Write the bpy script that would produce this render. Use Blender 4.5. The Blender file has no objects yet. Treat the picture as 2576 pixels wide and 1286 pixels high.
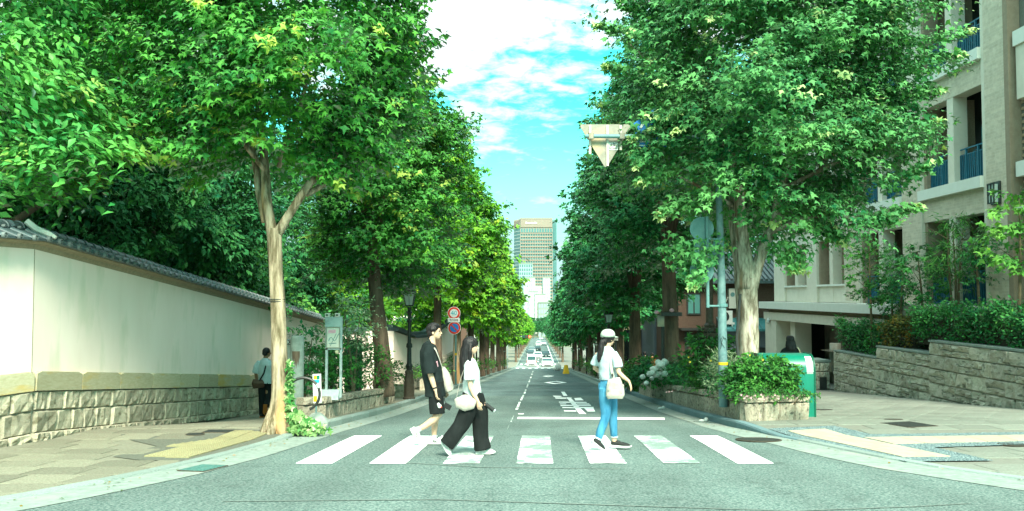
import bpy, bmesh, math, random
import numpy as np
from mathutils import Vector, Matrix, Euler
R = math.radians
D = bpy.data
SC = bpy.context.scene
COL = SC.collection
random.seed(7)
# ---------------------------------------------------------------- camera, sky, sun
FPX = 2222.0; CX = 1288.0; CY = 643.0; TILT = math.atan(101/FPX)
CAMZ = 2.1
cam = D.cameras.new('camera'); camo = D.objects.new('camera', cam); COL.objects.link(camo)
camo.location = (0, 0, CAMZ); camo.rotation_euler = (math.pi/2+TILT, 0, 0)
cam.sensor_width = 36; cam.lens = FPX/2576*36; cam.clip_start = .1; cam.clip_end = 6000
SC.camera = camo
SUN_EL, SUN_AZ = 44, 168      # azimuth clockwise from +Y
w = D.worlds.new('World'); SC.world = w; w.use_nodes = True
nt = w.node_tree; nt.nodes.clear()
def NN(nt, t, **k):
    n = nt.nodes.new(t)
    for a, b in k.items(): setattr(n, a, b)
    return n
def LK(nt, a, b): nt.links.new(a, b)
sky = NN(nt, 'ShaderNodeTexSky', sky_type='NISHITA', sun_disc=False)
sky.sun_elevation = R(SUN_EL); sky.sun_rotation = R(SUN_AZ); sky.altitude = 100; sky.air_density = 1.0; sky.dust_density = 2.0; sky.ozone_density = 1.0
tc = NN(nt, 'ShaderNodeTexCoord')
sep = NN(nt, 'ShaderNodeSeparateXYZ'); LK(nt, tc.outputs['Generated'], sep.inputs[0])
# cloud sheet: project direction on a plane overhead
mx = NN(nt, 'ShaderNodeMath', operation='MAXIMUM'); LK(nt, sep.outputs['Z'], mx.inputs[0]); mx.inputs[1].default_value = .02
ad = NN(nt, 'ShaderNodeMath', operation='ADD'); LK(nt, mx.outputs[0], ad.inputs[0]); ad.inputs[1].default_value = .22
dv = NN(nt, 'ShaderNodeVectorMath', operation='DIVIDE'); LK(nt, tc.outputs['Generated'], dv.inputs[0])
cmb = NN(nt, 'ShaderNodeCombineXYZ'); 
for i in range(3): LK(nt, ad.outputs[0], cmb.inputs[i])
LK(nt, cmb.outputs[0], dv.inputs[1])
mp = NN(nt, 'ShaderNodeMapping'); LK(nt, dv.outputs[0], mp.inputs[0]); mp.inputs['Location'].default_value = (3.9, .35, 0); mp.inputs['Scale'].default_value = (1.5, 1.7, .0)
n1 = NN(nt, 'ShaderNodeTexNoise'); LK(nt, mp.outputs[0], n1.inputs['Vector']); n1.inputs['Scale'].default_value = 1.5; n1.inputs['Detail'].default_value = 3; n1.inputs['Roughness'].default_value = .5
n2 = NN(nt, 'ShaderNodeTexNoise'); LK(nt, mp.outputs[0], n2.inputs['Vector']); n2.inputs['Scale'].default_value = 9; n2.inputs['Detail'].default_value = 9; n2.inputs['Roughness'].default_value = .6; n2.inputs['Distortion'].default_value=.3
ma = NN(nt, 'ShaderNodeMath', operation='MULTIPLY_ADD'); LK(nt, n2.outputs[0], ma.inputs[0]); ma.inputs[1].default_value = 1.05; LK(nt, n1.outputs[0], ma.inputs[2])
# clear band near the horizon, more cloud higher up
mh = NN(nt, 'ShaderNodeMapRange'); LK(nt, sep.outputs['Z'], mh.inputs[0]); mh.inputs[1].default_value = .14; mh.inputs[2].default_value = .26; mh.inputs[3].default_value = -.22; mh.inputs[4].default_value = .10
ma2 = NN(nt, 'ShaderNodeMath', operation='ADD'); LK(nt, ma.outputs[0], ma2.inputs[0]); LK(nt, mh.outputs[0], ma2.inputs[1])
cr = NN(nt, 'ShaderNodeMapRange', interpolation_type='SMOOTHSTEP'); LK(nt, ma2.outputs[0], cr.inputs[0]); cr.inputs[1].default_value = .88; cr.inputs[2].default_value = 1.22
# tint of the clear sky
tint = NN(nt, 'ShaderNodeMix', data_type='RGBA', blend_type='MULTIPLY'); tint.inputs[0].default_value = 1
LK(nt, sky.outputs[0], tint.inputs[6]); tint.inputs[7].default_value = (.10, .92, .60, 1)
# horizon paling
hz = NN(nt, 'ShaderNodeMapRange', interpolation_type='SMOOTHSTEP'); LK(nt, sep.outputs['Z'], hz.inputs[0]); hz.inputs[1].default_value = .02; hz.inputs[2].default_value = .24; hz.inputs[3].default_value = .97; hz.inputs[4].default_value = 0
pm = NN(nt, 'ShaderNodeMix', data_type='RGBA'); LK(nt, hz.outputs[0], pm.inputs[0]); LK(nt, tint.outputs[2], pm.inputs[6]); pm.inputs[7].default_value = (1.75, 2.65, 2.6, 1)
cm = NN(nt, 'ShaderNodeMix', data_type='RGBA'); LK(nt, cr.outputs[0], cm.inputs[0]); LK(nt, pm.outputs[2], cm.inputs[6]); cm.inputs[7].default_value = (2.15, 2.50, 2.45, 1)
bg = NN(nt, 'ShaderNodeBackground'); # an overcast sheet brightens towards the zenith (1 + 2 sin of elevation)
zg = NN(nt, 'ShaderNodeMapRange'); LK(nt, sep.outputs['Z'], zg.inputs[0]); zg.inputs[1].default_value = 0; zg.inputs[2].default_value = 1; zg.inputs[3].default_value = .68; zg.inputs[4].default_value = 2.04
zm = NN(nt, 'ShaderNodeMix', data_type='RGBA', blend_type='MULTIPLY'); zm.inputs[0].default_value = 1; LK(nt, cm.outputs[2], zm.inputs[6]); LK(nt, zg.outputs[0], zm.inputs[7])
LK(nt, zm.outputs[2], bg.inputs[0]); bg.inputs[1].default_value = .075
wo = NN(nt, 'ShaderNodeOutputWorld'); LK(nt, bg.outputs[0], wo.inputs[0])
sun = D.lights.new('sun', 'SUN'); suno = D.objects.new('sun', sun); COL.objects.link(suno)
sun.energy = 1.5; sun.angle = R(20); sun.color = (1, .93, .78)
az = R(SUN_AZ); sd = Vector((math.sin(az)*math.cos(R(SUN_EL)), math.cos(az)*math.cos(R(SUN_EL)), math.sin(R(SUN_EL))))
suno.rotation_euler = sd.to_track_quat('Z', 'Y').to_euler()
suno.location = (20, -20, 40)
SC.view_settings.view_transform = 'Standard'; SC.view_settings.look = 'None'; SC.view_settings.gamma = 1
SC.view_settings.exposure = 2.88; SC.view_settings.use_curve_mapping = False
SC.render.engine = 'CYCLES'
SC.cycles.max_bounces = 8; SC.cycles.diffuse_bounces = 4; SC.cycles.transmission_bounces = 8; SC.cycles.transparent_max_bounces = 8; SC.cycles.use_denoising = True

# ---------------------------------------------------------------- ground profile and photo geometry
_ys = [-60, 3, 14.3, 21.5, 150, 500, 6000]
_zs = [-1.5, -(1.437+.0567*3), -2.248, -2.837, -12.0, -23.6, -24.0]
def _raw(y): return CAMZ+float(np.interp(y, _ys, _zs))
def gz(y):
    if y > 60: return _raw(y)
    return sum(_raw(y+d) for d in (-1.2, -.6, 0, .6, 1.2))/5
def lerp(a, b, t): return a+(b-a)*t
def clamp(t, a=0., b=1.): return max(a, min(b, t))
KL = [(-14., 2.), (-8., 5.), (-5.35, 7), (-4.72, 8.2), (-4.13, 9.9), (-3.75, 11.7), (-3.48, 14.0), (-3.30, 16.5), (-3.05, 22), (-2.82, 27.5), (.85, 150.), (11.3, 500.)]
KR = [(16., 2.), (9.5, 5.), (6.6, 7.5), (5.5, 9.5), (4.96, 10.6), (4.67, 11.7), (4.18, 14.5), (4.02, 16.5), (4.12, 24), (4.27, 30.4), (8.08, 150.), (19., 500.)]
def klx(y): return float(np.interp(y, [p[1] for p in KL], [p[0] for p in KL]))
def krx(y): return float(np.interp(y, [p[1] for p in KR], [p[0] for p in KR]))
def side_h(x, y):
    if x < 0: return lerp(.015, .12, clamp((y-13.6)/1.6))
    return lerp(.015, .12, clamp((y-14.2)/1.8))
def sw(x, y):
    """pavement surface height"""
    z = gz(y)+side_h(x, y)
    if x < 0:
        d = max(0, klx(y)-.3-x); z -= .075*d*clamp((y-14)/6)*clamp((60-y)/25)
    return z
def ray(u, v):
    x = (u-CX)/FPX; y = (CY-v)/FPX
    return Vector((x, math.cos(TILT)-y*math.sin(TILT), math.sin(TILT)+y*math.cos(TILT)))
def P(u, v, Y):
    d = ray(u, v); return Vector((0, 0, CAMZ))+d*(Y/d.y)
def G(u, v, pav=False, off=0.):
    d = ray(u, v)
    lo, hi = 3., 600.
    f = lambda t: CAMZ+d.z*t/d.y-((sw(d.x*t/d.y, t) if pav else gz(t))+off)
    t = lo; step = .25; prev = lo
    while t < 600 and f(t) > 0:
        prev = t; t += step; step *= 1.03
    lo, hi = prev, t
    for _ in range(30):
        m = (lo+hi)/2
        if f(m) > 0: lo = m
        else: hi = m
    return Vector((0, 0, CAMZ))+d*(lo/d.y)
# ---------------------------------------------------------------- materials
MATS = {}; ALB = .76
def mat(name, c1, c2=None, s=6, rough=.85, bump=0, bs=40, metal=0, spec=.3, rnd=0, scl=(1, 1, 1), lo=.35, hi=.65, det=6, c3=None, s3=2, att=None, emit=0):
    if name in MATS: return MATS[name]
    c1, c2, c3 = [None if c is None else tuple(x*ALB for x in c) for c in (c1, c2, c3)]
    m = D.materials.new(name); m.use_nodes = True; nt = m.node_tree; b = nt.nodes['Principled BSDF']
    b.inputs['Roughness'].default_value = rough; b.inputs['Metallic'].default_value = metal; b.inputs['Specular IOR Level'].default_value = spec
    tc = NN(nt, 'ShaderNodeTexCoord'); mp = NN(nt, 'ShaderNodeMapping'); LK(nt, tc.outputs['Object'], mp.inputs[0]); mp.inputs['Scale'].default_value = scl
    vec = mp.outputs[0]
    if rnd:
        oi = NN(nt, 'ShaderNodeObjectInfo'); add = NN(nt, 'ShaderNodeVectorMath', operation='ADD'); sc = NN(nt, 'ShaderNodeMath', operation='MULTIPLY'); LK(nt, oi.outputs['Random'], sc.inputs[0]); sc.inputs[1].default_value = 37.
        LK(nt, vec, add.inputs[0]); LK(nt, sc.outputs[0], add.inputs[1]); vec = add.outputs[0]
    out = None
    if c2 is None:
        rgb = NN(nt, 'ShaderNodeRGB'); rgb.outputs[0].default_value = (*c1, 1); out = rgb.outputs[0]
    else:
        n = NN(nt, 'ShaderNodeTexNoise'); LK(nt, vec, n.inputs['Vector']); n.inputs['Scale'].default_value = s; n.inputs['Detail'].default_value = det; n.inputs['Roughness'].default_value = .65
        mr = NN(nt, 'ShaderNodeMapRange'); LK(nt, n.outputs[0], mr.inputs[0]); mr.inputs[1].default_value = lo; mr.inputs[2].default_value = hi
        mi = NN(nt, 'ShaderNodeMix', data_type='RGBA'); LK(nt, mr.outputs[0], mi.inputs[0]); mi.inputs[6].default_value = (*c1, 1); mi.inputs[7].default_value = (*c2, 1); out = mi.outputs[2]
    if c3 is not None:
        n = NN(nt, 'ShaderNodeTexNoise'); LK(nt, vec, n.inputs['Vector']); n.inputs['Scale'].default_value = s3; n.inputs['Detail'].default_value = 5
        mr = NN(nt, 'ShaderNodeMapRange'); LK(nt, n.outputs[0], mr.inputs[0]); mr.inputs[1].default_value = .55; mr.inputs[2].default_value = .68
        mi = NN(nt, 'ShaderNodeMix', data_type='RGBA'); LK(nt, mr.outputs[0], mi.inputs[0]); LK(nt, out, mi.inputs[6]); mi.inputs[7].default_value = (*c3, 1); out = mi.outputs[2]
    if rnd or att:
        hs = NN(nt, 'ShaderNodeHueSaturation'); LK(nt, out, hs.inputs['Color'])
        mr = NN(nt, 'ShaderNodeMapRange'); mr.inputs[3].default_value = 1-(rnd or .25); mr.inputs[4].default_value = 1+(rnd or .25)
        if att:
            a = NN(nt, 'ShaderNodeAttribute', attribute_name=att); LK(nt, a.outputs['Fac'], mr.inputs[0])
        else: LK(nt, oi.outputs['Random'], mr.inputs[0])
        LK(nt, mr.outputs[0], hs.inputs['Value']); out = hs.outputs[0]
    LK(nt, out, b.inputs['Base Color'])
    if bump:
        n = NN(nt, 'ShaderNodeTexNoise'); LK(nt, vec, n.inputs['Vector']); n.inputs['Scale'].default_value = bs; n.inputs['Detail'].default_value = 5
        bp = NN(nt, 'ShaderNodeBump'); LK(nt, n.outputs[0], bp.inputs['Height']); bp.inputs['Strength'].default_value = bump; bp.inputs['Distance'].default_value = .02
        LK(nt, bp.outputs[0], b.inputs['Normal'])
    if emit:
        LK(nt, out, b.inputs['Emission Color']); b.inputs['Emission Strength'].default_value = emit
    MATS[name] = m; return m
def leafmat(name, dark, light, young=None, trans=.35, rough=.5):
    m = D.materials.new(name); m.use_nodes = True; nt = m.node_tree; nt.nodes.clear()
    a = NN(nt, 'ShaderNodeAttribute', attribute_name='rnd')
    oi = NN(nt, 'ShaderNodeObjectInfo')
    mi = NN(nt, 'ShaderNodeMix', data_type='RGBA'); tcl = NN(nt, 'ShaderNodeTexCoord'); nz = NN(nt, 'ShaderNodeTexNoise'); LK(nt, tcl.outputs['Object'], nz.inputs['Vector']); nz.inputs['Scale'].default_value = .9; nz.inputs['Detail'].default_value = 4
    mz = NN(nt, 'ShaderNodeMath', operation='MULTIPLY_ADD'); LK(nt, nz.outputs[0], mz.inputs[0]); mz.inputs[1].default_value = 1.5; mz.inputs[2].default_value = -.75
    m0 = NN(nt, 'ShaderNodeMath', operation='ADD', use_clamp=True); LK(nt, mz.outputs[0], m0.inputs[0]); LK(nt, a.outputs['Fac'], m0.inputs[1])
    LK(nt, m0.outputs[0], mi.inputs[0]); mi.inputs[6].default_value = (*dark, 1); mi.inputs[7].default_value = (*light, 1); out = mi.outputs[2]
    if young:
        mr = NN(nt, 'ShaderNodeMapRange'); LK(nt, a.outputs['Fac'], mr.inputs[0]); mr.inputs[1].default_value = .9; mr.inputs[2].default_value = 1
        m2 = NN(nt, 'ShaderNodeMix', data_type='RGBA'); LK(nt, mr.outputs[0], m2.inputs[0]); LK(nt, out, m2.inputs[6]); m2.inputs[7].default_value = (*young, 1); out = m2.outputs[2]
    hs = NN(nt, 'ShaderNodeHueSaturation'); LK(nt, out, hs.inputs['Color']); mr = NN(nt, 'ShaderNodeMapRange'); LK(nt, oi.outputs['Random'], mr.inputs[0]); mr.inputs[3].default_value = .88; mr.inputs[4].default_value = 1.12; LK(nt, mr.outputs[0], hs.inputs['Value']); out = hs.outputs[0]
    d = NN(nt, 'ShaderNodeBsdfDiffuse'); LK(nt, out, d.inputs[0])
    t = NN(nt, 'ShaderNodeBsdfTranslucent')
    ht = NN(nt, 'ShaderNodeMix', data_type='RGBA', blend_type='MULTIPLY'); ht.inputs[0].default_value = 1; LK(nt, out, ht.inputs[6]); ht.inputs[7].default_value = (1.5, 1.35, .45, 1); LK(nt, ht.outputs[2], t.inputs[0])
    g = NN(nt, 'ShaderNodeBsdfGlossy'); g.inputs['Roughness'].default_value = rough; g.inputs[0].default_value = (.30, .42, .30, 1)
    x1 = NN(nt, 'ShaderNodeMixShader'); x1.inputs[0].default_value = trans; LK(nt, d.outputs[0], x1.inputs[1]); LK(nt, t.outputs[0], x1.inputs[2])
    fr = NN(nt, 'ShaderNodeFresnel'); fr.inputs[0].default_value = 1.38
    x2 = NN(nt, 'ShaderNodeMixShader'); LK(nt, fr.outputs[0], x2.inputs[0]); LK(nt, x1.outputs[0], x2.inputs[1]); LK(nt, g.outputs[0], x2.inputs[2])
    o = NN(nt, 'ShaderNodeOutputMaterial'); LK(nt, x2.outputs[0], o.inputs[0]); MATS[name] = m
    return m
def asphalt(name, c1, c2, patch):
    m = mat(name, c1, c2, s=38, rough=.9, bump=.5, bs=90, lo=.36, hi=.64, det=4)
    nt = m.node_tree; b = nt.nodes['Principled BSDF']; src = b.inputs['Base Color'].links[0].from_socket
    tc = NN(nt, 'ShaderNodeTexCoord'); n = NN(nt, 'ShaderNodeTexNoise'); LK(nt, tc.outputs['Object'], n.inputs['Vector']); n.inputs['Scale'].default_value = .5; n.inputs['Detail'].default_value = 6
    mr = NN(nt, 'ShaderNodeMapRange'); LK(nt, n.outputs[0], mr.inputs[0]); mr.inputs[1].default_value = .35; mr.inputs[2].default_value = .7; mr.inputs[3].default_value = 1-patch; mr.inputs[4].default_value = 1+patch
    hs = NN(nt, 'ShaderNodeHueSaturation'); LK(nt, src, hs.inputs['Color']); LK(nt, mr.outputs[0], hs.inputs['Value'])
    # fine cracks
    vo = NN(nt, 'ShaderNodeTexVoronoi', feature='DISTANCE_TO_EDGE'); vo.inputs['Scale'].default_value = .33
    nd = NN(nt, 'ShaderNodeTexNoise'); LK(nt, tc.outputs['Object'], nd.inputs['Vector']); nd.inputs['Scale'].default_value = 2.5; nd.inputs['Detail'].default_value = 5
    av = NN(nt, 'ShaderNodeMix', data_type='RGBA', blend_type='ADD'); av.inputs[0].default_value = .8; LK(nt, tc.outputs['Object'], av.inputs[6]); LK(nt, nd.outputs['Color'], av.inputs[7]); LK(nt, av.outputs[2], vo.inputs['Vector'])
    ct = NN(nt, 'ShaderNodeMapRange'); LK(nt, vo.outputs[0], ct.inputs[0]); ct.inputs[1].default_value = .0; ct.inputs[2].default_value = .006; ct.inputs[3].default_value = .72; ct.inputs[4].default_value = 1
    mu = NN(nt, 'ShaderNodeMix', data_type='RGBA', blend_type='MULTIPLY'); mu.inputs[0].default_value = 1; LK(nt, hs.outputs[0], mu.inputs[6]); LK(nt, ct.outputs[0], mu.inputs[7])
    # worn wheel paths and drip stains running along the road
    mp = NN(nt, 'ShaderNodeMapping'); LK(nt, tc.outputs['Object'], mp.inputs[0]); mp.inputs['Scale'].default_value = (.9, .05, 1)
    ns = NN(nt, 'ShaderNodeTexNoise'); LK(nt, mp.outputs[0], ns.inputs['Vector']); ns.inputs['Scale'].default_value = 1.6; ns.inputs['Detail'].default_value = 3
    ms = NN(nt, 'ShaderNodeMapRange'); LK(nt, ns.outputs[0], ms.inputs[0]); ms.inputs[1].default_value = .35; ms.inputs[2].default_value = .65; ms.inputs[3].default_value = .84; ms.inputs[4].default_value = 1.10
    n4 = NN(nt, 'ShaderNodeTexNoise'); LK(nt, tc.outputs['Object'], n4.inputs['Vector']); n4.inputs['Scale'].default_value = 1.7; n4.inputs['Detail'].default_value = 2
    m4 = NN(nt, 'ShaderNodeMapRange'); LK(nt, n4.outputs[0], m4.inputs[0]); m4.inputs[1].default_value = .66; m4.inputs[2].default_value = .74; m4.inputs[3].default_value = 1; m4.inputs[4].default_value = .80
    mm = NN(nt, 'ShaderNodeMath', operation='MULTIPLY'); LK(nt, ms.outputs[0], mm.inputs[0]); LK(nt, m4.outputs[0], mm.inputs[1])
    m5 = NN(nt, 'ShaderNodeMix', data_type='RGBA', blend_type='MULTIPLY'); m5.inputs[0].default_value = 1; LK(nt, mu.outputs[2], m5.inputs[6]); LK(nt, mm.outputs[0], m5.inputs[7])
    LK(nt, m5.outputs[2], b.inputs['Base Color']); return m
def wornpaint(name, col, under, thr=.5, sc=14):
    """road paint worn through in streaks"""
    m = D.materials.new(name); m.use_nodes = True; nt = m.node_tree; b = nt.nodes['Principled BSDF']; b.inputs['Roughness'].default_value = .75
    tc = NN(nt, 'ShaderNodeTexCoord'); mp = NN(nt, 'ShaderNodeMapping'); LK(nt, tc.outputs['Object'], mp.inputs[0]); mp.inputs['Scale'].default_value = (.45, 1.6, 1)
    n = NN(nt, 'ShaderNodeTexNoise'); LK(nt, mp.outputs[0], n.inputs['Vector']); n.inputs['Scale'].default_value = sc; n.inputs['Detail'].default_value = 8; n.inputs['Roughness'].default_value = .75
    n2 = NN(nt, 'ShaderNodeTexNoise'); LK(nt, tc.outputs['Object'], n2.inputs['Vector']); n2.inputs['Scale'].default_value = 1.1; n2.inputs['Detail'].default_value = 3
    a = NN(nt, 'ShaderNodeMath', operation='MULTIPLY_ADD'); LK(nt, n2.outputs[0], a.inputs[0]); a.inputs[1].default_value = .9; LK(nt, n.outputs[0], a.inputs[2])
    mr = NN(nt, 'ShaderNodeMapRange'); LK(nt, a.outputs[0], mr.inputs[0]); mr.inputs[1].default_value = thr+.42; mr.inputs[2].default_value = thr+.52
    mi = NN(nt, 'ShaderNodeMix', data_type='RGBA'); LK(nt, mr.outputs[0], mi.inputs[0]); mi.inputs[6].default_value = (*col, 1); mi.inputs[7].default_value = (*under, 1)
    LK(nt, mi.outputs[2], b.inputs['Base Color'])
    nb = NN(nt, 'ShaderNodeTexNoise'); nb.inputs['Scale'].default_value = 150; LK(nt, tc.outputs['Object'], nb.inputs['Vector']); bp = NN(nt, 'ShaderNodeBump'); LK(nt, nb.outputs[0], bp.inputs['Height']); bp.inputs['Strength'].default_value = .3; bp.inputs['Distance'].default_value = .01; LK(nt, bp.outputs[0], b.inputs['Normal'])
    MATS[name] = m; return m
ASP1, ASP2 = (.045, .10, .09), (.25, .325, .295)
asphalt('asphalt', ASP1, ASP2, .13)
asphalt('asphalt_dark', (.06, .12, .12), (.19, .26, .25), .2)
wornpaint('paint', (.90, .94, .90), (.26, .31, .28), .70)
wornpaint('paint_worn', (.88, .93, .89), (.17, .24, .21), .47, 12)
mat('concrete', (.22, .28, .245), (.33, .40, .355), s=9, rough=.9, bump=.2, c3=(.34, .38, .33), s3=1.2)
mat('kerb', (.22, .29, .26), (.34, .42, .38), s=25, rough=.9, bump=.4, rnd=.12)
mat('kerb_blue', (.11, .20, .22), (.20, .31, .32), s=25, rough=.9, bump=.4, rnd=.12)
mat('slab_left', (.17, .165, .115), (.32, .32, .24), s=26, rough=.9, bump=.4, bs=90, rnd=.2)
mat('joint', (.20, .20, .15), (.28, .28, .21), s=20, rough=1)
mat('slab_right', (.17, .19, .155), (.29, .32, .27), s=26, rough=.9, bump=.3, bs=90, rnd=.12)
mat('joint_right', (.18, .19, .155), (.24, .25, .21), s=20, rough=1)
mat('tactile', (.36, .33, .17), (.20, .19, .11), s=22, rough=.8, rnd=.1)
mat('paver_yellow', (.54, .48, .35), (.45, .40, .29), s=12, rough=.85, bump=.2, rnd=.08)
mat('pebble', (.06, .11, .12), (.30, .40, .40), s=60, rough=.7, bump=1., bs=60, lo=.45, hi=.6, det=2)
mat('soil', (.05, .045, .03), (.09, .08, .05), s=12, rough=1, bump=.6)
mat('ground', (.10, .14, .06), (.22, .24, .16), s=.3, rough=1)
mat('plaster', (1.14, .965, .85), (1.20, 1.03, .92), s=1.5, rough=.95, bump=.12, bs=90, c3=(1.0, .90, .75), s3=2.2, scl=(1, 1, .35))
mat('plaster_brown', (.42, .36, .24), (.30, .26, .17), s=14, rough=.95, bump=.2)
mat('ledge_stone', (.50, .46, .29), (.62, .58, .40), s=10, rough=.9, bump=.3, rnd=.16, c3=(.62, .45, .14), s3=1.2)
mat('wall_stone', (.42, .385, .27), (.60, .56, .43), s=6, rough=.95, bump=.7, bs=25, rnd=.22, c3=(.24, .22, .14), s3=3)
mat('mortar', (.45, .43, .34), (.34, .32, .24), s=20, rough=1)
mat('grey_stone', (.48, .45, .35), (.68, .65, .53), s=7, rough=.95, bump=.7, bs=22, rnd=.18, c3=(.20, .21, .16), s3=3)
mat('planter_stone', (.34, .30, .22), (.55, .50, .39), s=8, rough=.95, bump=.8, bs=22, rnd=.18, c3=(.14, .13, .10), s3=5)
mat('tile', (.035, .065, .075), (.10, .15, .155), s=20, rough=.45, spec=.5, rnd=.3)
mat('tile_edge', (.17, .20, .19), (.11, .145, .145), s=20, rough=.6, rnd=.2)
mat('bark_a', (.13, .105, .055), (.50, .42, .29), s=11, rough=.95, bump=1., bs=16, scl=(1, 1, .14), c3=(.55, .30, .11), s3=2.6, lo=.4, hi=.6)
mat('bark_b', (.20, .17, .12), (.66, .60, .48), s=13, rough=.95, bump=1., bs=18, scl=(1, 1, .2), c3=(.26, .18, .10), s3=4, lo=.4, hi=.6)
mat('bark_c', (.09, .065, .045), (.22, .16, .11), s=7, rough=.95, bump=1., bs=14, scl=(1, 1, .2))
mat('stem', (.12, .10, .06), (.22, .18, .10), s=7, rough=.9)
leafmat('leaf_maple', (.016, .17, .050), (.15, .48, .075), (.55, .68, .14), trans=.45)
leafmat('leaf_silver', (.014, .16, .065), (.18, .48, .15), (.58, .70, .32), trans=.38)
leafmat('leaf_bright', (.05, .28, .035), (.28, .60, .045), (.50, .66, .06), trans=.5)
leafmat('leaf_dark', (.014, .16, .075), (.09, .34, .105), trans=.40)
leafmat('leaf_ever', (.024, .24, .065), (.18, .52, .11), (.42, .64, .15), trans=.38, rough=.35)
leafmat('leaf_garden', (.012, .125, .058), (.07, .28, .07), trans=.34, rough=.4)  # leaf tone darkened: deep shade of the garden is put into the colour
leafmat('leaf_shrub', (.02, .13, .03), (.09, .29, .045), trans=.3)
leafmat('leaf_pale', (.16, .26, .15), (.36, .46, .28), trans=.3)
leafmat('leaf_lime', (.07, .30, .06), (.24, .52, .10), trans=.4)
leafmat('leaf_red', (.06, .13, .03), (.28, .16, .03), (.55, .20, .05), trans=.3)
leafmat('ivy_leaf', (.03, .18, .04), (.26, .40, .16), (.62, .68, .45), trans=.3)
leafmat('petal', (.75, .80, .68), (.85, .88, .80), trans=.3)
leafmat('petal_pink', (.80, .45, .55), (.90, .65, .72), trans=.3)
leafmat('petal_yellow', (.8, .6, .05), (.85, .68, .08), trans=.3)
mat('white_flower', (.74, .80, .68), (.88, .90, .82), s=40, rough=.8, bump=1., bs=60)
mat('brick', (.42, .31, .20), (.52, .41, .28), s=20, rough=.9, rnd=.14)
mat('brick_batch', (.68, .58, .44), (.82, .72, .57), s=6, rough=.9, att='rnd', rnd=.09)
mat('brick_dark', (.30, .22, .15), (.40, .31, .22), s=6, rough=.9, att='rnd')
mat('facade', (.80, .73, .60), (.88, .81, .67), s=3, rough=.9, bump=.1)
mat('facade_groove', (.34, .26, .18), (.40, .32, .23), s=6, rough=.9)
mat('sill', (.86, .86, .76), (.92, .92, .83), s=4, rough=.85)
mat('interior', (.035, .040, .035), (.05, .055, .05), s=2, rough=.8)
mat('rail', (.015, .12, .19), (.02, .17, .25), s=4, rough=.5)
mat('black_metal', (.018, .022, .020), (.035, .040, .036), s=20, rough=.5, spec=.5)
mat('brown_metal', (.06, .045, .032), (.10, .08, .055), s=20, rough=.5)
mat('steel', (.34, .44, .43), (.46, .56, .54), s=6, rough=.55, spec=.5, c3=(.26, .34, .33), s3=5)
mat('steel_teal', (.12, .27, .27), (.18, .35, .34), s=6, rough=.55)
mat('galv', (.26, .255, .20), (.38, .375, .31), s=4, rough=.5, c3=(.56, .46, .28), s3=1.5)
mat('lampglass', (.55, .70, .62), (.65, .78, .70), s=5, rough=.25)
mat('white', (.80, .82, .78), rough=.6)
mat('offwhite', (.70, .68, .58), (.76, .74, .65), s=4, rough=.8)
mat('yellow', (.85, .55, .02), rough=.6); mat('red', (.75, .05, .02), rough=.5); mat('blue', (.02, .22, .62), rough=.5); mat('cyan', (.02, .50, .62), rough=.5)
mat('signwhite', (.85, .88, .84), rough=.5)
mat('text', (.02, .025, .025), rough=.7)
mat('bin_green', (.0, .17, .11), (.0, .22, .14), s=3, rough=.38, spec=.5)
mat('bin_dark', (.0, .10, .055), rough=.5)
mat('skin', (.66, .43, .29), (.72, .49, .34), s=12, rough=.6); mat('skin_tan', (.30, .16, .09), rough=.6)
mat('hair', (.006, .006, .008), (.05, .04, .038), s=55, rough=.5, scl=(1, 1, .12), spec=.3, bump=.6, bs=60, lo=.45, hi=.75)
mat('black_cloth', (.010, .017, .017), (.018, .028, .028), s=10, rough=.9, bump=.4, bs=12, spec=.15)
mat('pants_cloth', (.007, .010, .010), (.014, .018, .018), s=10, rough=.85, bump=.5, bs=9, spec=.2, scl=(1, 1, .4))
mat('white_cloth', (.60, .67, .66), (.68, .75, .73), s=10, rough=.9, bump=.5, bs=10)
mat('shirt_blue', (.46, .58, .61), (.54, .66, .68), s=10, rough=.9, bump=.5, bs=10)
mat('canvas', (.42, .40, .34), (.52, .50, .43), s=12, rough=.9, bump=.5, bs=12)
mat('jeans', (.02, .16, .30), (.08, .32, .48), s=7, rough=.9, bump=.5, bs=14, scl=(1, 1, .35))
mat('cap', (.42, .50, .42), (.50, .58, .50), s=20, rough=.9)
mat('shoe', (.56, .60, .57), (.66, .70, .66), s=20, rough=.6); mat('shoe_black', (.015, .017, .017), rough=.7); mat('sole_brown', (.50, .15, .03), rough=.6)
mat('brown_leather', (.07, .035, .02), (.11, .06, .035), s=9, rough=.6)
mat('stucco_brown', (.11, .07, .05), (.15, .095, .07), s=12, rough=.95)
mat('teal_roof', (.06, .24, .25), (.10, .32, .32), s=4, rough=.5); mat('grey_blue', (.18, .22, .26), (.24, .28, .32), s=30, rough=.8)
mat('shop_brick', (.55, .50, .30), (.65, .60, .38), s=14, rough=.9)
mat('window_teal', (.10, .30, .27), rough=.15, spec=.6); mat('glass_dark', (.01, .02, .02), rough=.1, spec=.6)
mat('tower_stone', (.32, .28, .23), (.38, .34, .28), s=.02, rough=.8); mat('tower_fin', (.34, .27, .18), rough=.8); mat('tower_glass', (.07, .19, .19), (.13, .27, .27), s=.05, rough=.15, spec=.6)
mat('pale_block', (.60, .66, .62), (.68, .73, .69), s=.05, rough=.8); mat('pale_glass', (.32, .46, .46), rough=.3)
mat('car_white', (.78, .80, .78), rough=.25, spec=.6); mat('car_glass', (.03, .09, .09), rough=.1, spec=.6); mat('rubber', (.02, .02, .02), rough=.9)
mat('car_dark', (.02, .05, .05), rough=.3); mat('car_grey', (.30, .36, .36), rough=.3); mat('car_red', (.4, .04, .02), rough=.3)
mat('redlight', (1., .06, .02), rough=.3, emit=2.5)
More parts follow.
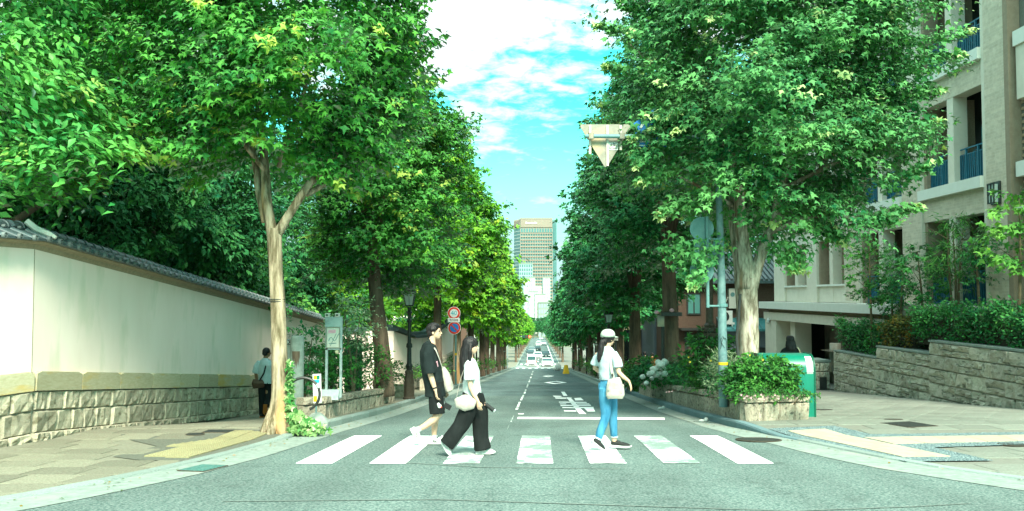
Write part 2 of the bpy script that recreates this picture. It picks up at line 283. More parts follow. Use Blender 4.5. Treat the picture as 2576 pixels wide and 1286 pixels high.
mat('headlight', (.85, .88, .85), rough=.2)
mat('warm_lamp', (1., .75, .45), rough=.4, emit=1.2)
mat('drain', (.05, .16, .14), (.12, .26, .23), s=30, rough=.6)
mat('pole_steel', (.10, .21, .22), (.20, .33, .33), s=6, rough=.55, spec=.5, c3=(.08, .16, .17), s3=5)
mat('old_asphalt', (.10, .11, .085), (.18, .19, .15), s=30, rough=.9, bump=.3)
leafmat('leaf_hedge', (.012, .13, .045), (.08, .32, .07), (.16, .42, .08), trans=.3)
mat('seam', (.14, .18, .16), (.22, .27, .24), s=20, rough=.9)
# ---------------------------------------------------------------- object helpers
ORG = {}
def wloc(o): return ORG.get(o.name, Vector((0, 0, 0))) if o is not None else Vector((0, 0, 0))
def tag(o, label=None, cat=None, group=None, kind=None):
    if label: o['label'] = label
    if cat: o['category'] = cat
    if group: o['group'] = group
    if kind: o['kind'] = kind
    return o
def thing(name, label, cat, loc=(0, 0, 0), group=None, kind=None):
    o = D.objects.new(name, None); COL.objects.link(o); o.location = loc; o.empty_display_size = .2
    ORG[o.name] = Vector(loc); return tag(o, label, cat, group, kind)
def link(name, me, parent=None, loc=(0, 0, 0), rot=(0, 0, 0), scale=(1, 1, 1)):
    """loc is a world position"""
    o = D.objects.new(name, me); COL.objects.link(o)
    pl = wloc(parent)
    if parent is not None: o.parent = parent
    o.location = Vector(loc)-pl; o.rotation_euler = rot; o.scale = scale
    ORG[o.name] = Vector(loc); return o
def copy_tree(o, loc=None, rotz=None, label=None, parent=None):
    c = o.copy(); COL.objects.link(c)
    if parent is not None: c.parent = parent
    if loc is not None: c.location = loc; ORG[c.name] = Vector(loc)
    if rotz is not None: c.rotation_euler[2] = rotz
    if label: c['label'] = label
    for ch in o.children: copy_tree(ch, parent=c)
    return c
def fastmesh(name, V, F, mt=None, smooth=False, attr=None):
    V = np.asarray(V, np.float32); F = np.asarray(F, np.int32); k = F.shape[1]
    me = D.meshes.new(name); me.vertices.add(len(V)); me.vertices.foreach_set('co', V.ravel())
    me.loops.add(F.size); me.loops.foreach_set('vertex_index', F.ravel()); me.polygons.add(len(F))
    me.polygons.foreach_set('loop_start', np.arange(0, F.size, k, dtype=np.int32)); me.polygons.foreach_set('loop_total', np.full(len(F), k, np.int32))
    if smooth: me.polygons.foreach_set('use_smooth', np.ones(len(F), bool))
    if attr is not None:
        a = me.attributes.new('rnd', 'FLOAT', 'POINT'); a.data.foreach_set('value', np.asarray(attr, np.float32))
    me.update(calc_edges=True)
    if mt: me.materials.append(MATS[mt])
    return me
class MB:
    def __init__(s): s.v = []; s.f = []; s.a = []
    def add(s, V, F, a=None):
        b = len(s.v); s.v += [tuple(p) for p in V]; s.f += [tuple(i+b for i in f) for f in F]
        s.a += [a if a is not None else .5]*len(V)
        return s
    def box(s, c, d, rot=None, a=None):
        x, y, z = d[0]/2, d[1]/2, d[2]/2
        V = [Vector((i, j, k)) for i in (-x, x) for j in (-y, y) for k in (-z, z)]
        if rot is not None:
            m = rot if isinstance(rot, Matrix) else Euler(rot).to_matrix(); V = [m@p for p in V]
        V = [p+Vector(c) for p in V]
        return s.add(V, [(0, 1, 3, 2), (4, 6, 7, 5), (0, 4, 5, 1), (2, 3, 7, 6), (0, 2, 6, 4), (1, 5, 7, 3)], a)
    def span(s, x0, x1, y0, y1, z0, z1, a=None): return s.box(((x0+x1)/2, (y0+y1)/2, (z0+z1)/2), (abs(x1-x0), abs(y1-y0), abs(z1-z0)), None, a)
    def tube(s, pts, rad, n=10, ref=None, cap=True, jit=0, rng=random):
        pts = [Vector(p) for p in pts]; V = []; F = []
        up = Vector(ref) if ref else None
        prev = None
        for i, p in enumerate(pts):
            t = (pts[min(i+1, len(pts)-1)]-pts[max(i-1, 0)])
            if t.length < 1e-6: t = Vector((0, 0, 1))
            t.normalize()
            if up is None:
                if prev is None: b = Vector((1, 0, 0)) if abs(t.x) < .9 else Vector((0, 1, 0))
                else: b = prev
            else: b = up
            b = (b-t*b.dot(t))
            if b.length < 1e-4: b = Vector((0, 1, 0))-t*t.y
            b.normalize(); prev = b; c = t.cross(b)
            r = rad[i] if isinstance(rad, (list, tuple)) else rad
            ra, rb = (r if isinstance(r, (list, tuple)) else (r, r))
            for k in range(n):
                an = 2*math.pi*k/n; j = 1+(rng.uniform(-jit, jit) if jit else 0)
                V.append(p+c*(math.cos(an)*ra*j)+b*(math.sin(an)*rb*j))
        m = len(pts)
        for i in range(m-1):
            for k in range(n): F.append((i*n+k, i*n+(k+1) % n, (i+1)*n+(k+1) % n, (i+1)*n+k))
        if cap:
            F.append(tuple(range(n-1, -1, -1))); F.append(tuple(range((m-1)*n, m*n)))
        return s.add(V, F)
    def lathe(s, prof, c=(0, 0, 0), n=16, sq=(1, 1)):
        V = []; F = []
        for r, z in prof:
            for k in range(n):
                an = 2*math.pi*(k+.5)/n; V.append((c[0]+math.cos(an)*r*sq[0], c[1]+math.sin(an)*r*sq[1], c[2]+z))
        m = len(prof)
        for i in range(m-1):
            for k in range(n): F.append((i*n+k, i*n+(k+1) % n, (i+1)*n+(k+1) % n, (i+1)*n+k))
        F.append(tuple(range(n-1, -1, -1))); F.append(tuple(range((m-1)*n, m*n)))
        return s.add(V, F)
    def ball(s, c, r, n=10, m=7, rot=None):
        r = r if isinstance(r, (tuple, list)) else (r, r, r); V = []; F = []
        for i in range(m+1):
            th = math.pi*i/m
            for k in range(n):
                an = 2*math.pi*k/n; V.append(Vector((math.sin(th)*math.cos(an)*r[0], math.sin(th)*math.sin(an)*r[1], math.cos(th)*r[2])))
        if rot is not None: V = [rot@p for p in V]
        V = [p+Vector(c) for p in V]
        for i in range(m):
            for k in range(n): F.append((i*n+k, (i+1)*n+k, (i+1)*n+(k+1) % n, i*n+(k+1) % n))
        return s.add(V, F)
    def prism(s, poly, axis, a0, a1):
        """poly: 2D points; axis 0/1/2 extrude direction"""
        def mk(p, a):
            return {0: (a, p[0], p[1]), 1: (p[0], a, p[1]), 2: (p[0], p[1], a)}[axis]
        n = len(poly); V = [mk(p, a0) for p in poly]+[mk(p, a1) for p in poly]
        return s.add(V, [tuple(range(n-1, -1, -1)), tuple(range(n, 2*n))]+[(i, (i+1) % n, n+(i+1) % n, n+i) for i in range(n)])
    def mesh(s, name, mt, org=(0, 0, 0), smooth=False, attr=False):
        me = D.meshes.new(name); o = Vector(org)
        me.from_pydata([Vector(p)-o for p in s.v], [], s.f); me.materials.append(MATS[mt])
        if attr:
            a = me.attributes.new('rnd', 'FLOAT', 'POINT'); a.data.foreach_set('value', np.asarray(s.a, np.float32))
        bm = bmesh.new(); bm.from_mesh(me); bmesh.ops.recalc_face_normals(bm, faces=bm.faces); bm.to_mesh(me); bm.free()
        if smooth:
            me.polygons.foreach_set('use_smooth', np.ones(len(me.polygons), bool))
            if smooth != 'all':
                try: me.set_sharp_from_angle(angle=R(38))
                except Exception: pass
        me.update(); return me
    def build(s, name, mt, parent=None, smooth=False, attr=False, org=None, **tg):
        if org is None: org = wloc(parent) if parent is not None else (0, 0, 0)
        o = link(name, s.mesh(name, mt, org, smooth, attr), parent, org)
        tag(o, tg.get('label'), tg.get('cat'), tg.get('group'), tg.get('kind')); return o
def struct(name, mb, mt, smooth=False, parent=None, attr=False): return mb.build(name, mt, parent, smooth, kind='structure', attr=attr)
def sheet(rows):
    """rows: list of lists of points, equal length"""
    mb = MB(); n = len(rows[0]); V = [p for r in rows for p in r]
    mb.add(V, [(i*n+j, i*n+j+1, (i+1)*n+j+1, (i+1)*n+j) for i in range(len(rows)-1) for j in range(n-1)]); return mb
def remesh(mb, name, mt, parent, vox=.008, smooth_it=4, org=None, **tg):
    o = mb.build(name, mt, parent, org=org)
    m = o.modifiers.new('r', 'REMESH'); m.mode = 'VOXEL'; m.voxel_size = vox
    if smooth_it:
        s = o.modifiers.new('s', 'SMOOTH'); s.iterations = smooth_it; s.factor = .5
    dg = bpy.context.evaluated_depsgraph_get(); me = D.meshes.new_from_object(o.evaluated_get(dg)); o.modifiers.clear(); old = o.data; o.data = me; D.meshes.remove(old)
    me.name = name; me.polygons.foreach_set('use_smooth', np.ones(len(me.polygons), bool))
    if not me.materials: me.materials.append(MATS[mt])
    tag(o, tg.get('label'), tg.get('cat')); return o
def textobj(txt, size, mt, parent, loc, rot, name='lettering', ext=.002, align='CENTER'):
    c = D.curves.new(name, 'FONT'); c.body = txt; c.size = size; c.extrude = ext; c.align_x = align; c.align_y = 'CENTER'; c.resolution_u = 2
    t = D.objects.new('tmp', c); COL.objects.link(t); dg = bpy.context.evaluated_depsgraph_get(); me = D.meshes.new_from_object(t.evaluated_get(dg)); D.objects.remove(t)
    me.materials.clear(); me.materials.append(MATS[mt]); return link(name, me, parent, loc, rot)
# ---- leaves
def nrm(a): return a/np.maximum(np.linalg.norm(a, axis=1, keepdims=True), 1e-6)
TPL = {
 'maple': (np.array([(0, -.1, 0), (-.62, .25, -.16), (-.2, .42, .02), (0, 1., -.14), (.2, .42, .02), (.62, .25, -.16)]), np.array([(0, 2, 1), (0, 4, 2), (2, 4, 3), (0, 5, 4)])),
 'oval': (np.array([(0, 0, 0), (-.26, .45, .09), (0, 1., -.1), (.26, .45, .09), (0, .5, 0)]), np.array([(0, 4, 1), (1, 4, 2), (0, 3, 4), (3, 2, 4)])),
 'quad': (np.array([(0, 0, 0), (-.36, .5, .06), (0, 1., -.1), (.36, .5, .06)]), np.array([(0, 2, 1), (0, 3, 2)])),
 'blade': (np.array([(-.07, 0, 0), (.07, 0, 0), (0, 1., 0)]), np.array([(0, 1, 2)])),
}
def leafmesh(name, C, T, N, size, tpl, mt, rnd):
    T = nrm(T); N = nrm(N-T*np.sum(N*T, 1, keepdims=True)); B = np.cross(T, N); tv, tf = TPL[tpl]; n = len(C); k = len(tv)
    V = C[:, None, :]+size[:, None, None]*(tv[None, :, 0:1]*B[:, None, :]+tv[None, :, 1:2]*T[:, None, :]+tv[None, :, 2:3]*N[:, None, :])
    F = (np.arange(n)*k)[:, None, None]+tf[None]
    return fastmesh(name, V.reshape(-1, 3), F.reshape(-1, 3), mt, attr=np.repeat(rnd, k))
def crown(name, mt, tpl, rr, h0, h1, nspray, per, lsize, seed, spray=.6, off=(0, 0), rough=.22, shell=.45, up=.35, yscale=1., clump=0, flat=.5):
    """rr: list of (height fraction, radius). local coords. clumped leaf sprays through a crown volume."""
    g = np.random.default_rng(seed)
    hf = np.array([p[0] for p in rr]); rv = np.array([p[1] for p in rr])
    # height distribution weighted with radius
    t = g.random(nspray*4); keep = g.random(nspray*4) < np.interp(t, hf, rv)/rv.max(); t = t[keep][:nspray]; n = len(t)
    ph = g.random(n)*2*np.pi; ps = g.random(6)*6.28
    mod = 1+rough*(np.sin(3*ph+ps[0]+5*t)*.5+np.sin(5*ph+ps[1]-9*t)*.45+np.sin(2*ph-14*t+ps[2])*.5+np.sin(9*ph+17*t+ps[3])*.35)
    rad = np.interp(t, hf, rv)*mod*(1-shell*g.random(n)**1.6)
    out = np.stack([np.cos(ph), np.sin(ph)*yscale, np.zeros(n)], 1)
    p = out*rad[:, None]; p[:, 2] = h0+t*(h1-h0); p[:, 0] += off[0]*t; p[:, 1] += off[1]*t
    if clump:
        nc = max(8, n//12); ci = g.integers(0, nc, n); j = g.normal(0, clump, (n, 3)); j[:, 2] *= .55
        keep_own = (g.random(n) < .25)[:, None]; q = p[ci]+j; p = np.where(keep_own, p, q); out = nrm(np.where(keep_own, out, out[ci]+j*.8)*np.array([1, 1, .3])+1e-4)
    ax = nrm(out*1.+np.array([0, 0, 1])*(up+g.normal(0, .25, (n, 1)))+g.normal(0, .35, (n, 3)))
    L = spray*(.6+.8*g.random(n))
    # a few sprays reach out of the outline
    m = n*per; idx = np.repeat(np.arange(n), per); s = g.random(m)
    perp = g.normal(0, 1, (m, 3)); perp[:, 2] *= flat
    C = p[idx]+ax[idx]*(s*L[idx])[:, None]+perp*(.28*L[idx]*(1.05-.75*s))[:, None]
    C[:, 2] -= .25*L[idx]*s**2
    T = nrm(ax[idx]*.7+perp*.35+np.array([0, 0, -.55])+g.normal(0, .35, (m, 3)))
    N = nrm(np.array([0, 0, .9])+out[idx]*.55+g.normal(0, .38, (m, 3)))
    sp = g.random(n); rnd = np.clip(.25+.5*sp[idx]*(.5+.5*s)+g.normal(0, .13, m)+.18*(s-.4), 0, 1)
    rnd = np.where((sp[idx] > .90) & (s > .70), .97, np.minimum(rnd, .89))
    return leafmesh(name, C, T, N, lsize*(.55+.9*g.random(m)**1.3), tpl, mt, rnd)
def limbs(list_of, n=9, jit=.07, seed=1):
    r = random.Random(seed); mb = MB()
    for pts, rad in list_of:
        # densify with catmull-rom
        P_ = [Vector(p) for p in pts]; Q = []; RR = []
        for i in range(len(P_)-1):
            p0 = P_[max(i-1, 0)]; p1 = P_[i]; p2 = P_[i+1]; p3 = P_[min(i+2, len(P_)-1)]
            k = max(2, int((p2-p1).length/.16))
            k = min(k, 14)
            for j in range(k):
                t = j/k; q = .5*((2*p1)+(p2-p0)*t+(2*p0-5*p1+4*p2-p3)*t*t+(3*p1-p0-3*p2+p3)*t**3)
                Q.append(q); RR.append(lerp(rad[i], rad[i+1], t))
        Q.append(P_[-1]); RR.append(rad[-1])
        # correlated bark ridges
        base = len(mb.v); ph = [r.uniform(-1, 1) for _ in range(n)]
        mb.tube(Q, RR, n=n, jit=0)
        for i in range(len(Q)):
            for k in range(n):
                ph[k] = ph[k]*.8+r.uniform(-.6, .6)*.6
                v = Vector(mb.v[base+i*n+k]); mb.v[base+i*n+k] = tuple(Q[i]+(v-Q[i])*(1+jit*ph[k]))
    return mb
def shrub(name, mt, tpl, c, r, n, per, ls, seed, parent=None, **k):
    me = crown(name, mt, tpl, [(0, r[0]*.7), (.35, r[0]), (.7, r[0]*.85), (1, r[0]*.25)], 0, r[1], n, per, ls, seed, spray=k.get('spray', .22), rough=k.get('rough', .2), up=.8, yscale=k.get('ys', 1.), shell=k.get('shell', .6))
    return link(name, me, parent, c)
def stoneface(seed, nx=6, nz=4, rough=.09, bev=.05):
    """unit block, rough split face towards -Y, in [-.5,.5]^3"""
    r = random.Random(seed); mb = MB(); V = []; 
    for j in range(nz+1):
        for i in range(nx+1):
            x = -.5+i/nx; z = -.5+j/nz
            if i == 1: x = -.44
            if i == nx-1: x = .44
            if j == 1: z = -.42
            if j == nz-1: z = .42
            e = (i in (0, nx)) or (j in (0, nz))
            y = -.5+(.13 if e else r.uniform(-rough, rough)+.03)
            V.append((x*.985 if e else x+(r.uniform(-.05, .05) if 1 < i < nx-1 else 0), y, z*.97 if e else z+(r.uniform(-.05, .05) if 1 < j < nz-1 else 0)))
    F = [(j*(nx+1)+i, j*(nx+1)+i+1, (j+1)*(nx+1)+i+1, (j+1)*(nx+1)+i) for j in range(nz) for i in range(nx)]
    b = len(V); V += [(-.49, .5, -.485), (.49, .5, -.485), (.49, .5, .485), (-.49, .5, .485)]
    c0, c1, c2, c3 = 0, nx, (nz+1)*(nx+1)-1, nz*(nx+1)
    F += [(b, b+1, b+2, b+3)]
    F += [tuple([b, b+1]+[i for i in range(nx, -1, -1)]), tuple([b+3, b+2]+[c3+i for i in range(nx, -1, -1)]),
          tuple([b, b+3]+[j*(nx+1) for j in range(nz, -1, -1)]), tuple([b+1, b+2]+[j*(nx+1)+nx for j in range(nz, -1, -1)])]
    mb.add(V, F); return mb
def unitbox(name, mt, bev=.0):
    mb = MB(); mb.box((0, 0, 0), (1, 1, 1)); me = mb.mesh(name, mt); return me

def drape(pts, f, off, step=.45):
    bm = bmesh.new(); fc = bm.faces.new([bm.verts.new((p.x, p.y, 0)) for p in pts])
    for ax, st in ((1, step), (0, step*2)):
        lo = min(p[ax] for p in pts); hi = max(p[ax] for p in pts); st = max(st, (hi-lo)/60); c = lo+st
        while c < hi-.01:
            co = (c, 0, 0) if ax == 0 else (0, c, 0); no = (1, 0, 0) if ax == 0 else (0, 1, 0)
            bmesh.ops.bisect_plane(bm, geom=bm.verts[:]+bm.edges[:]+bm.faces[:], plane_co=co, plane_no=no); c += st
    for v in bm.verts: v.co.z = f(v.co.x, v.co.y)+off
    bmesh.ops.triangulate(bm, faces=bm.faces[:]); me = D.meshes.new('drape'); bm.to_mesh(me); bm.free()
    mb = MB(); mb.add([v.co[:] for v in me.vertices], [tuple(p.vertices) for p in me.polygons]); D.meshes.remove(me); return mb
# ================================================================ SETTING: ground, road, pavements
YS = [-40, -20, -10, -5, 0, 2, 3, 4, 5]+[5.5+.5*i for i in range(60)]+[36+2*i for i in range(12)]+[62+6*i for i in range(30)]+[250, 300, 350, 400, 450, 500, 600, 900, 1500, 3000, 5500]
gxs = [-3000, -600, -150, -60, -30, -18, -12, -9, -7, -5, -3, 0, 3, 5, 8, 11, 14, 18, 30, 60, 150, 600, 3000]
ground = struct('ground', sheet([[(x, y, (gz(y) if y > -1 else gz(0))-.32) for x in gxs] for y in YS]), 'ground', smooth='all')
RY = [2+.5*i for i in range(70)]+[38+3*i for i in range(20)]+[100+10*i for i in range(41)]
RY0 = [-30, -10]+RY
def strip(fl, fr, ys, n=6, dz=0.): return sheet([[(lerp(fl(y), fr(y), j/n), y, gz(y)+dz) for j in range(n+1)] for y in ys])
road = struct('road', strip(lambda y: klx(y)-.02, lambda y: krx(y)+.02, RY0, 8), 'asphalt', smooth='all')
# darker newer asphalt downhill of the seam
seam = G(1300, 996).y
dk = strip(lambda y: klx(y)+lerp(.75, .6, clamp((y-30)/60)), lambda y: krx(y)-lerp(.55, .75, clamp((y-30)/60)), [seam+i*(118-seam)/60 for i in range(61)], 6, .004)
struct('road_patch', dk, 'asphalt_dark', smooth='all', parent=road)
# pale concrete gutter strips beside the kerbs
def gut(fa, fb, ys, nm, side):
    mb = sheet([[(lerp(fa(y), fb(y), j/2), y, gz(y)+.006+j*0.0) for j in range(3)] for y in ys]); o = struct(nm, mb, 'concrete', parent=road); return o
yl = [6+.5*i for i in range(60)]+[40+4*i for i in range(21)]
gut(lambda y: klx(y), lambda y: klx(y)+lerp(.62, .48, clamp((y-8)/8)), [4.5, 5, 5.5]+yl, 'gutter', -1)
gut(lambda y: krx(y)-lerp(.75, .45, clamp((y-9)/9)), lambda y: krx(y), [5, 5.5]+yl, 'gutter', 1)
# pavements
pav_l = struct('pavement', sheet([[(lerp(-16, klx(y)-.01, (j/12)**.8), y, sw(lerp(-16, klx(y)-.01, (j/12)**.8), y)-.012) for j in range(13)] for y in RY0 if y < 290]), 'joint')
pav_r = struct('pavement', sheet([[(lerp(krx(y)+.01, max(22, krx(y)+6), (j/8)), y, sw(9, y)-.012) for j in range(9)] for y in RY0 if y < 290]), 'joint_right')
# kerbs
def kerb(side, y0, y1, mt, name='kerb'):
    kx = klx if side < 0 else krx; ys = [y for y in RY0 if y0 <= y <= y1]; mb = MB()
    rows = []
    for y in ys:
        x = kx(y); h = side_h(side, y); wd = .17*side
        rows.append([(x, y, gz(y)-.1), (x, y, gz(y)+h-.02), (x+.02*side, y, gz(y)+h), (x+wd, y, gz(y)+h), (x+wd, y, gz(y)-.1)])
    return struct(name, sheet(rows), mt)
kl = kerb(-1, 45, 290, 'kerb'); kr = kerb(1, 45, 290, 'kerb')
ks = MB(); r_ = .5
for V in [[(-.5, -.5, -.5), (.5, -.5, -.5), (.5, .5, -.5), (-.5, .5, -.5), (-.5, -.5, .38), (.5, -.5, .38), (.5, .5, .38), (-.5, .5, .38), (-.40, -.494, .5), (.40, -.494, .5), (.40, .494, .5), (-.40, .494, .5)]]:
    ks.add(V, [(0, 3, 2, 1), (0, 1, 5, 4), (1, 2, 6, 5), (2, 3, 7, 6), (3, 0, 4, 7), (4, 5, 9, 8), (5, 6, 10, 9), (6, 7, 11, 10), (7, 4, 8, 11), (8, 9, 10, 11)])
KM = {k: ks.mesh('kerb_stone', k) for k in ('kerb', 'kerb_blue', 'slab_left', 'slab_right', 'tactile', 'paver_yellow', 'concrete', 'ledge_stone')}
def kerbstones(side, y0, y1, L, mt, root):
    kx = klx if side < 0 else krx; y = y0
    while y < y1:
        ya, yb = y, y+L; xa, xb = kx(ya), kx(yb); za, zb = gz(ya)+side_h(side, ya), gz(yb)+side_h(side, yb)
        v = Vector((xb-xa, yb-ya, zb-za)); c = Vector(((xa+xb)/2+side*.085, (ya+yb)/2, (za+zb)/2-.11))
        link('kerb_stone', KM[mt], root, c, (math.asin(v.z/v.length), 0, -math.atan2(v.x, v.y)), (.17, v.length-.008, .24)); y += L
kerbstones(-1, 5.2, 45, .85, 'kerb', kl); kerbstones(1, 13.6, 45, .62, 'kerb_blue', kr); kerbstones(1, 6, 13.6, .9, 'kerb', kr)
# pavement slabs, laid in rows beside the kerb
def slabs(root, mt, sx, sy, x0f, x1, y0, y1, skip, jit, lim=300, name='paving_slab'):
    y = y0; k = 0; row = 0
    cands = []
    while y < y1:
        xs = x0f(y+sy/2); sg = 1 if x1 > xs else -1; x = xs+sg*.02-(sg*sx*.5 if row % 2 else 0); 
        while (x-x1)*sg < 0:
            xc = x+sg*sx/2; yc = y+sy/2
            if (xc-sg*sx*.5-xs)*sg >= -.01 or True:
                a = max(x*sg, xs*sg); b = min((x+sg*sx)*sg, x1*sg); wd = b-a
                if wd > .12:
                    xc = sg*(a+b)/2
                    if not skip(xc, yc): cands.append((yc, xc, wd))
            x += sg*sx
        y += sy; row += 1
    # nearest (largest in view) first
    cands = [c for c in cands if abs(c[1]/c[0]) < .62]
    cands.sort(key=lambda c: c[0]+abs(c[1])*.2)
    for yc, xc, wd in cands[:lim]:
        s = (sw(xc, yc+.3)-sw(xc, yc-.3))/.6; t = (sw(xc+.2, yc)-sw(xc-.2, yc))/.4
        link(name, KM[mt], root, (xc, yc, sw(xc, yc)-.03+random.uniform(-jit, jit)), (math.atan(s), -math.atan(t), 0), (wd-.014, sy-.014, .06))
    rest = cands[lim:]
    if rest:
        mb = MB()
        for yc, xc, wd in rest:
            z = sw(xc, yc)-.03; s = (sw(xc, yc+.3)-sw(xc, yc-.3))/.6
            mb.box((xc, yc, z), (wd-.014, sy-.014, .06), (math.atan(s), 0, 0))
        mb.build(name, mt, root, kind='stuff')
TL = [G(364, 1148, True), G(472, 1153, True), G(681, 1088, True), G(594, 1083, True)]
def intact(x, y):
    t = (y-TL[0].y)/(TL[2].y-TL[0].y); return -.15 < t < 1.12 and lerp(TL[0].x, TL[3].x, t)-.35 < x < lerp(TL[1].x, TL[2].x, t)+.12
slabs(pav_l, 'slab_left', .62, .62, lambda y: klx(y)-.19, -8.2, 6.2, 31, lambda x, y: intact(x, y) or (12.1 < y < 13.7 and -5.9 < x < -4.6) or x < -7.0 or (y > 13.0 and y < 14.6 and x > -4.0), .0018)
# right-hand yellow path polygons
YA = [(1981, 1085.6), (2075, 1080.5), (2392, 1150.3), (2270, 1151.5)]
YB = [(2171, 1102), (2576, 1095.7), (2576, 1111), (2247, 1118.6)]
def quadgrid(q, n, m):
    P4 = [G(*p, True) for p in q]
    return [[P4[0].lerp(P4[1], i/m).lerp(P4[3].lerp(P4[2], i/m), j/n) for i in range(m+1)] for j in range(n+1)], P4
ga, A4 = quadgrid(YA, 10, 3); 
B4 = [G(*p, True) for p in YB]; dB = (B4[1]-B4[0]).normalized()
# extend the branch past the frame
B4[1] = B4[1]+dB*3; B4[2] = B4[2]+(B4[2]-B4[3]).normalized()*3
gb = [[B4[0].lerp(B4[1], i/10).lerp(B4[3].lerp(B4[2], i/10), j/2) for i in range(11)] for j in range(3)]
def inpoly(p, q):
    c = False; n = len(q)
    for i in range(n):
        a, b = q[i], q[(i+1) % n]
        if ((a[1] > p[1]) != (b[1] > p[1])) and p[0] < (b[0]-a[0])*(p[1]-a[1])/(b[1]-a[1])+a[0]: c = not c
    return c
OUT = [G(*p, True) for p in [(1933, 1079), (2097.6, 1071.6), (2191.5, 1093.4), (2576, 1088)]]
OUT2 = [G(*p, True) for p in [(2576, 1119), (2348.8, 1126), (2496, 1159.5), (2277.7, 1161.7)]]
e1 = OUT[3]+(OUT[3]-OUT[2]).normalized()*3; e2 = OUT2[0]+(OUT2[0]-OUT2[1]).normalized()*3
poly = [OUT[0], OUT[1], OUT[2], e1, e2, OUT2[1], OUT2[2], OUT2[3]]
drape(poly, sw, .005).build('pebble_strip', 'pebble', pav_r, kind='stuff')
rg = random.Random(3); mb = MB()
# loose dark pebbles bedded in the strip
for _ in range(60000):
    x = rg.uniform(min(p.x for p in poly), max(p.x for p in poly)); y = rg.uniform(min(p.y for p in poly), max(p.y for p in poly))
    if len(mb.v) > 9000*5: break
    if inpoly((x, y), poly) and not inpoly((x, y), A4) and not inpoly((x, y), B4):
        r = rg.uniform(.012, .022); a = rg.uniform(0, 3); z = sw(x, y)+.004
        pts = [(x+math.cos(a+i*1.57)*r*(1 if i % 2 else .65), y+math.sin(a+i*1.57)*r*(1 if i % 2 else .65), z) for i in range(4)]
        mb.add(pts+[(x, y, z+.009)], [(0, 1, 4), (1, 2, 4), (2, 3, 4), (3, 0, 4)], rg.random())
mb.build('pebble', 'pebble', pav_r, kind='stuff')
def pav_cells(grid, root, mt, name):
    for j in range(len(grid)-1):
        for i in range(len(grid[0])-1):
            a, b, c, d = grid[j][i], grid[j][i+1], grid[j+1][i+1], grid[j+1][i]; m = (a+b+c+d)/4
            top = [m+(p-m)*.975 for p in (a, b, c, d)]; z = lambda p, h: (p.x, p.y, sw(p.x, p.y)+h)
            mb = MB(); mb.add([z(p, -.03) for p in top]+[z(p, .016) for p in top], [(0, 1, 5, 4), (1, 2, 6, 5), (2, 3, 7, 6), (3, 0, 4, 7), (4, 5, 6, 7)])
            mb.build(name, mt, root, org=m)
pav_cells(ga, pav_r, 'paver_yellow', 'yellow_paver'); pav_cells(gb, pav_r, 'paver_yellow', 'yellow_paver')
slabs(pav_r, 'slab_right', .72, .60, lambda y: krx(y)+.19, 12.0, 7.2, 30, lambda x, y: inpoly((x, y), poly) or inpoly((x+.33, y), poly) or inpoly((x-.33, y), poly) or inpoly((x, y+.27), poly) or inpoly((x, y-.27), poly), .001)
# tactile tiles with raised domes beside the left kerb
tm = MB(); tm.span(-.5, .5, -.5, .5, -.5, .5)
for i in range(5):
    for j in range(5):
        x = -.4+.2*i; y = -.4+.2*j; r = .06
        tm.add([(x-r, y-r, .5), (x+r, y-r, .5), (x+r, y+r, .5), (x-r, y+r, .5), (x-r*.6, y-r*.6, .72), (x+r*.6, y-r*.6, .72), (x+r*.6, y+r*.6, .72), (x-r*.6, y+r*.6, .72)], [(0, 1, 5, 4), (1, 2, 6, 5), (2, 3, 7, 6), (3, 0, 4, 7), (4, 5, 6, 7)])
TM = tm.mesh('tactile_tile', 'tactile')
n = 9
for j in range(n):
    for i in range(2):
        p = (TL[0].lerp(TL[1], (i+.5)/2)).lerp(TL[3].lerp(TL[2], (i+.5)/2), (j+.5)/n); L = (TL[3]-TL[0]).length/n; W = (TL[1]-TL[0]).length/2
        d = (TL[3]-TL[0]).normalized(); s = (sw(p.x, p.y+.3)-sw(p.x, p.y-.3))/.6
        link('tactile_tile', TM, pav_l, (p.x, p.y, sw(p.x, p.y)-.004), (math.atan(s), 0, -math.atan2(d.x, d.y)), (W-.02, L-.02, .03))
for i in range(5):
    p = G(450+i*22, 1121-i*3.2, True); q = p
    link('tactile_tile', TM, pav_l, (p.x, p.y, sw(p.x, p.y)-.004), (math.atan((sw(p.x, p.y+.3)-sw(p.x, p.y-.3))/.6), 0, 0), (.26, .26, .025))
# dark bedding around the tactile strip
def flatpoly(pix, mt, parent, name, off, pav=True, org=None, kind=None):
    pts = [G(u, v, pav) for u, v in pix]; f = (lambda x, y: sw(x, y)) if pav else (lambda x, y: gz(y))
    return drape(pts, f, off).build(name, mt, parent, kind=kind)
flatpoly([(283, 1148), (345, 1156), (500, 1161), (735, 1092), (700, 1080), (560, 1081), (470, 1100), (300, 1092), (330, 1107), (395, 1122)], 'old_asphalt', pav_l, 'asphalt_bedding', -.003)
# crosswalk stripes
cw = MB()
for i in range(7):
    y0, y1 = 10.9, 14.34
    xa0, xa1 = -2.54+.9*i-.0, -2.54+.9*i+.45
    def sx(x, y): return x-(14.34-y)*.031*(1 if True else 0)
    rows = [[(sx(lerp(xa0, xa1, k), y), y, gz(y)+.008) for k in (0, .5, 1)] for y in [y0+(y1-y0)*j/8 for j in range(9)]]
    sheet(rows).build('crosswalk_stripe', 'paint_worn' if i in (2, 3, 4, 5) else 'paint', road)
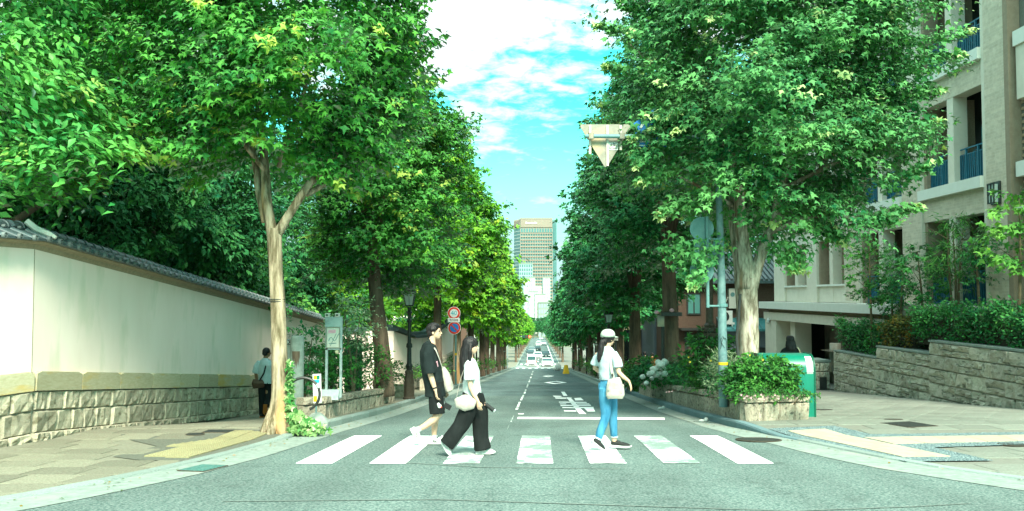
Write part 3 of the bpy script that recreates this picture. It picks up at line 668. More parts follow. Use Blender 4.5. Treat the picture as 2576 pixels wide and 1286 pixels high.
# stop line
flatpoly([(1303, 1050), (1672, 1052), (1672, 1057), (1301, 1055)], 'paint', road, 'stop_line', .008, False)
flatpoly([(1304, 1041), (1318, 1041), (1317, 1043), (1303, 1043)], 'paint', road, 'road_marking', .008, False)
for s in ([(560, 1262), (1100, 1257), (2000, 1286.5), (2000, 1288), (1100, 1258.5), (560, 1263.3)], [(2000, 1286), (2300, 1275), (2440, 1267), (2440, 1268.3), (2300, 1276.5), (2000, 1287.5)], [(940, 1160), (1210, 1176), (1560, 1180), (1560, 1180.8), (1210, 1177), (940, 1160.8)]): flatpoly(s, 'seam', road, 'tar_seam', .007, False)
# worn centre line: broken strokes
cl = [(1275, 1082, 1281, 1069, 1.2), (1284, 1062, 1291, 1047, 3), (1296, 1032, 1305, 1012, 6.5), (1308, 1008, 1315, 994, 5), (1317, 991, 1321, 981, 4.5), (1323.5, 975, 1327, 966, 4), (1329, 962, 1331.5, 955, 3.6), (1333, 952, 1335, 947, 3.2), (1336, 944, 1337.5, 940, 2.8), (1338.5, 937, 1340, 933.5, 2.4)]
for a, b, c, d, wd in cl: flatpoly([(a, b), (c, d), (c+wd*.8, d), (a+wd, b)], 'paint_worn', road, 'centre_line', .009, False)
# painted characters for drivers coming uphill, traced as strokes
T4 = lambda x, y: (1226.4+x*.3351, 762.3+y*.3351)
strokes = [[(552, 668), (578, 668), (600, 698), (570, 700)], [(505, 711), (592, 713), (590, 721), (512, 720)], [(590, 722), (620, 712), (636, 712), (606, 724)], [(592, 711), (622, 711), (742, 836), (690, 836)],
 [(650, 716), (700, 713), (722, 733), (660, 735)], [(535, 743), (740, 745), (748, 753), (538, 751)], [(541, 757), (590, 757), (592, 763), (545, 763)], [(668, 757), (760, 757), (768, 763), (672, 763)],
 [(546, 768), (772, 766), (778, 774), (550, 776)], [(560, 784), (672, 785), (674, 793), (563, 792)], [(674, 783), (795, 783), (797, 791), (676, 792)], [(722, 790), (795, 790), (808, 818), (752, 818)], [(573, 808), (664, 809), (668, 818), (576, 817)], [(490, 698), (548, 700), (560, 706), (500, 706)]]
for s in strokes: flatpoly([T4(*p) for p in s], 'paint', road, 'painted_character', .009, False)
def ring(pix_out, k, name):
    pts = [G(*T4(*p)) for p in pix_out]; c = sum(pts, Vector())/len(pts); inn = [c+(p-c)*k for p in pts]; n = len(pts); mb = MB()
    mb.add([(p.x, p.y, gz(p.y)+.009) for p in pts+inn], [(i, (i+1) % n, n+(i+1) % n, n+i) for i in range(n)]); mb.build(name, 'paint', road)
ring([(424, 598), (520, 587.5), (597, 598), (500, 609)], .55, 'painted_diamond'); ring([(412, 550), (460, 543.5), (502, 549), (455, 557)], .5, 'painted_diamond')
# second crosswalk and far markings
for i in range(9):
    y0, y1 = 119, 123.5; x = klx(120)+.5+i*.86
    MB().add([(x, y0, gz(y0)+.03), (x+.43, y0, gz(y0)+.03), (x+.43+.13, y1, gz(y1)+.03), (x+.13, y1, gz(y1)+.03)], [(0, 1, 2, 3)]).build('crosswalk_stripe', 'paint', road)
for i in range(9):
    y0, y1 = 156, 160; x = klx(158)+.3+i*.86
    MB().add([(x, y0, gz(y0)+.04), (x+.43, y0, gz(y0)+.04), (x+.55, y1, gz(y1)+.04), (x+.12, y1, gz(y1)+.04)], [(0, 1, 2, 3)]).build('crosswalk_stripe', 'paint', road)
for y in list(range(128, 150, 7))+list(range(168, 420, 12)):
    x = (klx(y)+krx(y))/2; MB().add([(x-.1, y, gz(y)+.05), (x+.12, y, gz(y)+.05), (x+.12, y+5, gz(y+5)+.05), (x-.1, y+5, gz(y+5)+.05)], [(0, 1, 2, 3)]).build('centre_line', 'paint', road)
MB().add([(krx(y)-.9+q, y, gz(y)+.06) for y in (165, 300) for q in (0, .2)], [(0, 1, 3, 2)]).build('edge_line', 'paint', road)
struct('crossroad', sheet([[(x, y, gz(y)+.016) for x in (-60, -20, -5, 5, 15, 25, 70)] for y in (124.5, 130, 136, 142, 148, 154)]), 'concrete', parent=road)
# manholes and drains
def manhole(u, v, w, label, sq=None, mt='black_metal', pav=True, round_=True, yaw=0.):
    p = G(u, v, pav); f = sw(p.x, p.y) if pav else gz(p.y)+.008; r = w/FPX*p.y/2
    s = (sw(p.x, p.y+.3)-sw(p.x, p.y-.3))/.6 if pav else (gz(p.y+.3)-gz(p.y-.3))/.6
    t = thing('manhole_cover' if round_ else 'access_cover', label, 'manhole' if round_ else 'cover', (p.x, p.y, f+.004)); t.rotation_euler = (math.atan(s), 0, R(yaw))
    def put(nm, mb, mm): o = link(nm, mb.mesh(nm, mm), t); o.location = (0, 0, 0); return o
    if round_:
        put('rim', MB().lathe([(r, -.004), (r, .004), (r*.93, .006), (r*.92, .0)], n=28), 'brown_metal')
        m = MB().lathe([(r*.91, -.004), (r*.91, .002)], n=28)
        for k in range(9):
            q = -.8+.2*k; L = math.sqrt(max(.01, .8-q*q)); m.span(-L*r, L*r, (q-.035)*r, (q+.035)*r, .002, .005)
        put('lid', m, mt)
    else:
        a, b = sq; put('rim', MB().span(-a, a, -b, b, -.004, .004), 'brown_metal'); m = MB().span(-a*.93, a*.93, -b*.93, b*.93, .0, .006)
        for k in range(7): m.span(-a*.85, a*.85, b*(-.8+.26*k-.05), b*(-.8+.26*k+.05), .006, .010)
        put('lid', m, mt)
    return t
manhole(1908, 1108, 112, 'large dark round manhole cover in the gutter beside the right kerb ramp', pav=False)
manhole(2248, 1055.5, 44, 'small round manhole cover on the right pavement left of the square cover')
manhole(2553, 1119, 80, 'round manhole cover at the right picture edge below the yellow path')
manhole(491, 1093, 46, 'small round manhole cover on the left pavement near the yellow tactile tiles')
manhole(2072, 1031, 44, 'faint round manhole cover right of the green storage bin')
manhole(2286, 1068.5, 0, 'square dark metal cover with pale flecks on the right pavement', sq=(.32, .34), round_=False, yaw=18)
manhole(560, 1085.5, 0, 'dark rectangular cover on the left pavement between the wall and the tree', sq=(.29, .16), round_=False)
manhole(511, 1180, 0, 'green rectangular drain cover set in the pale gutter at lower left', sq=(.17, .27), mt='drain', pav=False, round_=False, yaw=-12)
# ================================================================ LEFT WALL with tiled coping
def wx(y): return float(np.interp(y, [8, 11.5, 13.3, 24.6, 32.3], [-8.35, -7.6, -7.2, -6.92, -6.8]))
def wl(y): return float(np.interp(y, [8, 13.3, 24.6, 32.3], [.97+.02, .97, -.10, -.83]))   # ledge top height
WY = [8.]+[9+.5*i for i in range(9)]+[13.3]+[14+.6*i for i in range(31)]+[32.3]
wall = thing('boundary_wall', 'long cream plaster wall with dark roof tiles and rough stone base on the left', 'wall', (-7.2, 13.3, 0))
HP = 1.86
def wsheet(prof, mt, name, ys=WY, **k):
    """prof: list of (dx outwards, dz above ledge)"""
    return sheet([[(wx(y)+a, y, wl(y)+b) for a, b in prof] for y in ys]).build(name, mt, wall, **k)
wsheet([(0, -.02), (0, HP), (-.45, HP), (-.45, -1.6)], 'plaster', 'plaster')
wsheet([(.0, HP-.03), (.025, HP), (.04, HP+.04), (.15, HP+.075), (.15, HP+.095), (-.5, HP+.095), (-.5, HP-.01), (-.45, HP-.02)], 'plaster_brown', 'cornice')
wsheet([(.24, HP+.09), (.24, HP+.12), (-.08, HP+.25), (-.20, HP+.25), (-.20, HP+.30), (-.30, HP+.30), (-.38, HP+.25), (-.72, HP+.12), (-.72, HP+.08), (.24, HP+.09)], 'tile', 'roof_bed')
wsheet([(.02, -.3), (.02, -1.75)], 'mortar', 'mortar')
# near end cap
MB().add([(wx(8), 8, wl(8)-1.5), (wx(8), 8, wl(8)+HP+.1), (wx(8)-.45, 8, wl(8)+HP+.1), (wx(8)-.45, 8, wl(8)-1.5)], [(0, 1, 2, 3)]).build('end_face', 'plaster', wall)
MB().add([(wx(32.3), 32.3, wl(32.3)-1.5), (wx(32.3), 32.3, wl(32.3)+HP+.1), (wx(32.3)-.45, 32.3, wl(32.3)+HP+.1), (wx(32.3)-.45, 32.3, wl(32.3)-1.5)], [(3, 2, 1, 0)]).build('end_face', 'plaster', wall)
STN = {k: [stoneface(11*i+3, rough={'wall_stone': .075, 'grey_stone': .17, 'planter_stone': .12}[k]).mesh('stone', k) for i in range(5)] for k in ('wall_stone', 'grey_stone', 'planter_stone')}
LED = ks.mesh('ledge', 'ledge_stone')
def wallpiece(me, name, y0, y1, dz, h, dep, out, root=None):
    y = (y0+y1)/2; dy = y1-y0-.012; sl = (wl(y1)-wl(y0))/(y1-y0); dx = (wx(y1)-wx(y0))/(y1-y0)
    link(name, me, root or wall, (wx(y)+out-dep/2, y, wl(y)+dz), (0, -math.atan(sl), R(90)-math.atan(dx)), (dy, dep, h))
y = 8.3; rg = random.Random(5)
while y < 32:   # smooth capping course
    L = rg.choice([1.05, 1.2, 1.35]); L = 13.3-y if y < 13.3 < y+L+.4 else L
    wallpiece(KM['ledge_stone'], 'capping_stone', y, min(y+L, 32.2), -.145, .29, .3, .085); y += L
for course, (dz, h) in enumerate([(-.445, .29), (-.76, .33)]):
    y = 8.2+.2*course
    while y < 32:
        L = rg.uniform(.34, .62) if y < 20 else rg.uniform(.45, .7)
        if y < 13.3 < y+L+.2: L = 13.3-y+.0 if 13.3-y > .2 else .25
        wallpiece(rg.choice(STN['wall_stone']), 'stone', y, min(y+L, 32.2), dz+rg.uniform(-.004, .004), h, .3, .075+rg.uniform(-.012, .015)); y += L
y = 8.2
while y < 30:
    L = rg.uniform(.25, .5); wallpiece(rg.choice(STN['wall_stone']), 'footing_stone', y, y+L, -.985, .13, .34, .11+rg.uniform(0, .03)); y += L+.01
# roof tiles: round cover tiles running to the eave, end discs, ridge tiles
ct = MB()
for a in (0,):
    V = []; n = 8
    for i, (x, rr) in enumerate([(-.5, .5), (.5, .5)]):
        for k in range(n+1): an = math.pi*k/n; V.append((x, math.cos(an)*.5, math.sin(an)*.5))
    ct.add(V, [(k, k+1, n+1+k+1, n+1+k) for k in range(n)]+[tuple(range(n+1)), tuple(range(2*n+1, n, -1))])
COV = ct.mesh('cover_tile', 'tile', smooth=True)
dsc = MB(); V = []
dsc.lathe([(.5, -.5), (.5, .4), (.42, .5), (.36, .5), (.34, .2), (.2, .2), (.15, .5)], n=12); DSC = dsc.mesh('tile_end', 'tile_edge', smooth=True)
rt = MB(); V = []; n = 8
for x, rr in [(-.5, .5), (.30, .5), (.32, .58), (.5, .58)]:
    for k in range(n+1): an = math.pi*k/n; V.append((x, math.cos(an)*rr, math.sin(an)*rr))
rt.add(V, [(i*(n+1)+k, i*(n+1)+k+1, (i+1)*(n+1)+k+1, (i+1)*(n+1)+k) for i in range(3) for k in range(n)]+[tuple(range(n+1)), tuple(range(4*n+3, 3*n+2, -1))]); RDG = rt.mesh('ridge_tile', 'tile', smooth=True)
y = 8.4; sl_ = math.atan(.13/.32)
while y < 32.1:
    sl = math.atan((wl(y+.1)-wl(y-.1))/.2)
    link('cover_tile', COV, wall, (wx(y)+.085, y, wl(y)+HP+.180), (0, sl_, 0), (.36, .11, .07))
    link('tile_end', DSC, wall, (wx(y)+.268, y, wl(y)+HP+.118), (0, R(90), 0), (.095, .095, .05))
    y += .285
y = 8.3; L = .30
while y < 32.1:
    sl = (wl(y+L)-wl(y))/L
    link('ridge_tile', RDG, wall, (wx(y)-.26, y+L/2, wl(y+L/2)+HP+.295+rg.uniform(-.006, .006)), (0, -math.atan(sl), R(90)), (L, .22, .20)); y += L
y = 8.35
while y < 32.1:
    MBv = 0; link('ridge_peg', DSC, wall, (wx(y)-.11, y, wl(y)+HP+.285), (0, R(90), 0), (.05, .05, .05)); y += .30
# pale mortar dab over the corner joint
MB().tube([(wx(13.3)-.15, 13.33, wl(13.3)+HP+.40), (wx(13.3)-.02, 13.38, wl(13.3)+HP+.28), (wx(13.3)+.16, 13.42, wl(13.3)+HP+.20), (wx(13.3)+.25, 13.44, wl(13.3)+HP+.15)], [.05, .05, .045, .03], n=8).build('mortar_joint', 'offwhite', wall, smooth=True)
MB().span(wx(13.3)-.003, wx(13.3)+.003, 13.295, 13.31, wl(13.3)-.1, wl(13.3)+HP).build('corner_joint', 'plaster_brown', wall)
# ---------------------------------------------------------------- gate walls beyond the plants (left, further down)
gw = thing('gate_wall', 'plain cream wall end with a dark doorway opening behind the plants', 'wall', (-6, 34, gz(34)))
zb = gz(34)-.6; zt = P(880, 834, 34).z
x0 = P(846, 800, 34).x; x1 = P(867, 800, 34).x; x2 = P(912, 800, 34).x; x3 = P(918, 800, 34).x; zd = P(880, 854, 34).z
m = MB(); m.span(x0, x1, 34, 34.3, zb, zt).span(x2, x3, 34, 34.3, zb, zt).span(x1, x2, 34, 34.3, zd, zt); m.build('wall_panel', 'plaster', gw)
MB().span(x0-.05, x3+.05, 33.85, 34.45, zt, zt+.14).build('coping', 'tile', gw)
MB().span(x1, x2, 34.25, 34.5, zb, zd).build('doorway', 'glass_dark', gw)
gw2 = thing('garden_wall', 'curving cream wall with grey stone foot and dipping tiled top beyond the lamp post', 'wall', (-4.6, 36, gz(36)))
pth = [(917, 832, 34.9, 905), (990, 833, 35.2, 915), (1040, 851, 38, 923), (1075, 848, 41, 916), (1110, 824, 44, 898), (1150, 798, 48, 878)]
pts = [(P(u, v, y), P(u, vb, y)) for u, v, y, vb in pth]
def wallrun(ps, th, mt, nm, root, ztop, zbot, out=0., **k):
    mb = MB(); rows = []
    for i, p in enumerate(ps):
        a = ps[max(i-1, 0)]; b = ps[min(i+1, len(ps)-1)]; d = Vector((b.x-a.x, b.y-a.y, 0)).normalized(); nn = Vector((d.y, -d.x, 0))
        q = p+nn*out; rows.append([(q.x, q.y, zbot[i]), (q.x, q.y, ztop[i]), (q.x-nn.x*th, q.y-nn.y*th, ztop[i]), (q.x-nn.x*th, q.y-nn.y*th, zbot[i])])
    mb = sheet(rows); mb.add(rows[0], [(0, 1, 2, 3)]); mb.add(rows[-1], [(3, 2, 1, 0)]); return mb.build(nm, mt, root, **k)
tp = [a for a, b in pts]; zt_ = [a.z for a, b in pts]; zs_ = [b.z for a, b in pts]; zg = [gz(a.y)-.5 for a, b in pts]
wallrun(tp, .35, 'plaster', 'plaster', gw2, zt_, zg)
wallrun(tp[2:], .30, 'grey_stone', 'stone_base', gw2, zs_[2:], zg[2:], .08)
cz = [z+.0 for z in zt_]
wallrun(tp[1:], .75, 'tile', 'tiled_coping', gw2, [z+.12 for z in zt_[1:]], [z for z in zt_[1:]], .2)
wallrun(tp[1:], .28, 'tile', 'ridge', gw2, [z+.26 for z in zt_[1:]], [z+.12 for z in zt_[1:]], -.03)
for i in range(2, len(tp)-1):
    for k in range(8):
        for c in range(3):
            a, b = tp[i], tp[i+1]; t = (k+.5+(c % 2)*.4)/8.4; q = a.lerp(b, min(t, .97)); za = lerp(zs_[i], zs_[i+1], t)
            d = Vector((b.x-a.x, b.y-a.y, 0)); L = d.length/8.4
            link('stone', STN['grey_stone'][(k+c) % 5], gw2, (q.x+.09, q.y-.05, za-.16-.30*c), (0, -math.atan2(zs_[i+1]-zs_[i], d.length), math.atan2(d.y, d.x)), (L*.95, .12, .27))
# ================================================================ RIGHT: brick apartment building
FX = 14.0; FL = 3.86; Z0 = 1.80
bld = thing('apartment_building', 'beige brick apartment building with dark blue balcony railings at right', 'building', (14, 36, Z0))
BAYS = [(26.1, 30.1), (31.6, 35.6), (37.2, 40.6), (42.0, 45.4)]
PIL = [(24.85, 26.1), (30.1, 31.6), (35.6, 37.2), (40.6, 42.0), (45.4, 47.2)]
NF = 5
zt = Z0+FL*NF
def sp(nm, mt, *s): return MB().span(*s).build(nm, mt, bld)
for a, b in PIL: sp('pilaster', 'facade', FX, FX+.6, a, b, Z0, zt)
for k in range(NF):
    zf = Z0+FL*k; zl = zf+2.78
    for j, (a, b) in enumerate(BAYS):
        sp('spandrel', 'facade', FX+.08, FX+.55, a, b, zl, zf+FL-.34); mid = (a+b)/2; sp('pier', 'facade', FX+.09, FX+.54, mid-.12, mid+.28, zf, zl)
        if k == 0 and j >= 2: sp('low_wall', 'facade', FX+.10, FX+.5, a, b, zf, zf+.72)
for a, b in PIL:
    for e0, e1 in ((a-.17, a), (b, b+.17)): sp('groove', 'facade_groove', FX+.12, FX+.62, e0, e1, Z0, zt)
# reveals, back walls, ceilings and floors of the balconies
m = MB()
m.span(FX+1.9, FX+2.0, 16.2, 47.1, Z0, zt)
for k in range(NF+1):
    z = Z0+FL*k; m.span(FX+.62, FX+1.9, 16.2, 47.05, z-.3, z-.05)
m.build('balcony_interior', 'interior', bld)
for a, b in BAYS[2:]: sp('niche_back', 'brick', FX+.5, FX+.55, a, b, Z0+.7, Z0+2.8)
for k in range(NF):
    for a, b in BAYS:
        sp('reveal', 'brick', FX+.3, FX+1.2, b, b+.12, Z0+FL*k, Z0+FL*k+2.78); mid = (a+b)/2; sp('reveal', 'brick', FX+.3, FX+1.0, mid+.30, mid+.36, Z0+FL*k, Z0+FL*k+2.78)
# balcony ceilings lit under the lintel are plain; glazed doors at the back
for k in range(NF):
    for j, (a, b) in enumerate(BAYS):
        zf = Z0+FL*k; o = MB().span(FX+1.85, FX+1.88, a+.4, b-.5, zf, zf+2.3).build('balcony_door', 'glass_dark', bld)
        MB().span(FX-.12, FX+.5, a-.03, b+.03, zf-.34, zf).build('sill', 'sill', bld) if k > 0 or j < 2 else MB().span(FX-.02, FX+.42, a, b, zf+.72, zf+.80).build('sill', 'sill', bld)
# railings
def railing(y0, y1, z, xx):
    m = MB(); h = 1.08
    m.span(xx-.02, xx+.02, y0, y1, z+h-.04, z+h).span(xx-.015, xx+.015, y0, y1, z+h-.22, z+h-.19).span(xx-.015, xx+.015, y0, y1, z+.06, z+.09)
    n = max(4, int((y1-y0)/.115))
    for i in range(n+1):
        y = lerp(y0, y1, i/n); w = .018 if i % 6 else .03; m.span(xx-w, xx+w, y-w, y+w, z, z+(h-.2 if i % 6 else h))
    yc = (y0+y1)/2
    for zz in (z+.55, z+.82): 
        m.tube([(xx, yc+.13*math.cos(t*math.pi/6), zz+.13*math.sin(t*math.pi/6)) for t in range(13)], .012, n=5, cap=False)
    o = m.build('railing', 'rail', bld); return o
for k in range(NF):
    for j, (a, b) in enumerate(BAYS):
        if k == 0 and j >= 2: continue
        mid = (a+b)/2
        railing(a+.04, mid-.16, Z0+FL*k, FX+.28); railing(mid+.32, b-.04, Z0+FL*k, FX+.28)
# near recessed bay with white bands
m = MB(); m.span(FX+.34, FX+.9, 16.0, 24.85, -1.2, zt-.01); m.build('recessed_bay', 'joint_right', bld)
sp('rear_block', 'facade', FX+2.0, FX+15, 16.1, 47.15, gz(47)-1, zt-.02); sp('end_wall', 'facade', FX+.9, FX+2.0, 16.05, 16.3, gz(20)-1, zt-.03)
MB().span(FX-.02, FX+.33, 24.62, 24.85, Z0, zt).build('groove', 'facade_groove', bld)
for z in (P(2560, 405, 24.3).z-.0, P(2560, 75, 24.3).z): MB().span(FX+.05, FX+.7, 15.9, 24.5, z-.42, z).build('band', 'sill', bld)
zb_ = P(2560, 75, 24.3).z-.42; m = MB(); m.span(FX+.12, FX+.36, 15.97, 24.48, zb_-1.5, zb_-.002); m.build('bay_parapet', 'facade', bld)
BRK = {k: ks.mesh('brick', k) for k in ('brick',)}
rg = random.Random(9); cnt = 0
# individually built bricks on the nearest recessed bay (largest in view)
z = 1.85; row = 0
zlim = [(zb_-1.52, zb_+.44), (P(2560, 405, 24.3).z-.44, P(2560, 405, 24.3).z+.02)]
while z < 9.4 and cnt < 300:
    y = 24.62-(.19 if row % 2 else 0)
    for i in range(4 if cnt < 300 else 0):
        yc = y-.19-.39*i
        if cnt < 300 and not any(a < z+.04 < b for a, b in zlim): link('brick', BRK['brick'], bld, (FX+.33, min(yc, 24.42), z+.045), (0, 0, R(90)), (.378, .05, .082)); cnt += 1
    z += .094; row += 1
def brickfield(y0, y1, z0, z1, x, mt, bl=.38, bh=.086, skip=None, name='brick_course'):
    m = MB(); z = z0; row = 0
    while z < z1-.03:
        y = y0-(bl/2 if row % 2 else 0)
        while y < y1:
            a, b = max(y, y0)+.005, min(y+bl, y1)-.005
            if b-a > .04 and not (skip and skip((a+b)/2, z)): m.span(x-.006, x+.01, a, b, z, min(z+bh-.011, z1), rg.random())
            y += bl
        z += bh; row += 1
    return m.build(name, mt, bld, kind='stuff', attr=True)
brickfield(24.87, 25.94, Z0+.1, 11.6, FX, 'brick_batch')
brickfield(22.0, 24.4, 2.0, 11.0, FX+.335, 'brick_dark', skip=lambda y, z: y > 23.0 and z < 9.4) if False else brickfield(18.0, 22.85, 2.0, 9.4, FX+.335, 'brick_dark')
for j, (a, b) in enumerate(BAYS[:2]):
    for k in range(2+(j == 0)): brickfield(a+.02, b-.02, Z0+FL*k+2.80, Z0+FL*(k+1)-.36, FX+.08, 'brick_batch')
brickfield(30.14, 31.56, Z0+.1, 9.5, FX, 'brick_batch'); brickfield(35.65, 37.1, Z0+.1, 6, FX, 'brick_batch')
for a, b in BAYS[2:]: brickfield(a+.02, b-.1, Z0+.82, Z0+2.78, FX+.5, 'brick_dark')
# slab, beams and the entrance under it
MB().span(FX-.75, FX+.6, 15.8, 47.5, Z0-.37, Z0-.02).build('slab_edge', 'sill', bld)
MB().span(FX-.35, FX+.59, 15.95, 47.1, Z0-.55, Z0-.37).build('slab_underside', 'facade_groove', bld)
MB().span(FX-.55, FX+.58, 15.9, 47.3, Z0-.95, Z0-.56).build('beam', 'facade', bld)
m = MB(); zf = gz(47)-.8; zz = Z0-.95
m.span(FX-.5, FX+.5, 45.3, 47.2, zf, zz).span(FX-.2, FX+.6, 43.2, 43.9, zf, zz).span(FX-.3, FX+.57, 16.12, 35.3, zf, zz); m.span(FX+.4, FX+.8, 43.9, 45.3, zf, zz)
m.build('lower_wall', 'facade', bld)
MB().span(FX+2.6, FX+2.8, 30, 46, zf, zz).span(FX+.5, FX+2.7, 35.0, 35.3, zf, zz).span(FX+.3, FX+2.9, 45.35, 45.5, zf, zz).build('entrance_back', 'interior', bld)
MB().span(FX+2.0, FX+2.1, 39.5, 42.8, zf, zz-.5).build('entrance_door', 'glass_dark', bld)
MB().span(FX+.33, FX+.39, 44.2, 44.75, -.55, -.2).build('entrance_plaque', 'text', bld)
MB().ball((FX-.60, 46.3, .78), (.09, .12, .16), 8, 6).build('entrance_lamp', 'white', bld, smooth=True)
# wall lantern
t = thing('wall_lantern', 'dark wall lantern with pale glass on the brick pilaster at far right', 'lantern', (FX-.01, 25.4, P(2508, 487, 25.4).z))
zc = P(2508, 487, 25.4).z
MB().span(FX-.16, FX-.05, 25.25, 25.55, zc-.26, zc+.26).build('glass', 'lampglass', t)
m = MB(); m.span(FX-.05, FX-.007, 25.15, 25.65, zc-.32, zc+.34)
for y in (25.24, 25.4, 25.56): m.span(FX-.19, FX-.16, y-.02, y+.02, zc-.28, zc+.28)
for z in (zc-.28, zc, zc+.28): m.span(FX-.19, FX-.16, 25.22, 25.58, z-.02, z+.02)
m.build('frame', 'black_metal', t)
# ================================================================ retaining wall with rough stones
RX = 12.1
rw = thing('retaining_wall', 'stepped retaining wall of rough split grey stone blocks on the right', 'wall', (RX, 26, -.8))
segs = [(29.4, 33.3, .07), (25.7, 29.4, .45), (8.0, 25.7, .82)]
for y0, y1, zt in segs:
    MB().span(RX+.04, RX+.5, y0, y1, gz(33.3)-1, zt-.06).build('backing', 'mortar', rw)
    MB().span(RX-.03, RX+.52, y0-.0, y1+.01, zt-.055, zt).build('cap', 'concrete', rw)
MB().span(RX+.05, RX+.52, 33.3, 33.5, gz(33.3)-1, .0).build('end_face', 'grey_stone', rw)
rg = random.Random(21)
for y0, y1, zt in segs:
    z = zt-.06
    while z > gz(y1)-.1:
        h = rg.choice([.36, .40]); y = y1
        z_hi, z_lo = z, z-h
        while y > y0+.02:
            L = rg.uniform(.45, 1.0); L = min(L, y-y0)
            if y-L-y0 < .3: L = y-y0
            yc = y-L/2
            if z_hi > sw(RX, yc)+.02 and z_lo > sw(RX, yc)-h-.02:
                split = rg.random() < .35
                for zz, hh in (((z_lo+z_hi)/2, h),) if not split else ((z_hi-h*.27, h*.52), (z_lo+h*.25, h*.46)):
                    link('stone', rg.choice(STN['grey_stone']), rw, (RX+.13+rg.uniform(-.02, .012), yc, zz), (0, 0, R(-90)), (L-.012, .3, hh-.012))
            y -= L
        z -= h
# soil bed behind it
MB().add([(RX+.4, y, z) for y, z in ((8.0, .66), (25.7, .66), (25.7, .30), (29.4, .30), (29.4, -.1), (36, -.1))]+[(FX+.4, y, z+.1) for y, z in ((8.0, .66), (25.7, .66), (25.7, .30), (29.4, .30), (29.4, -.1), (36, -.1))],
         [(i, i+1, i+7, i+6) for i in range(5)]).build('soil_bed', 'soil', kind='structure')
# low stone pier left of the wall, and the steel bollard
t = thing('stone_pier', 'low split stone block pier with a dark recess beside the building entrance', 'pier', (11.4, 36, gz(36)))
MB().span(11.2, 12.35, 34.6, 35.8, gz(36)-.4, P(2070, 906, 34.6).z-.09).build('core', 'mortar', t)
MB().span(11.14, 12.4, 34.5, 35.9, P(2070, 906, 34.6).z-.09, P(2070, 906, 34.6).z).build('cap', 'concrete', t)
zt = P(2070, 906, 34.6).z-.1
for c in range(4):
    for i in range(3):
        link('stone', STN['grey_stone'][(c+i) % 5], t, (11.39+.385*i, 34.58, zt-.17-.34*c), (0, 0, 0), (.37, .2, .32))
MB().span(11.95, 12.2, 34.42, 34.5, zt-1.1, zt-.55).build('recess', 'black_metal', t)
p = P(2101, 870, 35.5); t = thing('steel_bollard', 'short stainless steel cylinder bollard above the end of the retaining wall', 'bollard', (p.x, p.y, -.4))
MB().lathe([(.22, -.6), (.22, .52), (.20, .55)], (p.x, p.y, -.35), 16).build('post', 'galv', t, smooth=True)
# ================================================================ brown stucco house and shops beyond
def wbox(x0, x1, y0, y1, z0, z1): return MB().span(x0, x1, y0, y1, z0, z1)
hs = thing('brown_house', 'brown stucco two storey house with tiled roof and teal canopy beyond the big tree', 'house', (12, 52, gz(52)))
ya = 52.; e = lambda u, v, y=ya: P(u, v, y)
zr = e(1850, 703).z
wbox(e(1700, 0).x, e(1985, 0).x, ya, ya+9, gz(52)-1, zr).build('wall', 'stucco_brown', hs)
m = MB(); x0, x1 = e(1690, 0).x, e(2000, 0).x
m.add([(x0, ya-.7, zr-.1), (x1, ya-.7, zr-.1), (x1, ya+4, zr+1.7), (x0, ya+4, zr+1.7), (x0, ya-.7, zr-.25), (x1, ya-.7, zr-.25), (x1, ya+8, zr-.25), (x0, ya+8, zr-.25)], [(0, 1, 2, 3), (4, 5, 1, 0), (0, 3, 7, 4), (1, 5, 6, 2), (3, 2, 6, 7)])
rf = m.build('roof', 'tile', hs)
for i in range(26):
    x = lerp(x0+.1, x1-.1, i/25); MB().tube([(x, ya-.72, zr-.04), (x, ya+3.9, zr+1.72)], .09, n=6).build('roof_tile', 'tile_edge', rf, smooth=True)
def window(u0, u1, v0, v1, y, parent, mt='window_teal', fr='black_metal', bars=1, slat=False):
    a, b = P(u0, v0, y), P(u1, v1, y); w = wbox(a.x, b.x, y-.08, y-.0, b.z, a.z).build('window', fr, parent)
    n = bars+1; W = (b.x-a.x-.08*(n+1))/n
    for i in range(n): wbox(a.x+.08+i*(W+.08), a.x+.08+i*(W+.08)+W, y-.10, y-.03, b.z+.08, a.z-.08).build('pane', mt, w)
    return w
window(1727, 1763, 738, 792, ya, hs, bars=1)
zc = e(1800, 800).z
m = MB(); x0, x1 = e(1795, 0).x, e(1960, 0).x; ct_y = ya-1.6
m.add([(x0, ct_y, zc-.6), (x1, ct_y, zc-.6), (x1, ya, zc), (x0, ya, zc), (x0, ct_y, zc-.72), (x1, ct_y, zc-.72), (x1, ya, zc-.12), (x0, ya, zc-.12)], [(0, 1, 2, 3), (4, 5, 1, 0), (7, 6, 5, 4), (0, 3, 7, 4), (1, 5, 6, 2)])
cn = m.build('canopy', 'teal_roof', hs)
for i in range(8):
    x = lerp(x0, x1, i/7); MB().tube([(x, ct_y-.01, zc-.57), (x, ya, zc+.04)], .035, n=4).build('seam', 'steel_teal', cn)
wbox(e(1700, 0).x, e(1800, 0).x, ya-.9, ya, e(0, 825).z-.12, e(0, 825).z).build('ledge', 'black_metal', hs)
wbox(e(1800, 0).x, e(1950, 0).x, ya-.9, ya-.1, gz(50)-1, zc-.75).build('ground_floor', 'grey_blue', hs)
wbox(e(1880, 0).x, e(1935, 0).x, ya-1.0, ya-.88, gz(50)-.5, e(0, 872).z).build('shutter', 'black_metal', hs)
for u in (1715, 1745, 1775): wbox(e(u, 0).x, e(u+9, 0).x, ya-.05, ya+.0, gz(50), e(0, 835).z).build('post', 'black_metal', hs)
t = thing('meter_box', 'pale metal cabinet with round blue mark on the brown house wall', 'cabinet', e(1845, 745, ya-.3))
a, b = e(1834, 726, ya-.35), e(1859, 776, ya-.35); wbox(a.x, b.x, ya-.35, ya-.0, b.z, a.z).build('case', 'offwhite', t)
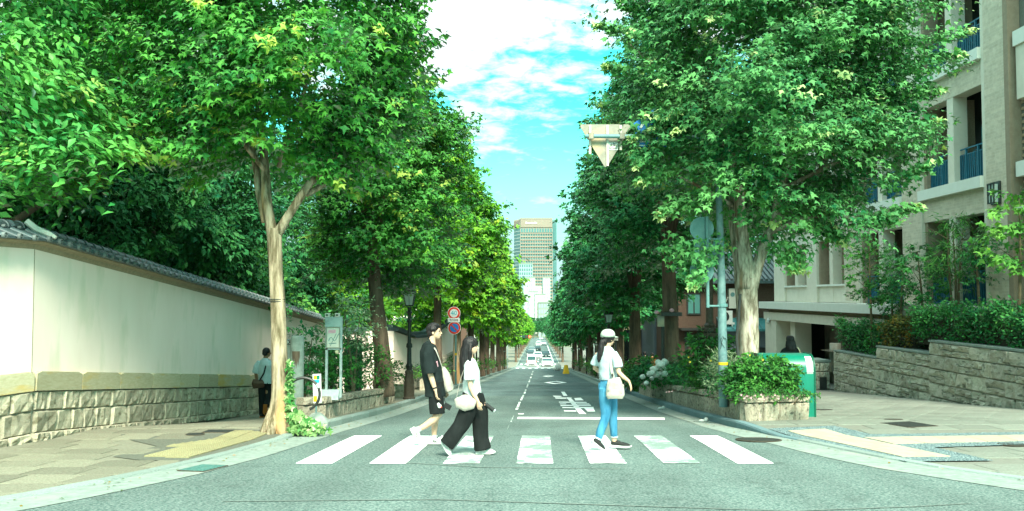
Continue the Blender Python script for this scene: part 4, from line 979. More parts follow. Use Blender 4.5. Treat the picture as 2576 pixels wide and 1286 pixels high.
MB().tube([((a.x+b.x)/2-.08, ya-.37, a.z-.35), ((a.x+b.x)/2-.08, ya-.345, a.z-.35)], .13, n=14).build('mark', 'steel_teal', t)
MB().tube([(a.x-.02, ya-.2, a.z-.5), (a.x-.18, ya-.2, a.z-.8), (a.x-.18, ya-.2, b.z-.9)], .04, n=6).build('conduit', 'offwhite', t)
t = thing('air_conditioner', 'white outdoor air conditioner unit with round fan on the teal canopy', 'air conditioner', e(1828, 808, ya-1.2))
a, b = e(1811, 782, ya-1.3), e(1843, 811, ya-1.3); wbox(a.x, b.x, ya-1.3, ya-.9, b.z, a.z).build('case', 'white', t)
cx = lerp(a.x, b.x, .33); MB().lathe([(.34, 0), (.34, .03), (.30, .03), (.30, .0)], (0, 0, 0), 20)
MB().tube([(cx, ya-1.33, (a.z+b.z)/2), (cx, ya-1.29, (a.z+b.z)/2)], .29, n=20).build('fan_grille', 'black_metal', t)
MB().tube([(cx, ya-1.35, (a.z+b.z)/2), (cx, ya-1.32, (a.z+b.z)/2)], .07, n=10).build('fan_hub', 'white', t)
MB().span(a.x, b.x+.1, ya-1.35, ya-1.25, b.z-.12, b.z).span(b.x-.05, b.x+.0, ya-1.35, ya-.8, b.z-.3, b.z).build('bracket', 'white', t)
# blue-grey neighbour and the pale brick shop
ya2 = 60.; e2 = lambda u, v: P(u, v, ya2)
h2 = thing('grey_house', 'blue grey clad house with a narrow window behind the tree trunk', 'house', (11, 61, gz(61)))
wbox(e2(1640, 0).x, e2(1704, 0).x, ya2, ya2+8, gz(60)-1, e2(0, 690).z).build('wall', 'grey_blue', h2)
window(1668, 1689, 720, 760, ya2, h2, bars=1); wbox(e2(1690, 0).x, e2(1694, 0).x, ya2-.12, ya2, gz(60), e2(0, 700).z).build('drainpipe', 'white', h2)
a = e2(1668, 815); m = MB(); m.add([(a.x, ya2-1.8, a.z), (e2(1705, 0).x, ya2-1.8, e2(0, 800).z), (e2(1705, 0).x, ya2, e2(0, 795).z), (a.x, ya2, a.z+.6)], [(0, 1, 2, 3)]); m.add([(a.x, ya2-1.8, a.z-.35), (e2(1705, 0).x, ya2-1.8, e2(0, 812).z), (e2(1705, 0).x, ya2-1.8, e2(0, 800).z), (a.x, ya2-1.8, a.z)], [(0, 1, 2, 3)]); m.build('awning', 'teal_roof', h2)
wbox(e2(1668, 0).x, e2(1703, 0).x, ya2-.6, ya2, gz(60)-1, e2(0, 822).z).build('shopfront', 'glass_dark', h2)
ya3 = 66.; e3 = lambda u, v: P(u, v, ya3)
h3 = thing('corner_shop', 'pale yellow brick shop with menu board and grey canopy beyond the right row of trees', 'shop', (10.5, 67, gz(67)))
wbox(e3(1560, 0).x, e3(1660, 0).x, ya3, ya3+9, gz(66)-1, e3(0, 765).z).build('wall', 'shop_brick', h3)
wbox(e3(1600, 0).x, e3(1666, 0).x, ya3+1, ya3+9, e3(0, 765).z, e3(0, 720).z).build('upper_storey', 'pale_block', h3)
wbox(e3(1619, 0).x, e3(1650, 0).x, ya3-1.6, ya3, e3(0, 823).z, e3(0, 808).z).build('canopy', 'steel', h3)
wbox(e3(1629, 0).x, e3(1640, 0).x, ya3-.1, ya3-.02, e3(0, 885).z, e3(0, 832).z).build('menu_board', 'text', h3)
bd = MB()
for i in range(9):
    z = lerp(e3(0, 840).z, e3(0, 880).z, i/8); bd.span(e3(1631, 0).x, e3(1638, 0).x, ya3-.115, ya3-.10, z-.05, z+.03)
bd.build('menu_lines', 'offwhite', h3)
wbox(e3(1612, 0).x, e3(1624, 0).x, ya3-.12, ya3-.02, e3(0, 880).z, e3(0, 858).z).build('poster', 'glass_dark', h3)
wbox(e3(1612.6, 0).x, e3(1616, 0).x, ya3-.14, ya3-.12, e3(0, 866).z, e3(0, 860).z).build('poster_mark', 'red', h3)
wbox(e3(1620, 0).x, e3(1623.4, 0).x, ya3-.14, ya3-.12, e3(0, 866).z, e3(0, 860).z).build('poster_mark', 'red', h3)
MB().ball(e3(1643, 868)+Vector((0, -.5, 0)), (.25, .2, .5), 8, 6).build('lantern', 'warm_lamp', h3, smooth=True)
wbox(e3(1565, 0).x, e3(1608, 0).x, ya3-.06, ya3-.0, gz(66), e3(0, 830).z).build('shop_window', 'glass_dark', h3)
for i in range(7):   # more fronts behind the right row
    y = 78+i*11; x = krx(y)+5.2+rg.uniform(-.4, .8); h = rg.uniform(4.5, 8)
    b_ = thing('shop_house', ['cream', 'grey', 'brown', 'white', 'tan', 'pale grey', 'beige'][i]+' shop front behind the right trees, '+['nearest', 'second', 'third', 'fourth', 'fifth', 'sixth', 'farthest'][i]+' of the hidden fronts', 'building', (x, y, gz(y)), group='fronts behind the right trees')
    wbox(x, x+8, y, y+10.2, gz(y)-1.5, gz(y)+h).build('wall', ['plaster', 'grey_blue', 'stucco_brown', 'pale_block', 'shop_brick', 'facade', 'offwhite'][i], b_)
    for k in range(3): wbox(x-.05, x-.0, y+1+3*k, y+2.8+3*k, gz(y)+.2, gz(y)+2.6).build('window', 'glass_dark', b_); wbox(x-.05, x-.0, y+1+3*k, y+2.8+3*k, gz(y)+3.4, gz(y)+4.3).build('window', 'window_teal', b_)
for i in range(8):
    y = 56+i*12; x = klx(y)-6.5-rg.uniform(0, 1); h = rg.uniform(3.5, 6)
    b_ = thing('garden_house', ['white', 'cream', 'grey', 'tan', 'pale', 'beige', 'brown', 'ivory'][i]+' house front behind the left trees, '+['nearest', 'second', 'third', 'fourth', 'fifth', 'sixth', 'seventh', 'farthest'][i]+' of the hidden fronts', 'building', (x, y, gz(y)), group='fronts behind the left trees')
    wbox(x-8, x, y, y+11, gz(y)-1.5, gz(y)+h).build('wall', ['pale_block', 'plaster', 'facade', 'shop_brick', 'offwhite', 'facade', 'stucco_brown', 'plaster'][i], b_)
    for k in range(3): wbox(x, x+.05, y+1+3*k, y+2.8+3*k, gz(y)+.2, gz(y)+2.6).build('window', 'glass_dark', b_)
# ================================================================ stone planters
def planter(pts, htop, label, soilz=.06, parts=True, mt='planter_stone'):
    """pts: closed ground outline (world xy), height in metres above local pavement"""
    c = sum((Vector((p[0], p[1], 0)) for p in pts), Vector())/len(pts)
    t = thing('stone_planter', label, 'planter', (c.x, c.y, gz(c.y))); n = len(pts)
    q = [(p[0], p[1], sw(p[0], p[1])+htop) for p in pts]
    ins = [(c.x+(p[0]-c.x)*.96, c.y+(p[1]-c.y)*.985) for p in pts]
    mb = MB(); mb.add([(a[0], a[1], z-soilz) for a, (_, _, z) in zip(ins, q)], [tuple(range(n))]); mb.build('soil', 'soil', t)
    for i in range(n):
        a, b = Vector(q[i]), Vector(q[(i+1) % n]); d = b-a; L = Vector((d.x, d.y, 0)).length; rz = math.atan2(d.y, d.x); ry = -math.atan2(d.z, L); nn = Vector((d.y, -d.x, 0)).normalized()
        if nn.dot(Vector((0, -1, 0)))+(-nn.x if c.x > 0 else nn.x) < -.2: continue
        ns = max(1, round(L/.42)); off = -.09
        for k in range(ns):
            t0, t1 = k/ns, (k+1)/ns; m_ = a.lerp(b, (t0+t1)/2)
            for nm, dz, hh, o_ in (('cap_stone', -.07, .14, off+.03), ('stone', -.14-(htop-.14)/2-.03, htop-.14+.06, off)):
                if nm == 'stone' and (k % 1): continue
                link(nm, rg.choice(STN[mt]), t, (m_.x+nn.x*o_, m_.y+nn.y*o_, m_.z+dz), (0, ry, rz), (L/ns-.012, .24, hh-.01))
    return t
A_ = G(1880, 1060, True); B_ = G(2035, 1055, True); C_ = G(1678, 1008, True); D_ = G(1611, 992, True)
BK = (A_.x+1.5, B_.y)
planter([(C_.x, C_.y), (A_.x, A_.y), (B_.x, B_.y), (B_.x+.45, 22), (C_.x+1.5, C_.y)], .47, 'long rough stone planter full of shrubs beside the right kerb')
planter([(4.35, 30.2), (4.28, 26.9), (5.7, 26.9), (5.8, 30.2)], .55, 'small stone planter with white hydrangeas at the far end of the long one')
LP1 = G(797, 1046, True); LP2 = G(1003, 997, True)
pl = planter([(-4.5, 25.2), (-4.35, 18.5), (-3.92, 16.6), (-3.62, 17.0), (-3.35, 25.2)], .42, 'stone edged planting bed with loose shrubs left of the lamp post')
# ================================================================ STREET FURNITURE
def lamp_post(p, H, label, group=None):
    t = thing('street_lamp', label, 'street lamp', p, group); s = H/3.5; P0 = Vector(p)
    def L(prof, n=12, z=0): return MB().lathe([(r*s, (h+z)*s) for r, h in prof], p, n)
    L([(.19, -.05), (.19, .05), (.165, .08), (.15, .5), (.12, .75), (.13, .78), (.13, .82), (.095, .86)], 8).build('base', 'brown_metal', t)
    L([(.075, .85), (.10, .95), (.11, .98), (.07, 1.05), (.062, 1.5), (.085, 1.52), (.09, 1.56), (.085, 1.62), (.055, 1.66), (.05, 2.25), (.075, 2.27), (.08, 2.33), (.05, 2.37), (.055, 2.5), (.09, 2.56), (.05, 2.62), (.06, 2.72)], 14).build('pole', 'black_metal', t, smooth=True)
    MB().tube([P0+Vector((.05*s, 0, 1.9*s)), P0+Vector((.2*s, 0, 1.87*s))], .012*s, 6).build('arm', 'black_metal', t)
    # four sided lantern
    h = MB(); zt = 3.14
    def sq(r, z): return [(p[0]+i*r*s, p[1]+j*r*s, p[2]+z*s) for i, j in ((-1, -1), (1, -1), (1, 1), (-1, 1))]
    g = MB(); a, b = sq(.10, 2.76), sq(.165, 3.12); g.add(a+b, [(0, 1, 5, 4), (1, 2, 6, 5), (2, 3, 7, 6), (3, 0, 4, 7)]); lan = g.build('lantern_glass', 'lampglass', t)
    f = MB()
    for i in range(4): f.tube([a[i], b[i]], .014*s, 5); f.tube([b[i], b[(i+1) % 4]], .02*s, 5); f.tube([a[i], a[(i+1) % 4]], .018*s, 5); f.tube([((Vector(a[i])+Vector(a[(i+1) % 4]))/2), ((Vector(b[i])+Vector(b[(i+1) % 4]))/2)], .006*s, 4)
    f.build('lantern_frame', 'black_metal', t)
    r = MB(); a, b, c = sq(.215, 3.12), sq(.12, 3.27), sq(.03, 3.38); r.add(a+b+c, [(0, 1, 5, 4), (1, 2, 6, 5), (2, 3, 7, 6), (3, 0, 4, 7), (4, 5, 9, 8), (5, 6, 10, 9), (6, 7, 11, 10), (7, 4, 8, 11), (3, 2, 1, 0), (8, 9, 10, 11)])
    r.lathe([(.03*s, 3.37*s), (.03*s, 3.40*s), (.012*s, 3.43*s), (.02*s, 3.46*s), (.004, 3.50*s)], p, 8); r.build('lantern_roof', 'black_metal', t)
    return t
p = G(1029, 1004, True); lamp_post(p, 3.5*(p.y/26.3)*1.0, 'tall dark Victorian style street lamp on the left pavement beside the garden wall')
lampL = p.copy()
lamp_post((-145*0-1.0, 66, sw(-1.0, 66)) if False else tuple(P(1217, 0, 64).to_2d())+(sw(P(1217, 0, 64).x, 64),), 3.9, 'small distant street lamp in the left row of tree trunks')
x = P(1527, 0, 36).x; lamp_post((x, 36, sw(x, 36)), P(1527, 768, 36).z-sw(x, 36), 'street lamp behind the woman in the cap, its pale lantern just above her')
# information board
bz = sw(-4.3, 18.)+.36; yb = 17.6
def Q(u, v, y=yb): return P(u, v, y)
t = thing('map_board', 'grey steel street map board on two posts with small lights on top', 'notice board', Q(840, 1003))
m = MB()
for u in (821, 857): a, b = Q(u, 1000), Q(u, 797); m.span(a.x-.022, a.x+.022, yb-.03, yb+.03, a.z, b.z)
a, b = Q(819, 797), Q(859, 822); m.span(a.x, b.x, yb-.045, yb+.045, b.z, a.z)
a, b = Q(819, 876), Q(859, 880); m.span(a.x, b.x, yb-.03, yb+.03, b.z, a.z); m.build('frame', 'steel', t)
a, b = Q(822, 823), Q(856, 876); pn = MB().span(a.x, b.x, yb-.05, yb+.02, b.z, a.z).build('panel', 'galv', t)
wd = b.x-a.x; ht = a.z-b.z
MB().span(a.x+.02, b.x-.02, yb-.053, yb-.05, b.z+.02, a.z-.02).build('map_print', 'offwhite', pn)
mk = MB(); rg = random.Random(2)
mk.tube([(a.x+.05+wd*.85*i/8, yb-.055, b.z+ht*(.35+.13*math.sin(i*1.1)+.03*i)) for i in range(9)], .006, 4)
mk.tube([(a.x+wd*.3+.02*i, yb-.055, b.z+ht*(.1+.1*i)) for i in range(7)], .005, 4); mk.tube([(a.x+wd*.2, yb-.055, b.z+ht*.22), (a.x+wd*.75, yb-.055, b.z+ht*.24)], .006, 4)
mk.build('map_lines', 'steel_teal', pn)
MB().span(a.x+.04, a.x+wd*.7, yb-.0545, yb-.053, a.z-.12, a.z-.05).build('map_heading', 'petal_pink', pn)
MB().tube([(Q(848, 890).x, yb-.03, Q(848, 885).z), (Q(848, 890).x, yb-.02, Q(848, 885).z)], (.035), 12).build('tag', 'ledge_stone', t)
for u in (825, 850):
    a = Q(u, 797); MB().span(a.x-.04, a.x+.04, yb-.09, yb+.03, a.z+.0, a.z+.07).build('light', 'offwhite', t); MB().span(a.x-.022, a.x+.022, yb-.10, yb-.09, a.z+.02, a.z+.05).build('lens', 'black_metal', t)
m = MB(); a = Q(813, 1004); b = Q(866, 980); m.prism([(yb-.16, a.z), (yb+.16, a.z), (yb+.05, b.z), (yb-.05, b.z)], 0, Q(816, 0).x, Q(863, 0).x); m.build('foot_plate', 'steel', t)
# concrete pillar and grey panel in front of the wall
yp = 17.0
t = thing('concrete_post', 'smooth round grey concrete utility post with dark stain behind the left tree', 'post', P(762, 1040, yp))
a, b = P(741, 0, yp), P(774, 0, yp); r = (b.x-a.x)/2; c = (a.x+r, yp, 0); zb, zt = sw(c[0], yp)-.1, P(760, 846, yp).z
MB().lathe([(r, zb), (r, zt), (r*.9, zt+.01)], c, 24).build('shaft', 'concrete', t, smooth=True)
mk = MB(); 
for k in range(9):
    an = -math.pi/2-.5+k*.13; h = [.30, .42, .33, .5, .45, .52, .40, .46, .30][k]
    mk.add([(c[0]+math.cos(an+d)*(r+.003), yp+math.sin(an+d)*(r+.003), z) for d, z in ((-.075, zt-.13-.15), (.075, zt-.15-.13), (.07, zt-.2-h*.6), (0, zt-.25-h*.7), (-.07, zt-.2-h*.55))], [(0, 1, 2, 3, 4)])
mk.build('stain', 'bark_c', t)
t = thing('service_cabinet', 'flat grey cabinet panel between the left tree trunk and the concrete post', 'cabinet', P(728, 1040, yp+.2))
a, b = P(718, 855, yp+.2), P(744, 1040, yp+.2); MB().span(a.x, b.x, yp+.12, yp+.5, sw(a.x, yp)-.1, a.z).build('case', 'concrete', t)
a, b = P(722, 855, yp+.2), P(735, 866, yp+.2); MB().span(a.x, b.x+.03, yp+.10, yp+.12, b.z, a.z).build('sign_plate', 'text', t)
textobj('NOV', .085, 'signwhite', t, ((a.x+b.x)/2+.02, yp+.098, (a.z+b.z)/2), (R(90), 0, 0))
# black ring guard
c = P(763, 992, 15.3); t = thing('ring_guard', 'open black ring of bent pipe standing beside the left tree trunk', 'guard rail', c)
r = 41/FPX*15.3; pts = [c+Vector((math.cos(an)*r, 0, math.sin(an)*r)) for an in [R(150-i*12) for i in range(19)]]
MB().tube(pts, .024, 8, ref=(0, 1, 0)).build('pipe', 'black_metal', t, smooth=True)
a = pts[10]; MB().tube([a+Vector((-.02, 0, .03)), a+Vector((.02, 0, -.03))], .028, 8).build('clamp', 'steel', t)
# little sign with concrete foot
ys_ = 15.6; t = thing('small_sign', 'small colourful notice on a teal pole in a pyramid concrete foot', 'sign', P(797, 1052, ys_))
a, b = P(788, 941, ys_), P(808, 1014, ys_); zf = sw(a.x+.1, ys_)
MB().tube([(a.x+.05, ys_+.03, zf), (a.x+.05, ys_+.03, b.z+.3)], .014, 8).build('pole', 'steel_teal', t)
fr = MB().box(((a.x+b.x)/2, ys_, (a.z+b.z)/2), (b.x-a.x, .02, a.z-b.z), (0, R(-2), 0)).build('board', 'signwhite', t)
w_ = b.x-a.x; h_ = a.z-b.z
for x0, x1, z0, z1, mm in ((.08, .45, .82, .95, 'yellow'), (.45, .8, .82, .95, 'bin_green'), (.08, .8, .70, .80, 'cyan'), (.10, .5, .05, .24, 'yellow'), (.72, .84, .10, .22, 'red')):
    MB().span(a.x+w_*x0, a.x+w_*x1, ys_-.016, ys_-.011, b.z+h_*z0, b.z+h_*z1).build('print', mm, fr)
pf = (a.x+.06, ys_+.03, zf); MB().lathe([(.24, -.05), (.24, .02), (.10, .16), (.06, .18)], pf, 8).build('foot', 'concrete', t)
# brown planter box right of bed
p = G(1018, 1000, True); t = thing('planter_box', 'small brown planter box at the foot of the tall left lamp', 'planter', (p.x-.15, p.y, p.z))
MB().lathe([(.28, 0), (.33, .42), (.28, .42), (.28, .36)], (p.x-.15, p.y, p.z-.03), 4).build('box', 'planter_stone', t); shrub('plant', 'leaf_shrub', 'quad', (p.x-.15, p.y, p.z+.35), (.32, .75), 60, 14, .07, 5, t)
# round signs
yg = 41.; t = thing('road_sign', 'pole with round 40 speed limit and no parking signs on the left kerb', 'road sign', P(1144, 968, yg))
x = P(1144, 0, yg).x; x2 = P(1149, 0, yg).x
MB().tube([(x2, yg, sw(x, yg)), (x2, yg, P(1144, 776, yg).z)], .045, 10).build('pole', 'steel_teal', t, smooth=True)
MB().tube([(x2, yg, P(0, 894, yg).z), (x2, yg, P(0, 888, yg).z)], .05, 10).build('band', 'yellow', t)
def disc(c, r, mt, nm, par, d=0., th=.012, n=40): return MB().tube([(c[0], c[1]-d, c[2]), (c[0], c[1]-d-th, c[2])], r, n).build(nm, mt, par)
c1 = P(1142, 788, yg-.06); k = disc(c1, .30, 'signwhite', 'speed_sign', t); MB()
def annulus(c, r0, r1, mt, nm, par, y):
    n = 40; m = MB(); m.add([(c[0]+math.cos(2*math.pi*i/n)*r, y, c[2]+math.sin(2*math.pi*i/n)*r) for r in (r0, r1) for i in range(n)], [(i, (i+1) % n, n+(i+1) % n, n+i) for i in range(n)]); return m.build(nm, mt, par)
annulus(c1, .195, .28, 'red', 'rim', k, c1.y-.017); textobj('40', .30, 'cyan', k, (c1.x, c1.y-.018, c1.z), (R(90), 0, 0), 'numeral', .004)
c2 = P(1143, 825, yg-.06); k = disc(c2, .30, 'signwhite', 'no_parking_sign', t); annulus(c2, .20, .28, 'red', 'rim', k, c2.y-.017); disc(c2, .20, 'blue', 'face', k, .013, .003)
MB().box((c2.x, c2.y-.022, c2.z), (.40, .006, .055), (0, R(45), 0)).build('slash', 'red', k)
a, b = P(1127, 800, yg), P(1157, 811, yg); k = MB().span(a.x, b.x, yg-.08, yg-.06, b.z, a.z).build('plate', 'signwhite', t)
textobj('市内全域', .105, 'text', k, ((a.x+b.x)/2, yg-.083, (a.z+b.z)/2), (R(90), 0, 0))
# ---- right steel pole with arm and triangular sign seen from behind
yq = 17.6; xq = P(1809, 0, yq).x
t = thing('sign_pole', 'blue grey steel traffic sign pole with yellow band rising from the right planter', 'pole', (xq, yq, sw(xq, yq)))
ztop = P(0, 325, yq).z
MB().tube([(xq, yq, sw(xq, yq)+.2), (P(1812, 0, yq).x-.03, yq, 1.5), (P(1806, 0, yq).x, yq, P(0, 600, yq).z), (P(1798, 0, yq).x, yq, ztop)], [.092, .088, .070, .055], 16).build('shaft', 'pole_steel', t, smooth=True)
MB().tube([(xq, yq, P(0, 918, yq).z), (xq, yq, P(0, 911, yq).z)], .096, 16).build('band', 'yellow', t)
za = P(0, 343, yq-.1).z; xl = P(1473, 0, yq-.15).x
MB().tube([(xl, yq-.12, za), (P(1800, 0, yq).x, yq-.12, za-.02)], .042, 10, ref=(0, 1, 0)).build('arm', 'steel_teal', t, smooth=True)
# graffiti
gr = MB()
for ln in ([(-.06, .22), (-.05, .10), (-.065, .0)], [(.0, .23), (-.05, .12), (.01, .02)], [(.03, .10), (.035, .095)], [(.02, .22), (.055, .18), (.05, .06), (.06, -.02)], [(-.06, .18), (-.02, .25), (.03, .17)]):
    zc = P(0, 862, yq).z-.12
    gr.tube([(xq+a_, yq-.093, zc+b_) for a_, b_ in ln], .0045, 4)
gr.build('graffiti', 'text', t)
# bracket pipe and three sign backs
yk = yq-.05; xp = P(1773, 0, yk).x
m = MB(); m.tube([(xp, yk, P(0, 774, yk).z), (xp, yk, P(0, 545, yk).z)], .033, 8)
for v in (770, 602): m.tube([(xp, yk, P(0, v, yk).z), (xq-.02, yk, P(0, v, yk).z)], .02, 6)
m.build('bracket_pipe', 'steel_teal', t, smooth=True)
for v, sh in ((575, 'r'), (626, 'q'), (682, 'r')):
    c = P(1768 if sh == 'r' else 1781, v, yk-.05)
    if sh == 'r': disc(c, .24, 'steel_teal', 'round_sign_back', t, -.10)
    else: a, b = P(1748, 600, yk), P(1812, 652, yk); MB().span(a.x, b.x, yk+.06, yk+.075, b.z, a.z).build('plate_back', 'steel_teal', t)
for z in (P(0, 768, yq).z,): MB().tube([(xq, yq, z-.03), (xq, yq, z+.03)], .105, 12).build('clamp', 'steel_teal', t)
# triangular sign, back side
ysn = yq+.0; a, b, c = P(1456, 313, ysn), P(1592, 313, ysn), P(1524, 425, ysn)
t2 = thing('overhead_sign', 'triangular stop sign seen from behind hanging on the arm above the road', 'sign', ((a.x+b.x)/2, ysn, a.z))
def rtri(a, b, c, r=.04):
    out = []
    P3 = [a, b, c]
    for i in range(3):
        p, q, s_ = P3[i], P3[i-1], P3[(i+1) % 3]; d1 = (q-p).normalized(); d2 = (s_-p).normalized()
        for k in range(4):
            t_ = k/3; out.append(p+d1*r*(1-t_)**1.5*1.6+d2*r*t_**1.5*1.6)
    return out
tr = rtri(a, b, c); n = len(tr)
MB().add([(p.x, ysn, p.z) for p in tr]+[(p.x, ysn+.012, p.z) for p in tr], [tuple(range(n)), tuple(range(2*n-1, n-1, -1))]+[(i, (i+1) % n, n+(i+1) % n, n+i) for i in range(n)]).build('plate', 'galv', t2)
for u, v0, v1 in ((1484, 316, 388), (1528, 316, 418), (1561, 316, 378)):
    a_, b_ = P(u-3, v0, ysn), P(u+3, v1, ysn); MB().span(a_.x, b_.x, ysn-.035, ysn-.001, b_.z, a_.z).build('rib', 'offwhite', t2)
a_, b_ = P(1531, 359, ysn), P(1554, 378, ysn); pl_ = MB().span(a_.x, b_.x, ysn-.008, ysn-.002, b_.z, a_.z).build('date_label', 'signwhite', t2)
textobj('4年', .085, 'text', pl_, ((a_.x+b_.x)/2, ysn-.011, lerp(a_.z, b_.z, .33)), (R(90), 0, 0)); textobj('12345678', .034, 'text', pl_, ((a_.x+b_.x)/2, ysn-.011, lerp(a_.z, b_.z, .8)), (R(90), 0, 0), 'small_print')
MB().tube([(P(1484, 0, ysn).x, ysn-.13, za+.06), (P(1484, 0, ysn).x, ysn-.13, za-.06)], .06, 8).build('clamp', 'galv', t2); MB().tube([(P(1561, 0, ysn).x, ysn-.13, za+.06), (P(1561, 0, ysn).x, ysn-.13, za-.06)], .06, 8).build('clamp', 'galv', t2)
# two blue signs half hidden by leaves
t3 = thing('blue_sign', 'blue road sign with white mark on the arm, half covered by leaves', 'sign', P(1625, 352, yq))
a_, b_ = P(1595, 338, yq), P(1672, 374, yq); MB().span(a_.x, b_.x, yq-.2, yq-.18, b_.z, a_.z).build('plate', 'blue', t3)
m = MB(); m.span(a_.x+.02, a_.x+.04, yq-.205, yq-.2, b_.z+.02, a_.z-.02).span(a_.x+.02, b_.x-.02, yq-.205, yq-.2, b_.z+.02, b_.z+.04).span(a_.x+.09, a_.x+.35, yq-.205, yq-.2, b_.z+.09, a_.z-.07); m.build('white_mark', 'signwhite', t3)
t4 = thing('tilted_blue_sign', 'tilted blue arrow sign among the leaves above the other blue sign', 'sign', P(1625, 305, yq))
c = P(1628, 305, yq-.2); MB().box(tuple(c), (.50, .02, .24), (0, R(-35), 0)).build('plate', 'blue', t4); MB().box((c.x-.03, c.y-.015, c.z+.02), (.38, .006, .05), (0, R(-55), 0)).build('white_arrow', 'signwhite', t4)
# ---- green storage bin with curved lid
yb = 17.6; a, b = P(1955, 893, yb), P(2053, 1043, yb); zg_ = sw(b.x, yb)-.02; zt_ = a.z; H = zt_-zg_
t = thing('storage_bin', 'green steel street bin with curved lid and white notice behind the planter end', 'bin', ((a.x+b.x)/2, yb, zg_))
def prof(r, z0=0., z1=0., n=9, dep=.62, ex=0.):
    q = [(yb-ex, zg_+z0)]+[(yb-ex+r*(1-math.cos(i*math.pi/2/n)), zt_+ex-r+r*math.sin(i*math.pi/2/n)) for i in range(n+1)]+[(yb+dep+ex, zt_+ex), (yb+dep+ex, zg_+z0)]
    return q
MB().prism(prof(.30), 0, a.x-.3, b.x-.03).build('body', 'bin_green', t, smooth=True)
MB().prism(prof(.30, ex=.012), 0, b.x-.03, b.x).build('end_panel', 'bin_dark', t)
MB().prism(prof(.30, ex=.012), 0, a.x-.33, a.x-.3).build('end_panel', 'bin_dark', t)
MB().span(a.x-.3, b.x-.03, yb-.008, yb, zt_-.36, zt_-.345).build('lid_seam', 'bin_dark', t)
pf = prof(.303)[1:11]; m = MB(); x0, x1 = b.x-.17, b.x-.045
pts_ = [(pf[0][0], pf[0][1]-.07)]+pf[:7]; m.add([(x, y-.004, z+.002) for x in (x0, x1) for y, z in pts_], [(i, i+1, len(pts_)+i+1, len(pts_)+i) for i in range(len(pts_)-1)]); nt_ = m.build('notice', 'signwhite', t, smooth=True)
nc = pts_[3]; nn = (x0+.04, nc[0]-.012, nc[1]+.01); annl = MB(); n = 20
annl.add([(x0+.045+math.cos(2*math.pi*i/n)*r, nc[0]-.008+math.sin(2*math.pi*i/n)*r*.35, nc[1]+.004+math.sin(2*math.pi*i/n)*r*.9) for r in (.026, .034) for i in range(n)], [(i, (i+1) % n, n+(i+1) % n, n+i) for i in range(n)]); annl.build('round_mark', 'red', nt_)
# ---- small black spot light posts, planter boxes, tree stakes along both rows
spots = [(1237, 50), (1257, 57), (1268, 62), (1283, 70), (1290, 78), (1300, 90), (1309, 104)]
names = ['nearest', 'second', 'third', 'fourth', 'fifth', 'sixth', 'farthest']
def spotpost(x, y, h, label, grp):
    t = thing('spotlight_post', label, 'light post', (x, y, sw(x, y)), grp)
    MB().span(x-.05, x+.05, y-.05, y+.05, sw(x, y)-.05, sw(x, y)+h).build('post', 'black_metal', t)
    MB().span(x-.10, x+.10, y-.12, y+.10, sw(x, y)+h, sw(x, y)+h+.13).build('housing', 'offwhite', t)
    MB().span(x-.14, x+.14, y-.14, y+.12, sw(x, y)+h+.13, sw(x, y)+h+.17).build('hood', 'black_metal', t)
for i, (u, y) in enumerate(spots):
    x = P(u, 0, y).x; x = min(x, klx(y)-.35); spotpost(x, y, 2.0, names[i]+' slim black spotlight post of the left row', 'spotlight posts along the left kerb')
for i, y in enumerate([44, 52, 60, 72, 86, 100]):
    x = krx(y)+.45; spotpost(x, y, 2.1, names[i]+' slim black spotlight post of the right row', 'spotlight posts along the right kerb')
for i, (y, sd) in enumerate([(36.5, -1), (45, -1), (48.5, -1), (53, -1), (60, -1), (68, -1), (76, -1), (86, -1), (96, -1), (108, -1)]+[(47, 1), (56, 1), (66, 1), (78, 1), (92, 1)]):
    kx = (klx(y)-.75) if sd < 0 else krx(y)+.75
    nm = ('nearest', 'second', 'third', 'fourth', 'fifth', 'sixth', 'seventh', 'eighth', 'ninth', 'tenth')[i if sd < 0 else i-10]
    t = thing('planter_box', nm+' low planter box with greenery in the '+('left' if sd < 0 else 'right')+' row of street trees', 'planter', (kx, y, sw(kx, y)), 'planter boxes along the '+('left' if sd < 0 else 'right')+' kerb')
    MB().span(kx-.4, kx+.4, y-.9, y+.9, sw(kx, y)-.1, sw(kx, y)+.45).build('box', 'planter_stone', t)
    me_ = crown('plant', 'leaf_shrub' if i % 3 else 'leaf_lime', 'quad', [(0, .5), (.5, .6), (1, .3)], .4, 1.1+.25*(i % 2), 50, 12, .10, 40+i, spray=.3, up=.8); link('plant', me_, t, (kx, y, sw(kx, y)))
# black service boxes hanging on R2
x, y = P(1670, 0, 28).x, 28.
# hose-like dark cable on trunk handled with the tree
# traffic light on an arm, far left
yt = 118.; c = P(1325, 847, yt); t = thing('traffic_light', 'horizontal traffic light showing red on an arm over the far crossroads', 'traffic light', (klx(yt)-.5, yt, sw(klx(yt)-.5, yt)))
x0 = klx(yt)-.5; MB().tube([(x0, yt, sw(x0, yt)), (x0, yt, c.z+.6)], .09, 8).tube([(x0, yt, c.z+.1), (c.x-.5, yt, c.z)], .06, 6).build('pole', 'steel', t)
MB().span(c.x-.62, c.x+.62, yt-.15, yt+.1, c.z-.2, c.z+.2).build('housing', 'black_metal', t)
for i, mm in enumerate(('bin_dark', 'brown_metal', 'redlight')): disc((c.x-.4+.4*i, yt-.15, c.z), .15, mm, 'lens', t)
